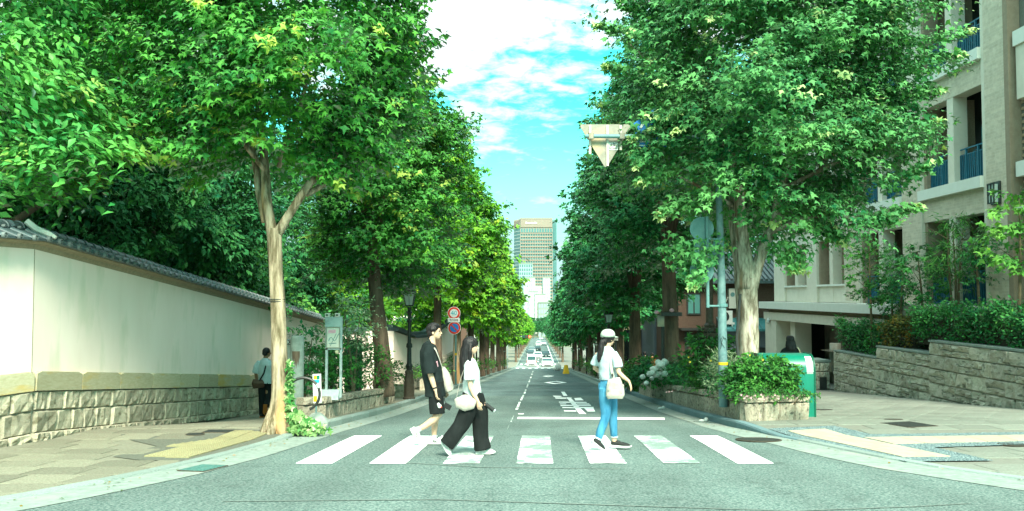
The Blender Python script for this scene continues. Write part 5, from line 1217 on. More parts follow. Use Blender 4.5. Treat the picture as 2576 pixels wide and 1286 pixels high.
# yellow sandwich board and white bags at right
p = G(1424, 940, True); t = thing('yellow_sign', 'small yellow folding floor sign on the right pavement far down the road', 'sign', p); p = Vector((p.x, p.y, sw(p.x, p.y)))
h = P(0, 921, p.y).z-p.z; MB().add([(p.x-.26, p.y-.3, p.z), (p.x+.26, p.y-.3, p.z), (p.x+.14, p.y, p.z+h*1.15), (p.x-.14, p.y, p.z+h*1.15), (p.x-.26, p.y+.3, p.z), (p.x+.26, p.y+.3, p.z)], [(0, 1, 2, 3), (5, 4, 3, 2), (0, 3, 4), (1, 5, 2)]).build('panel', 'yellow', t)
p = G(1404, 931, True); t = thing('white_sack', 'white sack leaning by the kerb left of the yellow sign', 'sack', p); MB().ball((p.x, p.y, p.z+.3), (.35, .3, .45), 8, 6).ball((p.x-.25, p.y, p.z+.12), (.3, .25, .2), 8, 5).build('sack', 'white', t, smooth=True)
# ---------------------------------------------------------------- cars
def car(x, y, face, kind, mt, label, group=None, sc=1.):
    """face +1: nose towards the camera (-Y)"""
    z = gz(y)+.02; sl = math.atan((gz(y+1)-gz(y-1))/2)
    t = thing({'van': 'van', 'car': 'car'}[kind], label, kind, (x, y, z), group)
    if kind == 'van': pr = [(-2.3, .25), (-2.3, 1.0), (-2.25, 1.1), (-2.1, 1.85), (-1.9, 1.97), (1.4, 1.97), (2.0, 1.15), (2.35, .95), (2.4, .3)]; W = 1.7
    else: pr = [(-2.2, .25), (-2.25, .8), (-1.9, .98), (-1.3, 1.36), (-.6, 1.46), (.3, 1.42), (1.05, 1.0), (2.0, .82), (2.25, .62), (2.28, .28)]; W = 1.8
    s = -face
    def V3(w, a, h): return (x+w, y+s*a*-1*-1, z+h)
    n = len(pr); m = MB(); V = []
    for w_ in (-W/2, W/2):
        for a_, h_ in pr: V.append((x+w_*(1 if h_ < 1.05 else .86), y+s*a_, z+h_*sc))
    m.add(V, [tuple(range(n)), tuple(range(2*n-1, n-1, -1))]+[(i, (i+1) % n, n+(i+1) % n, n+i) for i in range(n)]); body = m.build('body', mt, t, smooth=True)
    top = max(h_ for _, h_ in pr)
    # windscreens: front and rear
    def scr(i, j, nm):
        (a0, h0), (a1, h1) = pr[i], pr[j]; g = MB()
        w0, w1 = W/2*(.90 if h0 < 1.05 else .78), W/2*(.90 if h1 < 1.05 else .78)
        d = .02*s*(1 if a0 > 0 else -1)
        A = (a0+(a1-a0)*.08, h0+(h1-h0)*.08); B = (a0+(a1-a0)*.92, h0+(h1-h0)*.92)
        g.add([(x-w0, y+s*A[0]+d, z+A[1]+.015), (x+w0, y+s*A[0]+d, z+A[1]+.015), (x+w1, y+s*B[0]+d, z+B[1]+.015), (x-w1, y+s*B[0]+d, z+B[1]+.015)], [(0, 1, 2, 3)]); g.build(nm, 'car_glass', t)
    if kind == 'van': scr(6, 5, 'windscreen'); scr(2, 3, 'rear_window')
    else: scr(6, 5, 'windscreen'); scr(2, 3, 'rear_window')
    for w_ in (-1, 1):
        MB().span(x+w_*(W/2*.87)-.02, x+w_*(W/2*.87)+.02, y-1.2, y+1.1, z+1.06, z+top-.12).build('side_window', 'car_glass', t)
        for a_ in (-1.4, 1.4):
            wl_ = MB().tube([(x+w_*(W/2-.2), y+s*a_, z+.31), (x+w_*(W/2+.01), y+s*a_, z+.31)], .31, 14).build('wheel', 'rubber', t); MB().tube([(x+w_*(W/2), y+s*a_, z+.31), (x+w_*(W/2+.02), y+s*a_, z+.31)], .19, 10).build('rim', 'steel', wl_)
        fy = pr[-2][0]; MB().span(x+w_*W*.30, x+w_*W*.46, y+s*fy-.06, y+s*fy+.06, z+.60, z+.74).build('headlight', 'headlight', t)
        ry = pr[1][0]; MB().span(x+w_*W*.42, x+w_*W*.49, y+s*ry-.05, y+s*ry+.05, z+.75, z+(1.1 if kind == 'van' else .9)).build('tail_light', 'car_red', t)
    e_ = pr[-1][0] if face > 0 else pr[0][0]
    MB().span(x-W*.32, x+W*.32, y+s*e_-.05, y+s*e_+.03, z+.36, z+.50).build('grille', 'car_dark', t)
    MB().span(x-.17, x+.17, y+s*e_-.07, y+s*e_-.05, z+.52, z+.60).build('number_plate', 'signwhite', t)
    return t
X0 = lambda u, y: P(u, 0, y).x
car(X0(1335.5, 152), 152, -1, 'van', 'car_white', 'white van seen from behind waiting left of the centre line at the far crossing')
car(X0(1374.5, 150), 150, 1, 'car', 'car_white', 'white car facing us in the right lane at the far crossing')
for i, (u, y, f, mt_, lb) in enumerate([(1351, 185, -1, 'car_white', 'white car beyond the white van'), (1371, 190, 1, 'car_dark', 'dark teal car behind the white car at the crossing'), (1333, 200, 1, 'car_dark', 'dark car parked at the left kerb past the crossing'), (1350, 240, -1, 'car_dark', 'dark car with red lights further down the hill'), (1353, 300, -1, 'car_white', 'white car in the distant queue'), (1366, 310, 1, 'car_white', 'pale car in the distant oncoming lane'), (1354, 360, -1, 'car_grey', 'grey car near the bottom of the hill'), (1360, 420, 1, 'car_white', 'tiny white car at the bottom of the hill'), (1337, 225, 1, 'car_grey', 'grey car parked under the left trees past the crossing')]):
    car(X0(u, y), y, f, 'car', mt_, lb, 'cars on the far road')
# ---------------------------------------------------------------- far buildings
yt = 900.; T = lambda u, v: P(u, v, yt)
t = thing('hotel_tower', 'tall beige hotel tower with finned crown at the end of the street', 'tower', (T(1345, 0).x, yt, -30))
xl, xm, xr, xe = T(1293, 0).x, T(1309, 0).x, T(1388, 0).x, T(1399, 0).x; zt, zc_, zg1 = T(0, 549).z, T(0, 572).z, T(0, 585).z
wbox(xm, xr, yt, yt+40, -40, zt).build('body', 'tower_stone', t)
m = MB(); m.add([(xl, yt+18, -40), (xm, yt+.3, -40), (xm, yt+.3, zt-1), (xl, yt+18, zt-1), (xl, yt+40, -40), (xl, yt+40, zt-1)], [(0, 1, 2, 3), (4, 0, 3, 5), (3, 2, 5)]); m.build('glass_corner', 'tower_glass', t)
wbox(xr, xe, yt+2, yt+40, -40, zt-2).build('glass_side', 'tower_glass', t)
m = MB()
for i in range(30): x = lerp(xm, xr, (i+.5)/30); m.span(x-.45, x+.45, yt-.8, yt, zc_, zt-.8)
for i in range(8): q = i/8; m.span(lerp(xl, xm, q)-.3, lerp(xl, xm, q)+.3, lerp(yt+17.5, yt, q)-.8, lerp(yt+17.5, yt, q), zc_, zt-.8)
m.build('crown_fins', 'tower_stone', t, kind='stuff'); wbox(xm, xr, yt-.25, yt, zc_, zt-1).build('crown_back', 'tower_fin', t)
wbox(xm-.5, xr+.5, yt-1, yt+.1, zt-.8, zt).build('parapet', 'tower_stone', t); wbox(xm, xr, yt-.3, yt, zg1, zc_-1.2).build('sky_lobby_glass', 'tower_glass', t)
m = MB()
for i in range(13): x = lerp(xm, xr, i/12); m.span(x-.3, x+.3, yt-.5, yt-.3, zg1, zc_-1.2)
m.build('lobby_mullions', 'tower_stone', t, kind='stuff')
sg = MB()
for i, (dx, h_) in enumerate([(0, 2.2), (1.6, 1.4), (3., 1.4), (4.4, 1.3), (5.6, 1.6), (7.2, 1.3), (8.6, 2.), (10., 1.4)]): sg.span(T(1322, 0).x+dx*1.05, T(1322, 0).x+dx*1.05+.9, yt-1.3, yt-1., T(0, 562).z-.6, T(0, 562).z-.6+h_)
sg.build('roof_lettering', 'signwhite', t)
W = MB(); NCOL, NROW = 13, 30; fr = MB(); z1 = zg1-1
for r in range(NROW):
    z = z1-r*3.45
    for c_ in range(NCOL):
        x = lerp(xm, xr, (c_+.5)/NCOL); W.span(x-.95, x+.95, yt-.12, yt-.02, z-2.5, z-.7)
W.build('windows', 'tower_glass', t, kind='stuff')
m = MB()
for r in range(NROW): z = z1-r*3.45; m.span(xm, xr, yt-.9, yt, z-.35, z)
for c_ in range(NCOL+1): x = lerp(xm, xr, c_/NCOL); m.span(x-.28, x+.28, yt-.7, yt, -30, z1)
m.build('facade_grid', 'tower_stone', t, kind='stuff')
m = MB()
for r in range(34): z = zc_-r*3.45; m.add([(xl-.3, yt+17.8, z), (xm, yt-.2, z), (xm, yt-.2, z-.7), (xl-.3, yt+17.8, z-.7)], [(0, 1, 2, 3)])
m.build('corner_floor_bands', 'pale_block', t, kind='stuff')
def block(u0, u1, vt, y, mt, label, nc, nr, fh=3.4, wm='pale_glass'):
    a, b = P(u0, vt, y), P(u1, vt, y); zt = a.z; t = thing('office_block', label, 'building', ((a.x+b.x)/2, y, -30), 'pale buildings at the end of the street')
    wbox(a.x, b.x, y, y+20, -40, zt).build('wall', mt, t); m = MB(); wd = (b.x-a.x)/nc
    for r in range(nr):
        for c_ in range(nc): m.span(a.x+wd*(c_+.2), a.x+wd*(c_+.8), y-.1, y, zt-fh*(r+1)+.5, zt-fh*r-.7)
    m.build('windows', wm, t, kind='stuff'); wbox(a.x-.3, b.x+.3, y-.3, y+.0, zt, zt+.8).build('parapet', 'concrete', t)
block(1306, 1340, 664, 780, 'pale_glass', 'pale glass fronted block just below and before the tower', 6, 18, wm='tower_glass')
block(1318, 1346, 700, 640, 'pale_block', 'white slab block left of the gap at the end of the street', 5, 14)
block(1346, 1372, 742, 560, 'offwhite', 'cream block right of the gap at the end of the street', 5, 12)
block(1330, 1352, 735, 600, 'pale_block', 'narrow white block in the middle of the gap', 4, 12)
block(1366, 1384, 700, 700, 'pale_block', 'pale block showing at the edge of the right trees', 4, 12)
block(1354, 1400, 762, 520, 'concrete', 'low grey block above the distant queue of cars', 7, 8)
block(1344, 1362, 720, 820, 'facade', 'beige block directly under the tower front', 3, 12)
t = thing('apartment_block', 'pale apartment block with teal balconies far off at the left edge above the wall', 'building', (-70, 130, 0))
yy = 130.; a, b = P(-160, 512, yy), P(118, 600, yy); wbox(a.x, b.x, yy, yy+15, -10, a.z).build('wall', 'pale_block', t)
for r in range(7): z = a.z-1.2-2.9*r; wbox(a.x, b.x-.5, yy-1.2, yy-.02, z-1.1, z).build('balcony', 'window_teal', t); wbox(a.x, b.x-.3, yy-1.3, yy, z-1.3, z-1.12).build('slab', 'white', t)
wbox(P(60, 0, yy).x, P(85, 0, yy).x, yy-1.5, yy+2, -10, a.z+1.5).build('stair_tower', 'offwhite', t)
def bough(a, b, n, per, ls, mt, seed, parent, w=.3, tpl='maple'):
    g = np.random.default_rng(seed); a = np.array(a); b = np.array(b); s = g.random(n*per); ax = (b-a)/np.linalg.norm(b-a)
    C = a+(b-a)*s[:, None]+g.normal(0, 1, (n*per, 3))*w*(1.1-.8*s)[:, None]*np.array([1, 1, .55]); C[:, 2] -= .15*s**2
    T = ax+g.normal(0, .5, (n*per, 3))+np.array([0, 0, -.5]); N = g.normal(0, .4, (n*per, 3))+np.array([0, -.3, .9])
    r = np.clip(.35+.35*s+g.normal(0, .15, n*per), 0, .89); r = np.where(s > .93, .97, r)
    o = link('foliage', leafmesh('foliage', C-np.array(wloc(parent)), T, N, ls*(.7+.6*g.random(n*per)), tpl, mt, r), parent, wloc(parent)); return o
# ================================================================ TREES
def tree(name, label, base, group=None): return thing(name, label, 'tree', base, group)
# --- T1: big left street tree
b1 = Vector(tuple(G(702, 1086, True))); b1.z = sw(b1.x, b1.y)-.05; Y1 = b1.y
q = lambda u, v, dy=0.: P(u, v, Y1+dy)
t = tree('maple_tree', 'big maple street tree with pale peeling trunk at the left crosswalk corner', b1)
px = FPX/Y1
L = [([b1+Vector((0, 0, -.05)), q(703, 1060), q(706, 1000), q(703, 900), q(700, 780), q(694, 680), q(691, 600), q(690, 575)], [.235, .20, .155, .128, .12, .112, .12, .125])]
mb = limbs(L, 16, .085, 3)
rg = random.Random(4)
for an in (2.6, 3.6, 4.4, 5.2, 6.0, .9): d = Vector((math.cos(an), math.sin(an), 0)); mb.tube([b1+d*.10+Vector((0, 0, .42)), b1+d*.19+Vector((0, 0, .12)), b1+d*.29+Vector((0, 0, -.04))], [.07, .09, .055], 8, jit=.1, rng=rg)
mb.build('trunk', 'bark_a', t, smooth='all')
br = [([q(688, 600), q(672, 520), q(668, 450, .1), q(662, 370, .2), q(640, 200, .4), q(630, 60, .5)], [.095, .085, .075, .065, .04, .02]),
      ([q(665, 560, .05), q(650, 480, .1), q(640, 400, .2), q(600, 260, .5)], [.05, .055, .055, .02]),
      ([q(697, 590), q(740, 520, -.1), q(780, 460, -.1), q(822, 420, .1), q(880, 330, .4), q(940, 200, .7)], [.085, .07, .062, .05, .03, .015]),
      ([q(770, 490), q(850, 445, .3), q(930, 400, .6)], [.05, .035, .015]), ([q(700, 420, .2), q(760, 250, .4), q(800, 60, .6)], [.05, .04, .02]),
      ([q(668, 430, .1), q(560, 300, -.3), q(450, 200, -.6)], [.045, .03, .012])]
for l in br: limbs([l], 9, .06, int(l[1][0]*1000)).build('branch', 'bark_a', t, smooth='all')
TH = q(0, 560).z-b1.z
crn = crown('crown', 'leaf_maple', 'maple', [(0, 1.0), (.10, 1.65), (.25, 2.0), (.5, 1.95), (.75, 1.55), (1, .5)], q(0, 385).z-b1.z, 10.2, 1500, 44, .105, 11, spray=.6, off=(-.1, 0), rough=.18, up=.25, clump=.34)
link('crown', crn, t, b1+Vector((-.12, .5, 0)))
for i, (u0, v0, d0, u1, v1, d1, n_, w_) in enumerate([(520, 300, -.3, 370, 300, -.6, 16, .26), (560, 350, -.4, 420, 380, -.7, 14, .24), (600, 380, .2, 470, 450, .4, 12, .25), (820, 380, .1, 900, 470, .5, 14, .28), (900, 330, .4, 980, 400, .8, 14, .25), (480, 180, 0, 350, 190, -.2, 14, .28), (760, 400, -.3, 850, 430, -.4, 12, .2)]): bough(q(u0, v0, d0), q(u1, v1, d1), n_, 26, .105, 'leaf_maple', 350+i, t, w_)
mb = MB(); 
for v in (752, 757): c = q(697, v+2); mb.lathe([(.128, 0), (.128, .010)], tuple(c), 18)
mb.build('wire', 'black_metal', t)
# ivy and leaf skirt at its right foot
ti = thing('ivy', 'variegated ivy climbing the right foot of the left maple trunk', 'ivy', q(742, 1060, -.1))
g = np.random.default_rng(8); n = 520
s = g.random(n); C = np.zeros((n, 3)); low = g.random(n) < .62
for i in range(n):
    if low[i]: r_ = abs(g.normal(0, .2)); c = q(735, 1062, -.05); C[i] = (c.x+r_*1.0, c.y-.25+g.random()*.4, sw(c.x+r_, c.y)+max(.02, (.38-r_*.55)*g.random()))
    else: v = g.uniform(905, 1050); c = q(731+g.normal(0, 3.4)+(v-905)*.02, v, -.02); C[i] = (c.x, c.y-.06-.08*g.random(), c.z)
T = g.normal(0, 1, (n, 3))*.6+np.array([.3, -.2, -.6]); N = g.normal(0, 1, (n, 3))*.45+np.array([.2, -1, .5])
link('foliage', leafmesh('foliage', C-np.array(wloc(ti)), T, N, .07+.05*g.random(n), 'maple', 'ivy_leaf', g.random(n)), ti, wloc(ti))
# --- T2 left second tree
def streettree(x, y, H, rad, mt, seed, label, group, trunkmat='bark_c', tr=.2, lean=0., clear=.38, tpl='maple', ns=900, per=30, ls=.13, me=None, detail=True, zoff=0., kind='maple_tree', rr=None, rough=.2, rot=None):
    b = Vector((x, y, sw(x, y)+zoff)); t = tree(kind, label, b, group); r = random.Random(seed); hc = H*clear
    fk = b+Vector((lean, 0, hc))
    limbs([([b+Vector((0, 0, -.1)), b+Vector((lean*.3, 0, hc*.35)), b+Vector((lean*.7, 0, hc*.7)), fk], [tr*1.25, tr, tr*.88, tr*.8])], 12, .09, seed).build('trunk', trunkmat, t, smooth='all')
    for k in range(5 if detail else 3):
        an = k*2*math.pi/(5 if detail else 3)+r.uniform(-.5, .5); d = Vector((math.cos(an), math.sin(an), 0))
        limbs([([fk+Vector((0, 0, -.3)), fk+d*rad*.14+Vector((0, 0, H*.1)), fk+d*rad*.32+Vector((0, 0, H*.25)), fk+d*rad*.5+Vector((0, 0, H*.45))], [tr*.5, tr*.42, tr*.28, .02])], 7, .06, seed+k).build('branch', trunkmat, t, smooth='all')
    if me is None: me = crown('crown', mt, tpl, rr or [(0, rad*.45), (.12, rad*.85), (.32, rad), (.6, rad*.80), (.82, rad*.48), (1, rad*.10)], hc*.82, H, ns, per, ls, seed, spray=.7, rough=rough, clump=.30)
    c = link('crown', me, t, b); 
    if rot is not None: c.rotation_euler[2] = rot
    return t, me
x2 = P(985, 0, 24.4).x
t2, _ = streettree(x2-.0, 23.6, 9.5, 1.75, 'leaf_maple', 31, 'second left street tree with dark forked trunk rising from the planting bed', None, tr=.21, lean=-.35, clear=.37, ns=1100, per=38, ls=.12, zoff=.3)
# left row beyond: bright crowns
_, m1 = streettree(klx(35)-.35, 35, 10.0, 1.75, 'leaf_bright', 41, 'third tree of the left row, just beyond the tall lamp post', 'left row of street trees', clear=.44, ns=800, per=28, ls=.17, tr=.17)
_, m2 = streettree(klx(44)-.4, 44, 10.2, 1.8, 'leaf_bright', 42, 'fourth tree of the left row, its bright crown beyond the round signs', 'left row of street trees', trunkmat='bark_a', clear=.42, ns=750, per=26, ls=.20, tr=.2)
_, m3 = streettree(klx(53)-.4, 53, 10.2, 1.8, 'leaf_bright', 43, 'fifth tree of the left row with yellow green crown', 'left row of street trees', clear=.40, ns=600, per=26, ls=.26, tpl='quad', tr=.2)
ord_ = ['sixth', 'seventh', 'eighth', 'ninth', 'tenth', 'eleventh', 'twelfth', 'thirteenth', 'fourteenth', 'fifteenth', 'sixteenth', 'seventeenth', 'eighteenth', 'nineteenth', 'twentieth']
rg = random.Random(77); y = 61.5; i = 0
while y < 118:
    streettree(klx(y)-.4+rg.uniform(-.2, .2), y, rg.uniform(10.0, 11.4), rg.uniform(2.6, 2.9), 'leaf_bright', 50+i, ord_[i]+' tree of the left row, counted from the crosswalk', 'left row of street trees', me=[m3, m2][i % 2], detail=False, tr=.2, rot=rg.uniform(0, 6)); y += rg.uniform(7.6, 9); i += 1
y = 166
k0 = 0
far_n = ['nearest', 'second', 'third', 'fourth', 'fifth', 'sixth', 'seventh', 'eighth', 'ninth', 'tenth', 'eleventh', 'twelfth']
while y < 400:
    streettree(klx(y)-.6, y, 10.5, 2.8, 'leaf_bright', 80+i, far_n[k0]+' left tree past the crossroads', 'left trees past the crossroads', me=m3, detail=False, rot=rg.uniform(0, 6)); y += 22; i += 1; k0 += 1
# --- R1 hero right tree
Y2 = 18.3; b2 = P(1884, 905, Y2); b2.z = sw(b2.x, Y2)+.35; q = lambda u, v, dy=0.: P(u, v, Y2+dy)
t = tree('maple_tree', 'big right hand maple with pale peeling twin trunk in the stone planter', b2)
limbs([([b2+Vector((0, 0, -.3)), q(1884, 900), q(1884, 820), q(1882, 750), q(1880, 700)], [.215, .20, .19, .20, .205])], 16, .08, 5).build('trunk', 'bark_b', t, smooth='all')
for l in ([(q(1866, 900, .12)), q(1868, 800, .12), q(1862, 720, .14), q(1856, 640, .18), q(1845, 560, .25), q(1840, 480, .4)], [.11, .12, .11, .11, .10, .05]), ([q(1878, 725, -.02), q(1872, 640, -.05), q(1862, 560, -.05), q(1858, 480), q(1840, 380, .3), q(1820, 200, .5)], [.20, .155, .125, .11, .07, .03]), \
    ([q(1890, 725, -.02), q(1908, 660, -.05), q(1925, 610, 0), q(1948, 560, .1), q(1962, 480, .2), q(2000, 400, .4), q(2060, 320, .6), q(2090, 200, .9)], [.14, .12, .11, .095, .08, .06, .045, .02]), \
    ([q(1935, 590, .05), q(1990, 560, -.2), q(2060, 545, -.5), q(2150, 560, -.8)], [.06, .045, .03, .012]), ([q(1850, 520, .2), q(1760, 470, -.2), q(1680, 430, -.6)], [.05, .035, .015]), ([q(1960, 480, .2), q(2120, 400, -.3), q(2260, 330, -.5), q(2340, 290, -.5)], [.05, .04, .025, .01]), ([q(1850, 400, .2), q(1700, 220, .4), q(1560, 90, .4)], [.05, .035, .01]):
    limbs([l], 12 if l[1][0] > .1 else 8, .07, int(l[1][0]*900)).build('branch', 'bark_b', t, smooth='all')
zc0 = q(0, 535).z-b2.z
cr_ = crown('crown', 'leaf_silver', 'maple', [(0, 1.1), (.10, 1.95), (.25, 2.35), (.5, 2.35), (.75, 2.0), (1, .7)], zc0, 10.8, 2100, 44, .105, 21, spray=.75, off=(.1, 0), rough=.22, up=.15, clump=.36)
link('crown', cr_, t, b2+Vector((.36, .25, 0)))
# a few reaching boughs of the right crown
for i, (u0, v0, d0, u1, v1, d1, n_, w_) in enumerate([(2200, 380, -.5, 2350, 290, -.6, 16, .28), (2250, 130, 0, 2440, 60, 0, 16, .25), (2240, 170, -.3, 2420, 120, -.3, 18, .22), (2230, 480, -.6, 2340, 390, -.8, 14, .22), (2150, 560, -.8, 2250, 540, -.9, 12, .2), (1640, 110, .3, 1500, 45, .3, 16, .2), (1660, 60, .3, 1560, -20, .3, 14, .22), (1640, 200, .2, 1520, 150, .2, 12, .16), (2200, 560, -.9, 2310, 500, -1., 12, .18), (1700, 600, -.3, 1740, 680, -.4, 12, .25), (1960, 600, -.2, 2010, 660, -.4, 18, .28), (2050, 560, -.4, 2120, 590, -.6, 14, .22), (1660, 320, -.3, 1585, 300, -.5, 10, .2), (1760, 500, -.6, 1660, 520, -.8, 14, .25), (2250, 260, -.3, 2360, 210, -.4, 16, .24), (1700, 420, -.6, 1610, 440, -.8, 12, .22), (1790, 600, -.9, 1745, 700, -1., 10, .2), (1700, 330, -.9, 1590, 330, -1., 10, .16), (1710, 300, -.8, 1620, 270, -.9, 14, .18), (1720, 350, -.8, 1640, 350, -.9, 12, .16), (1690, 290, -.9, 1640, 310, -1., 8, .14), (1640, 380, -.9, 1600, 400, -1., 8, .15)]):
    bough(q(u0, v0, d0), q(u1, v1, d1), n_, 26, .11, 'leaf_silver', 300+i, t, w_)
# --- right row
_, n1 = streettree(P(1686, 0, 27).x, 27.2, 11.2, 2.45, 'leaf_dark', 61, 'second right tree, dark crown and brown trunk wrapped with boxes', 'right row of street trees', clear=.40, ns=1300, per=34, ls=.14, tr=.24, zoff=.3, lean=-.1)
_, n2 = streettree(P(1592, 0, 36).x, 36, 10.5, 2.2, 'leaf_dark', 62, 'third right tree with thick dark trunk behind the woman in the cap', 'right row of street trees', clear=.38, ns=1000, per=30, ls=.17, tr=.26, rot=2.)
_, n3 = streettree(krx(45)+.7, 45, 10.4, 2.1, 'leaf_dark', 63, 'fourth tree of the right row', 'right row of street trees', clear=.38, ns=850, per=26, ls=.24, tpl='quad', tr=.22)
y = 53.5; i = 0
while y < 118:
    if i == 0: lb = 'fifth tree of the right row'
    else: lb = ord_[i-1]+' tree of the right row, counted from the crosswalk'
    streettree(krx(y)+.7+rg.uniform(-.2, .3), y, rg.uniform(10.5, 11.8), 3.1, 'leaf_dark', 150+i, lb, 'right row of street trees', me=n3, detail=False, tr=.2, rot=rg.uniform(0, 6)); y += rg.uniform(7.8, 9.2); i += 1
y = 166; k0 = 0
while y < 420:
    streettree(krx(y)+.9, y, 10.5, 3, 'leaf_dark', 180+i, far_n[k0]+' right tree past the crossroads', 'right trees past the crossroads', me=n3, detail=False, rot=rg.uniform(0, 6)); y += 22; i += 1; k0 += 1
# boxes strapped on the second right trunk
xr_ = P(1686, 0, 27).x; t = thing('service_box', 'pale metal box under a black bracket on the brown trunk of the second right tree', 'box', P(1663, 808, 26.7))
a, b = P(1654, 794, 26.7), P(1670, 822, 26.7); MB().span(a.x, b.x, 26.6, 26.8, b.z, a.z).build('case', 'galv', t); a = P(1648, 790, 26.7); c = P(1700, 778, 26.7)
MB().span(P(1655, 0, 26.7).x, P(1706, 0, 26.7).x, 26.5, 27.0, P(0, 795, 26.7).z, P(0, 786, 26.7).z).build('bracket', 'black_metal', t); MB().tube([(P(1661, 0, 26.7).x, 26.7, P(0, 822, 26.7).z), (P(1660, 0, 26.7).x, 26.7, P(0, 905, 26.7).z)], .055, 8).build('pipe', 'black_metal', t)
for u, v in ((1652, 786), (1690, 781)): MB().ball(P(u, v, 26.55), (.075, .06, .06), 8, 5).build('lamp', 'petal_pink', t, smooth=True)
# black cable beside the right hero trunk; old wooden column
t = thing('cable_duct', 'black flexible cable duct running down the left side of the right maple trunk', 'cable', P(1857, 880, 18.)); 
MB().tube([P(1862, 740, 18.1), P(1858, 800, 18.05), P(1853, 850, 18), P(1856, 890, 18), P(1866, 920, 17.9)], .03, 8).build('duct', 'black_metal', t, smooth=True)
t = thing('old_column', 'dark old street lamp column with wooden sleeve behind the planter shrubs', 'post', P(1776, 930, 20.5)); yo = 21.; xo = P(1777, 0, yo).x; zo = sw(xo, yo)
MB().lathe([(.14, 0), (.14, P(0, 836, yo).z-zo), (.17, P(0, 834, yo).z-zo), (.17, P(0, 826, yo).z-zo), (.12, P(0, 824, yo).z-zo), (.14, P(0, 818, yo).z-zo), (.09, P(0, 812, yo).z-zo), (.085, P(0, 640, yo).z-zo)], (xo, yo, zo), 12).build('shaft', 'brown_metal', t, smooth=True)
for k in range(7): an = math.pi+.25+k*.42; MB().span(xo+math.cos(an)*.15-.03, xo+math.cos(an)*.15+.03, yo+math.sin(an)*.15-.02, yo+math.sin(an)*.15+.02, zo+.1, P(0, 838, yo).z).build('slat', 'bark_c', t)
# --- broad leaved evergreens and garden trees behind the left wall
def gtree(x, y, z, H, r, mt, tpl, ns, per, ls, seed, label, me=None, rot=0., clear=.2, kind='garden_tree', tr=.25, yscale=1., rr=None, spray=.8):
    b = Vector((x, y, z)); t = tree(kind, label, b, 'garden trees behind the wall')
    limbs([([b, b+Vector((.1, 0, H*.25)), b+Vector((-.1, 0, H*.55)), b+Vector((.1, 0, H*.85))], [tr, tr*.8, tr*.5, .04])], 9, .08, seed).build('trunk', 'bark_c', t, smooth='all')
    if me is None: me = crown('crown', mt, tpl, rr or [(0, r*.5), (.15, r*.9), (.45, r), (.75, r*.8), (1, r*.3)], H*clear, H, ns, per, ls, seed, spray=spray, rough=.2, clump=.4)
    c = link('crown', me, t, b); c.rotation_euler[2] = rot; return t, me
te, _ = gtree(-11.2, 15.6, -.5, 13.5, 4.3, 'leaf_ever', 'oval', 2300, 36, .155, 71, 'broad leaved evergreen tree filling the upper left corner', clear=.36, kind='evergreen_tree', tr=.3, spray=.7)
bough(P(180, 420, 13.2), P(40, 380, 12.6), 22, 34, .155, 'leaf_ever', 401, te, .5, 'oval'); bough(P(60, 330, 13.), P(340, 360, 13.6), 26, 34, .155, 'leaf_ever', 402, te, .5, 'oval'); bough(P(-40, 180, 13.), P(200, 200, 13.), 24, 34, .155, 'leaf_ever', 403, te, .6, 'oval')
bough(P(-30, 470, 14.), P(220, 430, 14.5), 30, 34, .155, 'leaf_ever', 404, te, .5, 'oval'); bough(P(40, 250, 13.5), P(330, 280, 14.), 34, 34, .155, 'leaf_ever', 405, te, .7, 'oval')
limbs([([P(-40, 590, 14.6), P(50, 548, 14.8), P(120, 500, 15.2), P(230, 430, 15.5)], [.06, .06, .05, .03])], 9, .08, 9).build('branch', 'bark_c', te, smooth='all')
_, ga_ = gtree(-12.4, 21.5, -1.2, 13.0, 3.7, 'leaf_garden', 'oval', 1500, 34, .18, 72, 'dark leafy garden tree just behind the middle of the plaster wall', clear=.14, tr=.28)
_, gb_ = gtree(-11.6, 29.5, -2.0, 9.0, 3.2, 'leaf_garden', 'oval', 1100, 26, .22, 73, 'dark garden tree behind the right end of the plaster wall', clear=.12)
gtree(-15.5, 20, -1, 9.5, 3.8, 'leaf_garden', 'oval', 0, 0, 0, 74, 'garden tree deep behind the evergreen at far left', me=gb_, rot=1.)
gtree(-14.5, 28, -1.8, 12, 3.8, 'leaf_garden', 'oval', 0, 0, 0, 75, 'tall garden tree behind the gap between the two wall trees', me=ga_, rot=2.)
gtree(-10.5, 38.5, -2.8, 9, 3.4, 'leaf_garden', 'oval', 0, 0, 0, 76, 'garden tree standing above the dark doorway', me=gb_, rot=3.)
gtree(-12.5, 43, -3.3, 11, 3.8, 'leaf_garden', 'oval', 0, 0, 0, 77, 'garden tree seen through the fork of the second left tree', me=ga_, rot=4.)
gtree(-7.3, 46, -3.4, 9, 3.2, 'leaf_bright', 'oval', 700, 24, .25, 78, 'light green garden tree right above the curving wall', clear=.1)
gtree(-17, 36, -2.6, 12, 3.8, 'leaf_garden', 'oval', 0, 0, 0, 79, 'rear garden tree filling the dark centre left', me=ga_, rot=5.)
gtree(-10.8, 26.5, -1.6, 12, 3.8, 'leaf_garden', 'oval', 0, 0, 0, 84, 'tall garden tree rising behind the left maple trunk', me=ga_, rot=2.6)
gtree(-22, 27, -2, 10, 4, 'leaf_garden', 'oval', 0, 0, 0, 80, 'rear garden tree seen low between the leaves at far left', me=gb_, rot=.5)
gtree(-8.5, 55, -4.2, 10, 3.3, 'leaf_garden', 'oval', 0, 0, 0, 81, 'garden tree behind the trunks past the round signs', me=gb_, rot=1.7)
gtree(-10.4, 33, -2.4, 6, 2.2, 'leaf_lime', 'quad', 420, 22, .24, 82, 'lime green small garden tree showing under the dark crowns', clear=.1, tr=.12)
gtree(-34, 62, -3, 9.5, 5, 'leaf_lime', 'quad', 700, 22, .4, 83, 'yellow green tree far behind the roof tiles at the left edge', clear=.05)
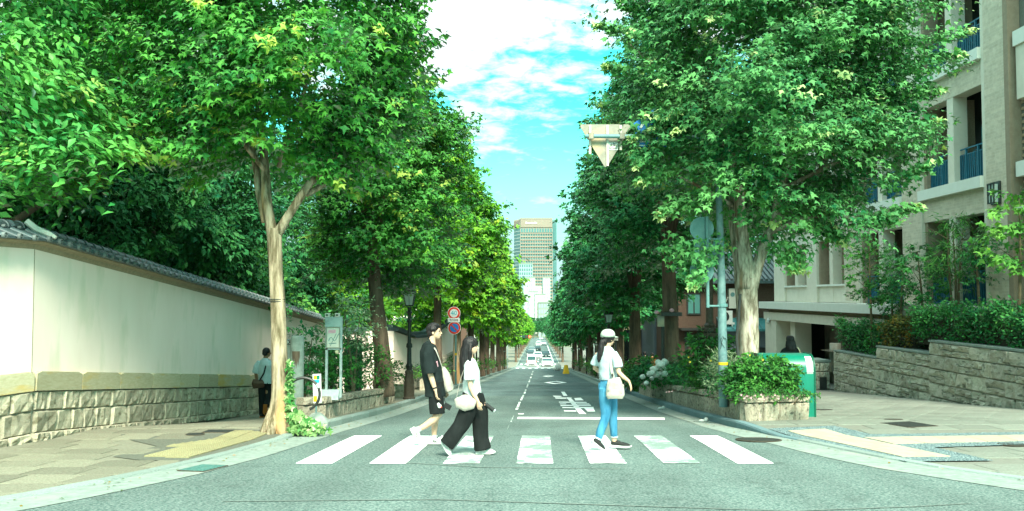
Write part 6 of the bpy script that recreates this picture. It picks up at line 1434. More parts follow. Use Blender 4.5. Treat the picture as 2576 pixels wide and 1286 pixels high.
# low understory behind the wall
for i, (x, y, r_) in enumerate([(-9.8, 17.5, 1.4), (-9.8, 20.5, 1.5), (-9.7, 24, 1.5), (-9.6, 27.5, 1.5), (-9.6, 31, 1.5), (-11.5, 13.5, 1.4)]):
    t = thing('garden_shrub', ['dense dark shrub behind the wall right of the corner', 'second dark shrub above the wall tiles', 'third dark shrub above the wall tiles', 'fourth dark shrub above the wall tiles', 'last dark shrub above the wall tiles near the map board', 'first shrub behind the wall corner at far left'][i], 'shrub', (x, y, gz(y)), 'shrubs behind the wall')
    h = [3.3, 3.3, 3.1, 2.9, 2.9, 3.4][i]; shrub('foliage', 'leaf_garden', 'oval', (x, y, gz(y)), (r_, h), 260, 22, .2, 500+i, t, spray=.5)
# --- plants in the left bed
def spindly(x, y, z, H, r, mt, seed, label, ns=60, per=12, ls=.08, tpl='oval', cat='shrub', name='shrub', stems=4, grp=None, clear=.1):
    t = thing(name, label, cat, (x, y, z), grp); r0 = random.Random(seed); mb = MB()
    for k in range(stems): an = r0.uniform(0, 6.3); d = Vector((math.cos(an), math.sin(an), 0))*r*.5; mb.tube([(x, y, z-.05), Vector((x, y, z+H*.4))+d*.4, Vector((x, y, z+H*.85))+d], [.022*H/1.5, .014*H/1.5, .005], 5)
    mb.build('stems', 'stem', t); me = crown('foliage', mt, tpl, [(0, r*.6), (.5, r), (.85, r*.7), (1, r*.3)], H*clear, H, ns, per, ls, seed, spray=.28, rough=.3, shell=.8, up=.6); link('foliage', me, t, (x, y, z)); return t
for i, a_ in enumerate([(-4.25, 18.2, 1.5, .40, 'leaf_garden', 'loose olive like shrub rising behind the map board', 85), (-4.6, 19.4, 1.2, .45, 'leaf_shrub', 'green shrub right of the map board posts', 90), (-4.0, 19.8, 1.15, .5, 'leaf_shrub', 'leafy shrub in the middle of the left bed', 110), (-3.9, 21.6, 1.3, .5, 'leaf_garden', 'dark shrub in front of the second trunk', 110), (-3.6, 23.2, 1.2, .45, 'leaf_shrub', 'shrub at the lamp end of the left bed', 90), (-3.75, 21.0, 2.35, .6, 'leaf_pale', 'tall airy silver leaved bush before the second left trunk', 100), (-4.9, 22.4, 1.6, .5, 'leaf_garden', 'shrub before the dark doorway', 90)]):
    x, y, H, r_, mt_, lb, ns_ = a_; x = max(x, -4.25+.02*(y-18)); r_ *= .8; spindly(x, y, sw(x, y)+.34, H, r_, mt_, 600+i, lb, ns_, 12, .085, grp='shrubs in the left bed', clear=.45 if i == 5 else .08)
# --- plants in the right planter
def px2(u, y): return P(u, 0, y).x
t = thing('hedge_bush', 'dense glossy rounded bush at the near end of the right planter', 'bush', (px2(1905, 16.9), 16.9, sw(5, 16.9)+.4))
x = px2(1905, 16.9); z = sw(5, 16.9)+.36
me = crown('foliage', 'leaf_shrub', 'oval', [(0, .56), (.4, .68), (.75, .58), (1, .28)], 0, .74, 480, 16, .085, 701, spray=.16, rough=.10, up=.9, yscale=.7, shell=.5); link('foliage', me, t, (x, 16.95, z))
mb = MB(); mb.tube([(x+.5, 16.6, z-.05), (x+.62, 16.5, z+.15)], .012, 5).tube([(x, 16.9, z-.1), (x+.1, 16.9, z+.4)], .03, 6).build('stem', 'stem', t)
for i, (u, v, y, H, r_, mt_, tpl_, lb, ns_, ls_) in enumerate([(1735, 0, 20.8, 1.35, .52, 'leaf_shrub', 'oval', 'tall bright leafy shrub left of the sign pole', 190, .12), (1700, 0, 22.5, .8, .5, 'leaf_garden', 'oval', 'dark low shrub behind the hydrangeas', 120, .08), (1790, 0, 18.6, .95, .40, 'leaf_pale', 'blade', 'silvery feathery plant beside the sign pole', 150, .12), (1752, 0, 19.2, .55, .42, 'leaf_garden', 'oval', 'low dark plant before the tall leafy shrub', 120, .07), (1845, 0, 18.0, .75, .35, 'leaf_pale', 'blade', 'silvery plant between sign pole and trunk', 110, .11), (1730, 0, 18.0, .30, .50, 'leaf_pale', 'oval', 'pale ground cover on the planter edge', 130, .04), (1680, 0, 20.8, .26, .4, 'leaf_shrub', 'blade', 'grassy tuft spilling over the planter edge', 120, .09), (1655, 0, 24.5, .5, .5, 'leaf_garden', 'oval', 'dark foliage under the hydrangeas', 120, .08), (1820, 0, 17.0, .5, .3, 'leaf_shrub', 'oval', 'small shrub at the foot of the sign pole', 110, .07)]):
    x = px2(u, y); x = max(x, krx(y)+.55); t_ = spindly(x, y, sw(x, y)+.40, H, r_, mt_, 720+i, lb, ns_, 13, ls_, tpl_, grp='plants in the right planter', stems=3)
# hydrangeas
x, y = px2(1650, 26.), 26.; z = sw(x, y)+.5; t = thing('hydrangea', 'white hydrangea bush with big round flower heads at the left end of the planter', 'flowers', (x, y, z))
me = crown('leaves', 'leaf_garden', 'oval', [(0, .6), (.5, .7), (1, .4)], -.1, .55, 150, 14, .11, 741, spray=.25, up=.8); link('leaves', me, t, (x, y, z))
rg = random.Random(6)
for (u, v, r_) in [(1617, 948, 9), (1626, 964, 8), (1645, 930, 12), (1655, 924, 10), (1663, 918, 13), (1672, 911, 12), (1634, 941, 10), (1640, 938, 9), (1650, 942, 11), (1662, 945, 14), (1672, 940, 10), (1656, 912, 10), (1680, 950, 8), (1668, 928, 10), (1640, 952, 7)]:
    c = P(u, v, 24.6+rg.uniform(-.4, .3)); r0 = r_/FPX*25*.85; m = MB(); m.ball(c, (r0, r0, r0*.85), 9, 7)
    for k in range(len(m.v)): m.v[k] = tuple(Vector(c)+(Vector(m.v[k])-Vector(c))*rg.uniform(.86, 1.1))
    m.build('flower_head', 'white_flower', t, smooth=True)
def flowers(spots, mt_, label, name, r0, grp=None):
    c0 = spots[0]; t = thing(name, label, 'flowers', c0, grp)
    for c in spots:
        m = MB(); c = Vector(c)
        for k in range(5): an = k*1.257+rg.uniform(0, .4); m.add([c, c+Vector((math.cos(an-.5)*r0*.7, -.01, math.sin(an-.5)*r0*.7)), c+Vector((math.cos(an)*r0, -.02, math.sin(an)*r0)), c+Vector((math.cos(an+.5)*r0*.7, -.01, math.sin(an+.5)*r0*.7))], [(0, 1, 2, 3)])
        m.build('blossom', mt_, t)
yf = 16.1
flowers([P(u, v, yf+(2040-u)*-.0) for u, v in [(1864, 993), (1872, 1001), (1878, 996), (1889, 1000), (1898, 994), (1908, 1000), (1914, 992), (1922, 1003), (1931, 998), (1940, 1001), (1948, 993), (1958, 1002), (1968, 997), (1979, 1001), (1992, 996), (2003, 1000)]], 'petal_pink', 'row of small pink flowers along the planter front under the dense bush', 'pink_flowers', .027)
flowers([P(1683, 985, 20.6), P(1676, 986, 20.7), P(1690, 984, 20.5)], 'petal_pink', 'few pink flowers on the planter edge below the hydrangeas', 'pink_flowers', .027)
flowers([P(1787, 907, 18.3), P(1731, 899, 20.), P(1885, 893, 16.2), P(1735, 910, 18.6), P(1918, 905, 16.2)], 'petal_yellow', 'scattered yellow flowers above the planter shrubs', 'yellow_flowers', .026)
x, y = px2(1930, 16.2), 16.2; me = crown('foliage', 'leaf_shrub', 'oval', [(0, .8), (1, .6)], 0, .12, 120, 10, .05, 745, spray=.1, yscale=.2); t = thing('flower_foliage', 'low green leaves under the pink flowers at the planter front', 'plants', (x, y, sw(x, y)+.4)); link('foliage', me, t, (x, y, sw(x, y)+.42))
# potted plants at the right far down + dark leaves near (1430..)
for i, (u, v, H, r_) in enumerate([(1480, 982, .9, .6), (1500, 985, .7, .5), (1440, 950, 1.2, .6), (1462, 962, 1.0, .5), (1560, 985, 1.2, .6)]):
    p = G(u, v, True); x = max(p.x, krx(p.y)+.5); spindly(x, p.y, sw(x, p.y), H, r_, 'leaf_shrub', 760+i, ['leafy clump on the right kerb left of the woman in the cap', 'second clump beside it nearer the woman', 'distant clump by the yellow sign', 'clump midway along the right kerb', 'clump by the dark stump right of the woman'][i], 110, 12, .13, grp='clumps along the right kerb')
# --- hedges and saplings above the retaining wall
def hedge(x0, x1, y0, y1, z0, h, mt, seed, label, ns, ls=.10):
    t = thing('hedge', label, 'hedge', ((x0+x1)/2, (y0+y1)/2, z0)); g = np.random.default_rng(seed); per = 14; n = ns
    c = np.stack([g.uniform(x0, x1, n), g.uniform(y0, y1, n), z0+h*(1-g.random(n)**2.2*.9)], 1); face = g.random(n) < .45; c[face, 0] = x0+g.random(face.sum())*.12; c[:, 2] += .12*np.sin(c[:, 1]*2.3)+.07*np.sin(c[:, 1]*5.1)
    idx = np.repeat(np.arange(n), per); C = c[idx]+g.normal(0, .10, (n*per, 3)); T = g.normal(0, .6, (n*per, 3))+np.array([-.3, -.2, .2]); N = g.normal(0, .4, (n*per, 3))+np.array([-.5, -.1, .8]); sp = g.random(n)
    link('foliage', leafmesh('foliage', C-np.array(wloc(t)), T, N, ls*(.7+.6*g.random(n*per)), 'oval', mt, np.clip(sp[idx]*.8+g.normal(0, .12, n*per), 0, 1)), t, wloc(t)); MB().span(x0+.15, x1-.1, y0+.1, y1-.1, z0-.1, z0+h*.75).build('core', 'soil', t); return t
hedge(12.35, 13.7, 19.5, 27.4, .72, .95, 'leaf_hedge', 801, 'tall dark hedge on top of the highest part of the retaining wall', 900)
hedge(12.35, 13.8, 27.4, 29.6, .30, .95, 'leaf_red', 802, 'hedge patch with orange red young leaves on the retaining wall', 260)
hedge(12.35, 13.8, 29.6, 33.6, -.05, 1.05, 'leaf_hedge', 803, 'lower dark hedge at the left end of the retaining wall', 420)
def sapling(u, v0, v1, y, r, mt, seed, label, tpl='maple', ns=80, ls=.11, stems=1, dx=0):
    b = P(u, v0, y); top = P(u+dx, v1, y); H = top.z-b.z; t = thing('sapling', label, 'young tree', b, 'young trees on the retaining wall'); r0 = random.Random(seed); mb = MB()
    for k in range(stems):
        o = Vector(((k-(stems-1)/2)*.18, r0.uniform(-.2, .2), 0)); pts = [b+o*.3+Vector((0, 0, -.3)), b+o+Vector(((top.x-b.x)*.3, 0, H*.4)), b+o*1.6+Vector(((top.x-b.x)*.8+r0.uniform(-.1, .1), 0, H*.9))]; mb.tube(pts, [.045, .035, .012], 7)
        for j in range(4): an = r0.uniform(0, 6.3); a0 = pts[1].lerp(pts[2], j/4); mb.tube([a0, a0+Vector((math.cos(an)*r*.6, math.sin(an)*r*.6, H*.13))], [.016, .006], 5)
    mb.build('stem', 'stem', t, smooth=True); me = crown('crown', mt, tpl, [(0, r*.5), (.3, r), (.7, r*.8), (1, r*.35)], H*.30, H, ns, 14, ls, seed, spray=.35, rough=.3, shell=.8, off=(top.x-b.x, 0)); link('crown', me, t, b); return t
sapling(2192, 830, 590, 30.5, .85, 'leaf_shrub', 811, 'first sapling from the left with layered leaves', ns=95, dx=-25)
sapling(2262, 830, 620, 29.2, .6, 'leaf_hedge', 812, 'second sapling, feathery and dark', tpl='blade', ns=110, ls=.16)
sapling(2325, 825, 610, 28, .75, 'leaf_hedge', 813, 'third sapling with dark spreading leaves', ns=90)
sapling(2405, 800, 545, 26.8, .95, 'leaf_shrub', 814, 'bamboo like clump with three thin stems and fine leaves', tpl='blade', ns=190, ls=.20, stems=3)
sapling(2468, 790, 600, 25.5, .5, 'leaf_hedge', 815, 'thin sparse sapling before the dark doorway', ns=40)
sapling(2560, 790, 470, 22.6, .85, 'leaf_lime', 816, 'bright lime green young tree at the right picture edge', ns=75, ls=.15)
sapling(2240, 840, 690, 30.0, .5, 'leaf_hedge', 817, 'short dark sapling behind the lower hedge', ns=60)
# tree on the right beyond the house, far wood, fallen leaves
gtree(14.5, 75, -6, 11, 3.6, 'leaf_dark', 'quad', 0, 0, 0, 90, 'tree behind the shops on the right side', me=n3)
for i, (u, y, H) in enumerate([(1362, 470, 17), (1372, 430, 14), (1352, 500, 12), (1340, 460, 15), (1330, 430, 15)]):
    x = P(u, 0, y).x; streettree(x, y, 11, 3, 'leaf_dark', 900+i, ['dark tree in the middle at the bottom of the hill', 'tree right of it', 'low tree closing the street', 'tree at the left end of the far queue', 'leftmost tree at the bottom of the hill'][i], 'trees at the bottom of the hill', me=n3, detail=False)
g = np.random.default_rng(5); n = 260; ys = g.uniform(8, 30, n); sd = g.random(n) < .5; xs = np.array([klx(y)+.05+abs(g.normal(0, .18)) if s else krx(y)-.05-abs(g.normal(0, .2)) for y, s in zip(ys, sd)])
C = np.stack([xs, ys, [gz(y)+.016 for y in ys]], 1); ti = leafmesh('fallen_leaves', C, g.normal(0, 1, (n, 3))*np.array([1, 1, .1]), np.tile([0, 0, 1.], (n, 1))+g.normal(0, .15, (n, 3)), .03+.03*g.random(n), 'oval', 'leaf_red', g.random(n)); tag(link('fallen_leaves', ti), 'dry fallen leaves scattered in both gutters along the kerbs', 'leaves', kind='stuff')
for i, (u, v) in enumerate([(1664, 1030), (1770, 1062)]):
    p = G(u, v); t = thing('litter', ['crumpled white paper by the right kerb left of the planter corner', 'crumpled white paper by the right kerb under the planter'][i], 'litter', p, 'white litter by the right kerb'); MB().ball((p.x-.03, p.y, p.z+.03), (.07, .05, .03), 6, 4).ball((p.x+.05, p.y, p.z+.05), (.05, .04, .045), 5, 4).build('paper', 'white', t)
# ================================================================ PEOPLE
def frame(yaw, pitch=0.):
    return Matrix.Rotation(yaw, 3, 'Z')@Matrix.Rotation(-pitch, 3, 'Y')
def head_parts(mb, c, yaw, k=1., pitch=0.):
    M = frame(yaw, pitch); c = Vector(c); A = lambda x, y, z: c+M@(Vector((x, y, z))*k)
    mb.ball(A(-.005, 0, .03), (.094*k, .074*k, .093*k), 16, 12, M)
    mb.ball(A(.028, 0, -.03), (.062*k, .060*k, .075*k), 14, 10, M)
    mb.ball(A(.045, 0, -.075), (.036*k, .038*k, .032*k), 12, 8, M)       # chin
    mb.ball(A(.072, 0, .02), (.020*k, .050*k, .020*k), 12, 8, M)         # brow
    mb.tube([A(.080, 0, .018), A(.098, 0, -.012), A(.108, 0, -.028), A(.085, 0, -.036)], [.008*k, .010*k, .012*k, .008*k], 8)
    mb.ball(A(.082, 0, -.054), (.013*k, .022*k, .006*k), 10, 6, M); mb.ball(A(.079, 0, -.065), (.012*k, .019*k, .006*k), 10, 6, M)
    for s in (-1, 1):
        mb.ball(A(-.005, s*.073, -.012), (.018*k, .008*k, .030*k), 10, 8, M)
        mb.ball(A(.055, s*.034, -.018), (.028*k, .022*k, .020*k), 10, 8, M)  # cheek
    return A, M
def eyes(c, yaw, k, parent, pitch=0.):
    M = frame(yaw, pitch); c = Vector(c); A = lambda x, y, z: c+M@(Vector((x, y, z))*k); m = MB(); l = MB()
    for s in (-1, 1):
        m.ball(A(.078, s*.030, .004), (.010*k, .014*k, .007*k), 8, 6, M); l.tube([A(.086, s*.014, .010), A(.091, s*.030, .013), A(.082, s*.044, .010)], .0028*k, 5); l.tube([A(.086, s*.014, .026), A(.091, s*.030, .030), A(.080, s*.046, .026)], .0035*k, 5)
    m.build('eyes', 'text', parent, smooth=True); l.build('eyebrows', 'hair', parent)
    q = MB().tube([A(.096, -.018, -.059), A(.0985, 0, -.0585), A(.096, .018, -.059)], .0035*k, 5); q.build('lips', 'petal_pink', parent)
def hand(mb, w, d, n, side, curl=.5, k=1.):
    """w wrist, d direction along hand, n palm normal, side: thumb direction"""
    w = Vector(w); d = Vector(d).normalized(); n = Vector(n); n = (n-d*n.dot(d)).normalized(); s = d.cross(n).normalized()*side
    pal = w+d*.045*k
    mb.tube([w-d*.015*k, w+d*.02*k, w+d*.055*k, w+d*.085*k], [(.018*k, .024*k), (.016*k, .032*k), (.015*k, .038*k), (.012*k, .036*k)], 12, ref=s)
    for i, (o, L) in enumerate([(.030, .070), (.010, .078), (-.010, .073), (-.030, .056)]):
        b = w+d*.080*k+s*o*k; c1 = curl*(.5+.1*i); p1 = b+(d*math.cos(c1)+n*math.sin(c1))*L*.45*k; c2 = c1+curl*.8; p2 = p1+(d*math.cos(c2)+n*math.sin(c2))*L*.32*k; c3 = c2+curl*.6; p3 = p2+(d*math.cos(c3)+n*math.sin(c3))*L*.26*k
        mb.tube([b-d*.02*k, b, p1, p2, p3], [.0085*k, .0088*k, .0082*k, .0076*k, .0055*k], 8)
    b = w+d*.02*k+s*.026*k; mb.tube([b-s*.012*k, b+(s*.7+d*.7)*.024*k, b+(s*.45+d*.9+n*.3)*.052*k, b+(s*.2+d+n*.5)*.072*k], [.011*k, .0105*k, .009*k, .006*k], 8)
def shoe(pl, heel, toe, mt, solemt, up=(0, 0, 1), k=1., w=.045, nm='shoe', ank=None):
    heel = Vector(heel); toe = Vector(toe); d = (toe-heel); L = d.length; d.normalize(); up = Vector(up); up = (up-d*up.dot(d)).normalized(); s = d.cross(up)
    m = MB(); m.tube([heel+up*.035+d*.0, heel+up*.05+d*L*.12, heel+up*.052+d*L*.35, heel+up*.042+d*L*.6, heel+up*.034+d*L*.85, heel+up*.026+d*L*1.0], [(.028, .030), (.045, .038), (.046, .040), (.034, w), (.026, w*.95), (.014, w*.6)], 12, ref=s)
    if ank is not None: m.tube([heel+up*.05+d*L*.22, Vector(ank)], [(.044, .037), (.042, .038)], 12, ref=s)
    sh = remesh(m, nm, mt, pl, .007, 3)
    so = MB(); V = []
    outl = [(-.03, .45), (-.01, .8), (.25, .85), (.5, .92), (.75, 1.08), (.95, .75), (1.06, .3)]
    ring_ = [(a, b) for a, b in outl]+[(a, -b) for a, b in reversed(outl)]
    for h in (0., .026): V += [heel+d*(L*a)+s*(w*b)+up*(h+(.012*max(0, a-.85)*8 if h == 0 else .004*max(0, a-.8)*8)) for a, b in ring_]
    n = len(ring_); so.add(V, [tuple(range(n)), tuple(range(2*n-1, n-1, -1))]+[(i, (i+1) % n, n+(i+1) % n, n+i) for i in range(n)]); so.build('sole', solemt, sh, smooth=True); return sh, d, up, s, L, heel
def person(label, base, group=None): return thing('person', label, 'person', base, group)
def strap(pts, w, th, mt, nm, par, ref=(0, 1, 0)): return MB().tube(pts, [(th, w)]*len(pts), 8, ref=ref).build(nm, mt, par, smooth=True)
def wrinkle(o, amp=.006, f=9., seed=0, dirz=.5):
    """small cloth folds pushed into the surface"""
    me = o.data; n = len(me.vertices); co = np.empty(n*3, np.float32); me.vertices.foreach_get('co', co); co = co.reshape(-1, 3); no = np.empty(n*3, np.float32); me.vertex_normals.foreach_get('vector', no); no = no.reshape(-1, 3)
    r = np.random.default_rng(seed); a = np.zeros(n)
    for i in range(5):
        k = r.normal(0, 1, 3); k[2] *= dirz; k = k/np.linalg.norm(k)*f*(1+i*.45); a += np.sin(co@k*2+r.random()*6.3+1.5*np.sin(co@(r.normal(0, 1, 3)*f*.4)))/(1+i*.6)
    me.vertices.foreach_set('co', (co+no*(a*amp*.45)[:, None]).astype(np.float32).ravel()); me.update()
# ---------------- 1. young man in black
gp = G(1090, 1121); B = Vector((P(1095, 0, gp.y).x, gp.y, gz(gp.y)+.010))
sc_ = 174./(FPX/B.y); K = lambda x, y, z: B+Vector((x, y, z))*sc_
man = person('young man in black T-shirt and shorts walking right with a canvas shoulder bag', B)
hc = K(.005, 0, 1.615)
m = MB(); A, M = head_parts(m, hc, R(-6), 1.02, .04)
m.tube([K(-.035, 0, 1.42), K(-.03, 0, 1.50), K(-.012, 0, 1.575)], [(.062, .066), (.054, .054), (.055, .054)], 14, ref=(0, 1, 0))
m.tube([K(.02, 0, .80), K(-.0, 0, .95), K(-.04, 0, 1.15), K(-.065, 0, 1.32), K(-.05, 0, 1.42)], [(.10, .15), (.095, .14), (.11, .155), (.105, .17), (.07, .12)], 16, ref=(0, 1, 0))
def limb(m, pts, rads, n=12): m.tube(pts, rads, n)
limb(m, [K(-.055, -.17, 1.38), K(-.045, -.205, 1.2), K(-.03, -.215, 1.03), K(.005, -.225, .92), K(.045, -.225, .80)], [.052, .046, .040, .038, .026])
limb(m, [K(-.055, .17, 1.38), K(-.03, .205, 1.2), K(.02, .215, 1.02), K(.09, .20, .90), (K(.14, .17, .78))], [.052, .046, .040, .038, .026])
hand(m, K(.047, -.225, .79), (.16, 0, -1), (.9, .35, .1), -1, .55, 1.0*sc_)
hand(m, K(.142, .17, .775), (.3, 0, -1), (.2, -1, 0), 1, .9, 1.0*sc_)
limb(m, [K(.02, -.085, .86), K(.055, -.09, .66), K(.085, -.09, .45), K(.0, -.09, .36), K(-.11, -.09, .285), K(-.205, -.09, .235)], [.088, .076, .054, .056, .046, .034])
limb(m, [K(.03, .085, .86), K(.035, .085, .66), K(.035, .085, .45), K(.012, .085, .33), K(.005, .085, .2), K(.0, .085, .11)], [.088, .076, .052, .055, .042, .034])
body = remesh(m, 'body', 'skin', man, .0065, 3); eyes(hc, R(-6), 1.02, man, .04)
# T shirt
m = MB(); m.tube([K(.02, 0, .69), K(.015, 0, .8), K(-.02, 0, 1.0), K(-.055, 0, 1.2), K(-.07, 0, 1.34), K(-.055, 0, 1.43), K(-.04, 0, 1.465)], [(.158, .185), (.150, .185), (.148, .188), (.146, .192), (.130, .192), (.095, .135), (.066, .075)], 20, ref=(0, 1, 0))
for s in (-1, 1): m.tube([K(-.06, s*.135, 1.395), K(-.058, s*.20, 1.30), K(-.045, s*.225, 1.15), K(-.03, s*.235, 1.035)], [.072, .082, .088, .092], 14)
ts = remesh(m, 't_shirt', 'black_cloth', man, .010, 3); wrinkle(ts, .009, 8, 1)
MB().tube([K(-.058, 0, 1.462), K(-.036, 0, 1.475)], [(.072, .078), (.066, .072)], 18, ref=(0, 1, 0)).build('collar', 'black_cloth', ts, smooth=True)
# pale print on the chest edge and back
MB().tube([K(.052, -.13, 1.20), K(.066, -.105, 1.13)], [(.012, .035), (.010, .030)], 8, ref=(0, 1, 0)).build('chest_print', 'petal_pink', ts)
# shorts
m = MB(); m.tube([K(.03, 0, .92), K(.03, 0, .80), K(.035, 0, .72)], [(.125, .165), (.135, .175), (.13, .175)], 18, ref=(0, 1, 0))
m.tube([K(.03, -.08, .82), K(.045, -.09, .62), K(.06, -.095, .455)], [.10, .108, .112], 16); m.tube([K(.03, .08, .82), K(.04, .085, .62), K(.045, .09, .46)], [.10, .105, .105], 16)
so = remesh(m, 'shorts', 'pants_cloth', man, .010, 3); wrinkle(so, .008, 8, 2)
MB().ball(K(.10, -.19, .575), (.028, .012, .03), 8, 6).ball(K(.085, -.195, .60), (.02, .01, .024), 8, 6).build('white_patch', 'white', so, smooth=True); MB().ball(K(.122, -.188, .56), (.014, .01, .014), 8, 6).build('red_patch', 'red', so, smooth=True)
# hair: bowl cut with fringe
m = MB(); AA = lambda x, y, z: hc+frame(R(-6), .04)@(Vector((x, y, z))*1.02)
m.ball(AA(-.018, 0, .045), (.106, .088, .090), 16, 12); m.ball(AA(-.045, 0, .0), (.072, .080, .085), 14, 10); m.tube([AA(-.07, 0, -.02), AA(-.065, 0, -.08), AA(-.05, 0, -.105)], [(.04, .055), (.035, .05), (.02, .035)], 12, ref=(0, 1, 0))
for i in range(9): a = -.066+i*.0165; m.tube([AA(.035, a, .10), AA(.076-abs(a)*.35, a*1.0, .075), AA(.086-abs(a)*.5, a*1.05, .030+.010*(i % 3))], [.022, .016, .005], 8)
for s in (-1, 1):
    for j in range(3): m.tube([AA(.02-.022*j, s*.062, .07), AA(.026-.024*j, s*.084, .035), AA(.022-.024*j, s*.083, .0+.006*j)], [.026, .018, .008], 8)
hr = remesh(m, 'hair', 'hair', man, .006, 2)
gl = MB()
for s in (-1, 1):
    cc = AA(.100, s*.034, .002); gl.tube([cc+frame(R(-6))@Vector((0, math.cos(t*math.pi/6)*.024, math.sin(t*math.pi/6)*.019)) for t in range(13)], .0014, 5, cap=False); gl.tube([AA(.100, s*.058, .006), AA(.03, s*.076, .008)], .002, 5)
gl.tube([AA(.102, -.012, .006), AA(.102, .012, .006)], .002, 5); gl.build('glasses', 'black_metal', man)
# wristband
MB().tube([K(.033, -.225, .845), K(.040, -.225, .825)], .032, 14).build('wristband', 'text', man, smooth=True)
# shoes and socks
MB().tube([K(-.18, -.09, .25), K(-.225, -.09, .215)], .041, 12).build('sock', 'shoe', man, smooth=True); MB().tube([K(0, .085, .13), K(0, .085, .06)], .041, 12).build('sock', 'shoe', man, smooth=True)
upv = Vector((.85, 0, .52))
s1 = shoe(man, K(-.325, -.09, .235), K(-.185, -.09, .0), 'shoe', 'shoe', up=(.86, 0, .5), ank=K(-.205, -.09, .24)); s2 = shoe(man, K(-.095, .085, .0), K(.155, .085, .0), 'shoe', 'shoe', ank=K(0, .085, .105))
for sh in (s1, s2):
    o, d, up, s, L, h = sh; st = MB()
    for f0 in (.42, .52): st.tube([h+d*L*f0-s*.043+up*.03, h+d*L*(f0-.1)-s*.035+up*.062], [.006, .006], 5); st.tube([h+d*L*f0+s*.043+up*.03, h+d*L*(f0-.1)+s*.035+up*.062], [.006, .006], 5)
    st.tube([h+d*L*.02-s*.036+up*.03, h+d*L*.3-s*.043+up*.03], [.009, .006], 5).tube([h+d*L*.8-s*.04+up*.026, h+d*L*.5-s*.046+up*.024], [.007, .006], 5); st.build('stripes', 'text', o)
# bag (separate thing hanging from him)
bag = thing('shoulder_bag', 'off white canvas tote bag slung across the young man in black', 'bag', K(.2, .1, .9))
m = MB(); m.tube([K(.12, .08, 1.10), K(.155, .10, .98), K(.19, .11, .86), K(.215, .12, .77), (K(.22, .12, .745))], [(.035, .09), (.07, .13), (.085, .16), (.075, .16), (.04, .12)], 14, ref=(0, 1, 0)); o = remesh(m, 'pouch', 'canvas', bag, .009, 3); wrinkle(o, .012, 9, 4)
strap([K(-.135, -.03, 1.40), K(-.085, -.06, 1.455), K(-.02, -.10, 1.435), K(.04, -.12, 1.36), K(.082, -.10, 1.25), K(.11, -.02, 1.14), K(.13, .04, 1.07)], .024, .005, 'canvas', 'strap', bag, ref=(0, .8, .4))
strap([K(-.135, -.03, 1.40), K(-.20, .03, 1.25), K(-.17, .14, 1.0), K(-.02, .22, .95), K(.12, .18, .96)], .024, .005, 'canvas', 'strap', bag)
cm_ = thing('camera', 'small black camera hanging from the hand of the young man', 'camera', K(.17, .02, .53)); MB().box(K(.20, -.02, .55), (.11, .06, .07), (0, .5, 0)).build('body', 'text', cm_); MB().tube([K(.14, -.06, .525), K(.125, -.10, .515)], .032, 14).build('lens', 'black_metal', cm_); MB().tube([K(.145, .17, .70), K(.15, .08, .62), K(.19, -.01, .59)], .004, 5).build('strap', 'text', cm_)
# ---------------- 2. woman with wide black trousers
gp = G(1190, 1146); B = Vector((P(1190, 0, gp.y).x, gp.y, gz(gp.y)+.010)); sc_ = 191.5/(FPX/B.y); KB = B.copy()
def mk(B, s): return lambda x, y, z: B+Vector((x, y, z))*s
K2 = mk(B.copy(), sc_); K = K2
wo1 = person('long haired woman in white T-shirt and wide black trousers walking right', B)
hc = K(-.02, 0, 1.405); k = .92
m = MB(); head_parts(m, hc, R(-4), k, -.02)
m.tube([K(-.03, 0, 1.20), K(-.035, 0, 1.28), K(-.03, 0, 1.36)], [(.05, .055), (.043, .043), (.045, .045)], 14, ref=(0, 1, 0))
m.tube([K(.0, 0, .74), K(.0, 0, .85), K(-.02, 0, 1.0), K(-.03, 0, 1.13), K(-.03, 0, 1.22)], [(.09, .13), (.08, .11), (.085, .125), (.085, .14), (.05, .09)], 16, ref=(0, 1, 0))
limb(m, [K(-.04, -.14, 1.18), K(-.03, -.17, 1.03), K(-.012, -.18, .89), K(.035, -.19, .79), K(.082, -.195, .715)], [.042, .036, .031, .030, .021])
limb(m, [K(-.04, .14, 1.18), K(-.0, .17, 1.04), K(.05, .17, .90), K(.07, .13, .80), K(.105, .05, .70)], [.042, .036, .031, .030, .021])
hand(m, K(.083, -.195, .71), (.22, 0, -1), (.3, .9, 0), 1, .45, .86*sc_*1.0); hand(m, K(.105, .05, .70), (.55, -.45, -.45), (.3, 0, -1), 1, 1.1, .86*sc_)
limb(m, [K(-.01, -.07, .78), K(-.15, -.08, .34), K(-.36, -.08, .15)], [.07, .05, .035]); limb(m, [K(.02, .07, .78), K(.10, .07, .40), K(.09, .07, .08)], [.07, .05, .035])
remesh(m, 'body', 'skin', wo1, .0065, 3); eyes(hc, R(-4), k, wo1, -.02)
m = MB(); m.tube([K(.0, 0, .735), K(.0, 0, .82), K(-.01, 0, .95), K(-.02, 0, 1.08), K(-.035, 0, 1.17), K(-.035, 0, 1.235), K(-.03, 0, 1.26)], [(.125, .155), (.120, .150), (.115, .145), (.118, .15), (.105, .145), (.075, .10), (.05, .06)], 18, ref=(0, 1, 0))
for s in (-1, 1): m.tube([K(-.04, s*.11, 1.19), K(-.04, s*.16, 1.11), K(-.028, s*.185, .98)], [.055, .065, .072], 14)
o = remesh(m, 't_shirt', 'white_cloth', wo1, .009, 3); wrinkle(o, .008, 10, 5)
m = MB(); m.tube([K(.0, 0, .84), K(.0, 0, .74), K(.01, 0, .66)], [(.115, .14), (.145, .16), (.15, .16)], 18, ref=(0, 1, 0))
m.tube([K(-.005, -.07, .76), K(-.06, -.085, .56), K(-.15, -.09, .38), K(-.25, -.09, .25), K(-.335, -.09, .145)], [.118, .118, .108, .105, .112], 16)
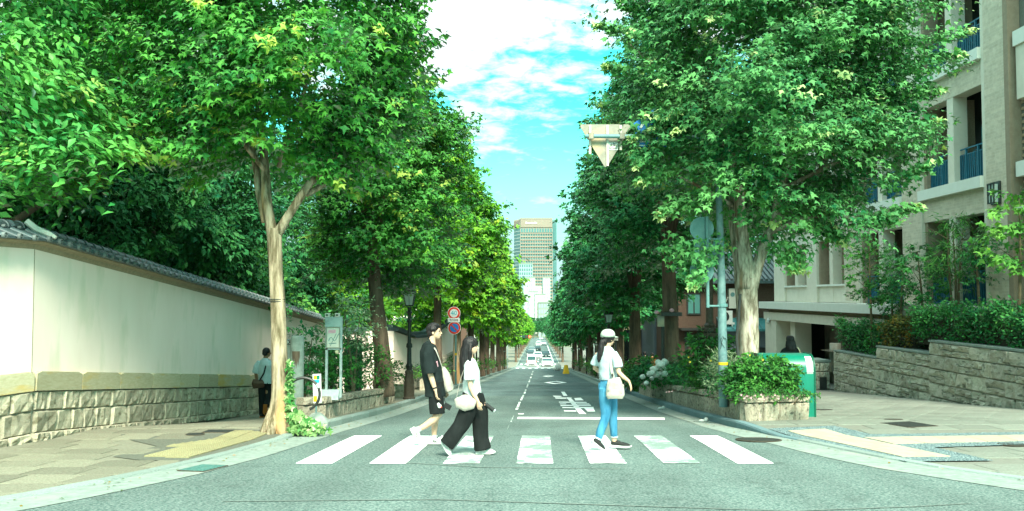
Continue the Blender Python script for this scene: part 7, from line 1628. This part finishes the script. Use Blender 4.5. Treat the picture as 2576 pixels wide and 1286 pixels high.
m.tube([K(.03, .07, .76), K(.085, .07, .55), K(.105, .07, .35), K(.115, .07, .2), K(.14, .07, .06)], [.118, .115, .100, .098, .112], 16)
o = remesh(m, 'trousers', 'pants_cloth', wo1, .010, 3); wrinkle(o, .012, 7, 6)
m = MB(); AA = lambda x, y, z: hc+frame(R(-4), -.02)@(Vector((x, y, z))*k)
m.ball(AA(-.014, 0, .045), (.104, .088, .092), 16, 12); m.tube([AA(-.03, 0, .05), AA(-.055, 0, -.05), AA(-.07, 0, -.18), AA(-.07, -.01, -.30), AA(-.08, -.02, -.42), AA(-.085, -.03, -.50)], [(.075, .090), (.085, .098), (.088, .11), (.080, .105), (.060, .085), (.022, .04)], 16, ref=(0, 1, 0))
for i in range(7): a = -.06+i*.02; m.tube([AA(.05, a, .10), AA(.090-abs(a)*.3, a*1.05, .07), AA(.100-abs(a)*.5, a*1.1, .018)], [.020, .014, .005], 8)
for s in (-1, 1): m.tube([AA(.01, s*.075, .03), AA(.0, s*.098, -.06), AA(.005, s*.105, -.2), AA(.0, s*.10, -.36)], [.026, .026, .022, .008], 8)
for i in range(6): m.tube([AA(-.10+i*.025, -.07, -.28), AA(-.10+i*.03, -.095, -.42), AA(-.095+i*.03, -.09, -.52-.02*(i % 3))], [.02, .014, .003], 6)
remesh(m, 'hair', 'hair', wo1, .006, 2)
shoe(wo1, K(-.435, -.09, .225), K(-.295, -.09, .0), 'shoe', 'shoe', up=(.84, 0, .54)); shoe(wo1, K(.05, .07, .0), K(.29, .07, .0), 'shoe', 'shoe', k=1.1)
bag = thing('hobo_bag', 'small cream half moon shoulder bag at the hip of the woman in black trousers', 'bag', K(-.07, -.2, .7))
m = MB(); pts = []
m.tube([K(-.20, -.215, .755), K(-.16, -.22, .70), K(-.08, -.225, .675), (K(.0, -.22, .69)), K(.045, -.215, .735)], [(.03, .03), (.075, .04), (.090, .045), (.078, .04), (.035, .03)], 14, ref=(0, 1, 0)); m.ball(K(-.075, -.215, .71), (.115, .045, .095), 14, 8); remesh(m, 'pouch', 'canvas', bag, .008, 4)
strap([K(-.19, -.20, .77), K(-.155, -.16, .95), K(-.10, -.08, 1.13), K(-.05, -.045, 1.235), K(.02, .03, 1.18), K(.06, .10, 1.0)], .011, .004, 'canvas', 'strap', bag)
gm = thing('camera_grip', 'black rolled handheld grip with a round end held by the long haired woman', 'camera', K(.2, .02, .62))
MB().tube([K(.10, .04, .705), K(.17, .02, .655)], .014, 10).tube([K(.165, .02, .658), K(.178, .018, .648)], .010, 10).tube([K(.178, .018, .648), K(.285, -.01, .57)], [.026, .028], 14).build('grip', 'text', gm, smooth=True); MB().tube([K(.283, -.01, .572), K(.296, -.012, .562)], [.029, .026], 14).build('end_ring', 'steel', gm, smooth=True)
# ---------------- 3. woman in cap and jeans
gp = G(1525, 1132); B = Vector((P(1525, 0, gp.y).x, gp.y, gz(gp.y)+.010)); sc_ = 181.7/(FPX/B.y); K3 = mk(B.copy(), sc_); K = K3
wo2 = person('woman in pale cap, white T-shirt and blue jeans walking away to the right', B)
YAW = R(38); k = .96; hc = K(.005, 0, 1.515)
m = MB(); head_parts(m, hc, YAW, k, .0)
tw = Vector((-math.sin(YAW), math.cos(YAW), 0)); fw = Vector((math.cos(YAW), math.sin(YAW), 0))   # left, forward
O = lambda f, l, z: K(f*fw.x+l*tw.x, f*fw.y+l*tw.y, z)
m.tube([O(-.015, 0, 1.32), O(-.01, 0, 1.40), O(.0, 0, 1.47)], [(.05, .055), (.044, .044), (.046, .046)], 14, ref=tw)
m.tube([O(0, 0, .88), O(.0, 0, 1.0), O(-.01, 0, 1.15), O(-.015, 0, 1.27), O(-.01, 0, 1.35)], [(.09, .135), (.08, .115), (.085, .13), (.08, .145), (.05, .09)], 16, ref=tw)
# right arm swings back, left arm forward
RA = [O(-.01, -.155, 1.30), O(-.03, -.185, 1.18), O(-.04, -.20, 1.06), K(.185, -.20, .985), K(.27, -.20, .935)]
RA = [K(.085, -.13, 1.30), K(.115, -.16, 1.18), K(.125, -.18, 1.065), K(.19, -.19, 1.0), K(.262, -.19, .945)]
limb(m, RA, [.042, .038, .033, .031, .021]); hand(m, K(.265, -.19, .942), (.35, 0, -1), (-.9, .3, 0), 1, .35, .92*sc_)
limb(m, [K(-.125, .10, 1.30), K(-.16, .12, 1.2), K(-.165, .16, 1.09), K(-.10, .24, 1.04), K(-.02, .30, 1.02)], [.042, .038, .033, .030, .021]); hand(m, K(-.02, .30, 1.02), (.8, .5, .2), (0, 0, -1), 1, .6, .92*sc_)
limb(m, [K(-.03, -.05, .80), K(-.045, -.07, .48), K(-.15, -.09, .13)], [.07, .05, .034]); limb(m, [K(.03, .05, .80), K(.065, .06, .52), K(.09, .07, .09)], [.07, .05, .034])
remesh(m, 'body', 'skin', wo2, .0065, 3); eyes(hc, YAW, k, wo2)
m = MB(); m.tube([O(0, 0, .945), O(0, 0, 1.0), O(-.01, 0, 1.12), O(-.015, 0, 1.24), O(-.02, 0, 1.31), O(-.018, 0, 1.37), O(-.012, 0, 1.40)], [(.112, .138), (.118, .142), (.115, .142), (.112, .152), (.10, .150), (.07, .105), (.052, .06)], 18, ref=tw)
m.tube([O(-.01, -.11, 1.32), K(.105, -.15, 1.22), K(.118, -.165, 1.13)], [.055, .064, .070], 14); m.tube([O(-.01, .11, 1.32), K(-.145, .11, 1.23), K(-.165, .13, 1.14)], [.055, .062, .068], 14)
o = remesh(m, 't_shirt', 'shirt_blue', wo2, .009, 3); wrinkle(o, .008, 10, 7)
m = MB(); m.tube([O(0, 0, .975), O(0, 0, .92), O(-.01, 0, .84), O(0, 0, .76)], [(.085, .112), (.098, .125), (.110, .135), (.095, .125)], 18, ref=tw)
m.tube([K(-.035, -.05, .83), K(-.045, -.06, .66), K(-.045, -.07, .48), K(-.085, -.08, .33), K(-.145, -.09, .165)], [.098, .082, .066, .062, .050], 14)
m.tube([K(.035, .05, .83), K(.055, .055, .66), K(.068, .06, .50), K(.075, .065, .33), K(.09, .07, .165)], [.098, .082, .066, .062, .050], 14)
o = remesh(m, 'jeans', 'jeans', wo2, .009, 3); wrinkle(o, .007, 12, 8)
for c, d in ((K(-.143, -.09, .168), K(-.152, -.092, .150)), (K(.09, .07, .168), K(.09, .07, .150))): MB().tube([c, d], .053, 12).build('frayed_hem', 'shirt_blue', o, smooth=True)
for l in (-.065, .065): pk = MB().box(O(-.094, l*.8, .86), (.07, .012, .09), (0, 0, YAW+R(90))).build('back_pocket', 'jeans', o)
AA = lambda x, y, z: hc+frame(YAW)@(Vector((x, y, z))*k)
m = MB(); m.ball(AA(-.012, 0, .02), (.098, .083, .09), 14, 10); m.tube([AA(-.06, 0, .0), AA(-.08, 0, -.05), AA(-.06, 0, -.08)], [(.04, .06), (.035, .05), (.02, .04)], 12, ref=tw)
m.tube([AA(-.10, 0, -.012), AA(-.125, 0, -.05), AA(-.135, .01, -.13), AA(-.145, .02, -.22), AA(-.15, .04, -.30), AA(-.15, .05, -.345)], [.022, .036, .045, .042, .028, .008], 12)
remesh(m, 'hair', 'hair', wo2, .006, 2)
m = MB(); n = 14
prof_ = [(0, .112), (.035, .110), (.065, .098), (.088, .070), (.10, .035), (.102, .0)]
for k_ in range(1): m.lathe([(r*1.0, z) for z, r in prof_], (0, 0, 0), 24)
Mx = frame(YAW)
m.v = [tuple(AA(0, 0, .022)+Mx@Vector((v[0]*.98-.008, v[1]*.86, v[2]*1.08))) for v in m.v]
cap = m.build('cap', 'cap', wo2, smooth='all')
MB().ball(AA(-.008, 0, .132), (.010, .010, .006), 8, 5).build('button', 'text', cap)
m = MB(); V = []; nn_ = 11
for h in (0, .006):
    for i in range(nn_): a = R(-75+15*i); V.append(AA(.0+math.cos(a)*.098, math.sin(a)*.082, .03+h))
    for i in range(nn_): a = R(-75+15*i); V.append(AA(.02+math.cos(a)*.165, math.sin(a)*.088, .012+h))
F = [(i, i+1, nn_+i+1, nn_+i) for i in range(nn_-1)]; F += [tuple(2*nn_+j for j in reversed(f)) for f in F]; m.add(V, F); m.build('brim', 'cap', cap)
m = MB(); m.tube([AA(-.100, -.035, .030), AA(-.118, 0, .022), AA(-.100, .035, .030)], .005, 6); m.build('cap_strap', 'petal_pink', cap); MB().ball(AA(-.097, 0, .038), (.022, .030, .016), 10, 6, Mx).build('cap_opening', 'hair', cap)
for (hl, to, an) in ((K(-.235, -.10, .105), K(-.075, -.10, -.012), K(-.155, -.095, .17)), (K(.045, .07, .02), K(.31, .05, .01), K(.09, .07, .12))):
    up = (.55, 0, .83) if hl.z > K(0, 0, .06).z else (0, 0, 1); o, d, up_, s, L, h = shoe(wo2, hl, to, 'shoe_black', 'shoe', up=up, ank=None)
    MB().tube([h+up_*.018-d*.015, h+up_*.016+d*L*.5, h+up_*.016+d*L*.95], [(.020, .044), (.018, .048), (.014, .038)], 12, ref=s).build('midsole', 'shoe', o, smooth=True)
    q = MB()
    for f0 in (.38, .46, .54): q.tube([h+d*L*f0-s*.022+up_*.088-d*0+up_*(-.06*(f0-.38)), h+d*L*f0+s*.022+up_*.088+up_*(-.06*(f0-.38))], .003, 5)
    q.build('laces', 'steel', o)
bag = thing('crossbody_bag', 'off white canvas crossbody bag with a flap at the hip of the woman in jeans', 'bag', K(.07, -.2, .8))
m = MB(); m.tube([K(.05, -.21, .985), K(.06, -.215, .93), K(.07, -.22, .84), K(.075, -.22, .76), K(.075, -.22, .71)], [(.085, .035), (.105, .05), (.125, .065), (.130, .065), (.105, .045)], 16, ref=(0, 1, 0)); o = remesh(m, 'pouch', 'canvas', bag, .009, 3); wrinkle(o, .010, 10, 9)
m = MB(); m.tube([K(.05, -.255, .975), K(.07, -.275, .90), K(.08, -.285, .82)], [(.012, .02)]*3, 8); MB().box(K(.075, -.272, .87), (.20, .02, .12), (R(8), R(12), 0)).build('flap', 'canvas', bag)
strap([K(.045, -.20, .99), K(.025, -.165, 1.14), K(.02, -.12, 1.30), K(.015, -.06, 1.385), K(.0, .03, 1.36), K(.02, .12, 1.2)], .018, .005, 'canvas', 'strap', bag, ref=(1, 0, 0)); MB().tube([K(.032, -.215, 1.05), K(.04, -.222, 1.01)], .012, 8).build('clip', 'text', bag)
# ---------------- 4. man in pale shirt walking along the wall (seen from behind)
Y4 = 20.6; B = P(667, 1053, Y4); B.z = sw(B.x, Y4)+.0; pxm = FPX/Y4; K4 = mk(B.copy(), 1.0); K = K4
H4 = (P(0, 875, Y4).z-B.z); s4 = H4/1.72; K = mk(B.copy(), s4)
mn2 = person('man in light blue shirt and dark trousers seen from behind beside the left wall', B)
hc = K(.02, 0, 1.60); YW = R(62); fw = Vector((math.cos(YW), math.sin(YW), 0)); tw = Vector((-math.sin(YW), math.cos(YW), 0)); O = lambda f, l, z: K(f*fw.x+l*tw.x, f*fw.y+l*tw.y, z)
m = MB(); head_parts(m, hc, R(40), 1.02*s4); m.tube([O(-.02, 0, 1.38), O(-.01, 0, 1.46), O(.01, 0, 1.55)], [.065, .056, .056], 12)
m.tube([K(-.21, .0, 1.34), K(-.25, .02, 1.12), K(-.245, .04, .98), K(-.235, .10, .84)], [.05, .042, .036, .026], 12); m.tube([K(.20, .0, 1.34), K(.235, .02, 1.12), K(.24, .06, .98), K(.24, .14, .86)], [.05, .042, .036, .026], 12)
hand(m, K(-.235, .10, .84), (.1, .3, -1), (.3, 1, 0), 1, .6, s4); hand(m, K(.24, .14, .86), (0, .4, -1), (-.3, 1, 0), -1, .6, s4)
m.tube([O(0, 0, .9), O(0, 0, 1.3)], [(.10, .15), (.10, .16)], 12, ref=tw); m.tube([K(-.08, 0, .9), K(-.08, .02, .1)], [.07, .04], 10); m.tube([K(.06, 0, .9), K(.08, -.06, .35)], [.07, .05], 10); m.tube([K(.08, -.06, .35), K(.06, -.2, .25)], .04, 10)
remesh(m, 'body', 'skin_tan', mn2, .008, 2)
m = MB(); m.tube([O(0, 0, .83), O(0, 0, .95), O(-.01, 0, 1.15), O(-.015, 0, 1.3), O(-.02, 0, 1.40), O(-.02, 0, 1.46)], [(.135, .185), (.13, .182), (.128, .19), (.12, .205), (.09, .16), (.06, .07)], 18, ref=tw); m.tube([K(-.15, 0, 1.38), K(-.225, .0, 1.26), K(-.255, .02, 1.10)], [.06, .075, .078], 12); m.tube([K(.15, 0, 1.38), K(.215, .0, 1.26), K(.24, .02, 1.10)], [.06, .075, .078], 12)
o = remesh(m, 'shirt', 'shirt_blue', mn2, .011, 3); wrinkle(o, .010, 8, 11)
m = MB(); m.tube([K(0, 0, .95), K(0, 0, .82)], [(.13, .17), (.13, .17)], 14, ref=tw); m.tube([K(-.08, 0, .86), K(-.085, .01, .5), K(-.075, .02, .05)], [.105, .085, .075], 12); m.tube([K(.08, 0, .86), K(.085, -.0, .62), K(.08, -.06, .42), K(.065, -.16, .30)], [.10, .085, .078, .072], 12); remesh(m, 'trousers', 'pants_cloth', mn2, .011, 3)
m = MB(); m.ball(hc+Vector((-.012, -.015, .035))*s4, (.088, .092, .088), 14, 10); m.ball(hc+Vector((-.03, -.035, -.02))*s4, (.072, .068, .06), 12, 8); remesh(m, 'hair', 'hair', mn2, .008, 2)
shoe(mn2, K(-.085, -.08, .0), K(-.06, .16, .0), 'shoe_black', 'sole_brown'); shoe(mn2, K(.06, -.235, .34), K(.055, -.20, .09), 'shoe_black', 'sole_brown', up=(0, 1, .1), w=.052)
bag = thing('messenger_bag', 'brown messenger bag on the left hip of the man beside the wall', 'bag', K(-.16, -.14, .85))
m = MB(); m.tube([K(-.13, -.13, .94), K(-.14, -.16, .86), K(-.13, -.15, .74)], [(.04, .13), (.06, .15), (.045, .13)], 12, ref=(1, .2, 0)); remesh(m, 'pouch', 'brown_leather', bag, .011, 3)
strap([K(-.10, -.19, .92), K(.0, -.165, 1.1), K(.045, -.165, 1.28), K(.10, -.10, 1.43), K(.12, -.02, 1.42)], .018, .006, 'text', 'strap', bag, ref=(1, 0, 0))
# ---------------- 5. woman with dark hair behind the bin, 6-7. passers on the far pavement
def simple_person(u, vtop, Y, label, topmt, botmt, hairmt='hair', long=False, yaw=R(90), wide=1., grp=None, hh=None):
    x = P(u, 0, Y).x; B = Vector((x, Y, sw(x, Y))); H = P(u, vtop, Y).z-B.z; s = H/1.66; K = mk(B, s); t = person(label, B, grp); hc = K(0, 0, 1.55)
    m = MB(); head_parts(m, hc, yaw, s); m.tube([K(0, 0, 1.3), K(0, 0, 1.5)], [.06, .05], 10)
    for sg in (-1, 1): m.tube([K(sg*.17, 0, 1.33), K(sg*.22, .02, 1.1), K(sg*.21, .1, .88)], [.045, .038, .026], 10); hand(m, K(sg*.21, .1, .88), (0, .4, -1), (0, 1, .2), -sg, .5, s); m.tube([K(sg*.08, 0, .85), K(sg*.08, .03*sg, .08)], [.08, .04], 10)
    m.tube([K(0, 0, .85), K(0, 0, 1.32)], [(.09, .14), (.09, .15)], 12, ref=(1, 0, 0)); remesh(m, 'body', 'skin', t, .010, 2)
    m = MB(); m.tube([K(0, 0, .80), K(0, 0, 1.0), K(0, 0, 1.28), K(0, 0, 1.38), K(0, 0, 1.43)], [(.13, .17), (.12, .16*wide), (.12, .19*wide), (.09, .16*wide), (.06, .07)], 16, ref=(1, 0, 0))
    for sg in (-1, 1): m.tube([K(sg*.14, 0, 1.34), K(sg*.215, 0, 1.2), K(sg*.23, .02, 1.0)], [.06, .07, .065], 10)
    remesh(m, 'top', topmt, t, .012, 3); m = MB(); m.tube([K(0, 0, .9), K(0, 0, .8)], [(.12, .16)]*2, 12, ref=(1, 0, 0))
    for sg in (-1, 1): m.tube([K(sg*.08, 0, .85), K(sg*.085, .02*sg, .07)], [.10, .075], 10)
    remesh(m, 'trousers', botmt, t, .012, 3)
    for sg in (-1, 1): MB().tube([K(sg*.085, -.05, .04), K(sg*.09, .17, .03)], [(.04, .045), (.025, .04)], 10, ref=(1, 0, 0)).build('shoe', 'shoe_black', t, smooth=True)
    m = MB(); m.ball(hc+Vector((0, -.012, .03))*s, (.098*s, .105*s, .105*s), 14, 10)
    if long: m.tube([hc+Vector((0, -.02, .0)), hc+Vector((0, -.05, -.10)), hc+Vector((0, -.06, -.20)), hc+Vector((0, -.055, -.26))], [(.09, .115), (.085, .125), (.07, .12), (.03, .07)], 14, ref=(1, 0, 0))
    o = remesh(m, 'hair', hairmt, t, .009, 2); wrinkle(o, .012, 16, 13); return t, K
t, K = simple_person(1976, 846, 20.6, 'woman with shoulder length dark hair in black seen from behind over the green bin', 'black_cloth', 'pants_cloth', long=True, wide=1.12)
bg_ = thing('bag_strap', 'pale bag strap over the right shoulder of the dark haired woman by the bin', 'bag', K(.15, -.1, 1.3)); strap([K(.13, .08, 1.40), K(.145, -.06, 1.42), K(.17, -.14, 1.32), K(.19, -.15, 1.1), K(.20, -.14, .95)], .012, .005, 'ledge_stone', 'strap', bg_, ref=(1, 0, 0)); MB().tube([K(.20, -.12, .95), K(.20, -.12, .70)], [(.06, .12), (.05, .13)], 12, ref=(0, 1, 0)).build('pouch', 'ledge_stone', bg_)
t, K = simple_person(1616, 885, 44, 'distant person in dark teal top walking away right of the dark stump', 'car_dark', 'pants_cloth', grp='passers on the far right pavement')
bp_ = thing('backpack', 'black backpack on the distant person in dark teal', 'backpack', K(0, -.2, 1.2)); m = MB(); m.ball(K(0, -.22, 1.12), (.16, .12, .25), 12, 8); remesh(m, 'pack', 'black_cloth', bp_, .02, 2)
t, K = simple_person(1634, 888, 46.5, 'distant person in orange and white top beside the one with the backpack', 'sole_brown', 'canvas', grp='passers on the far right pavement')
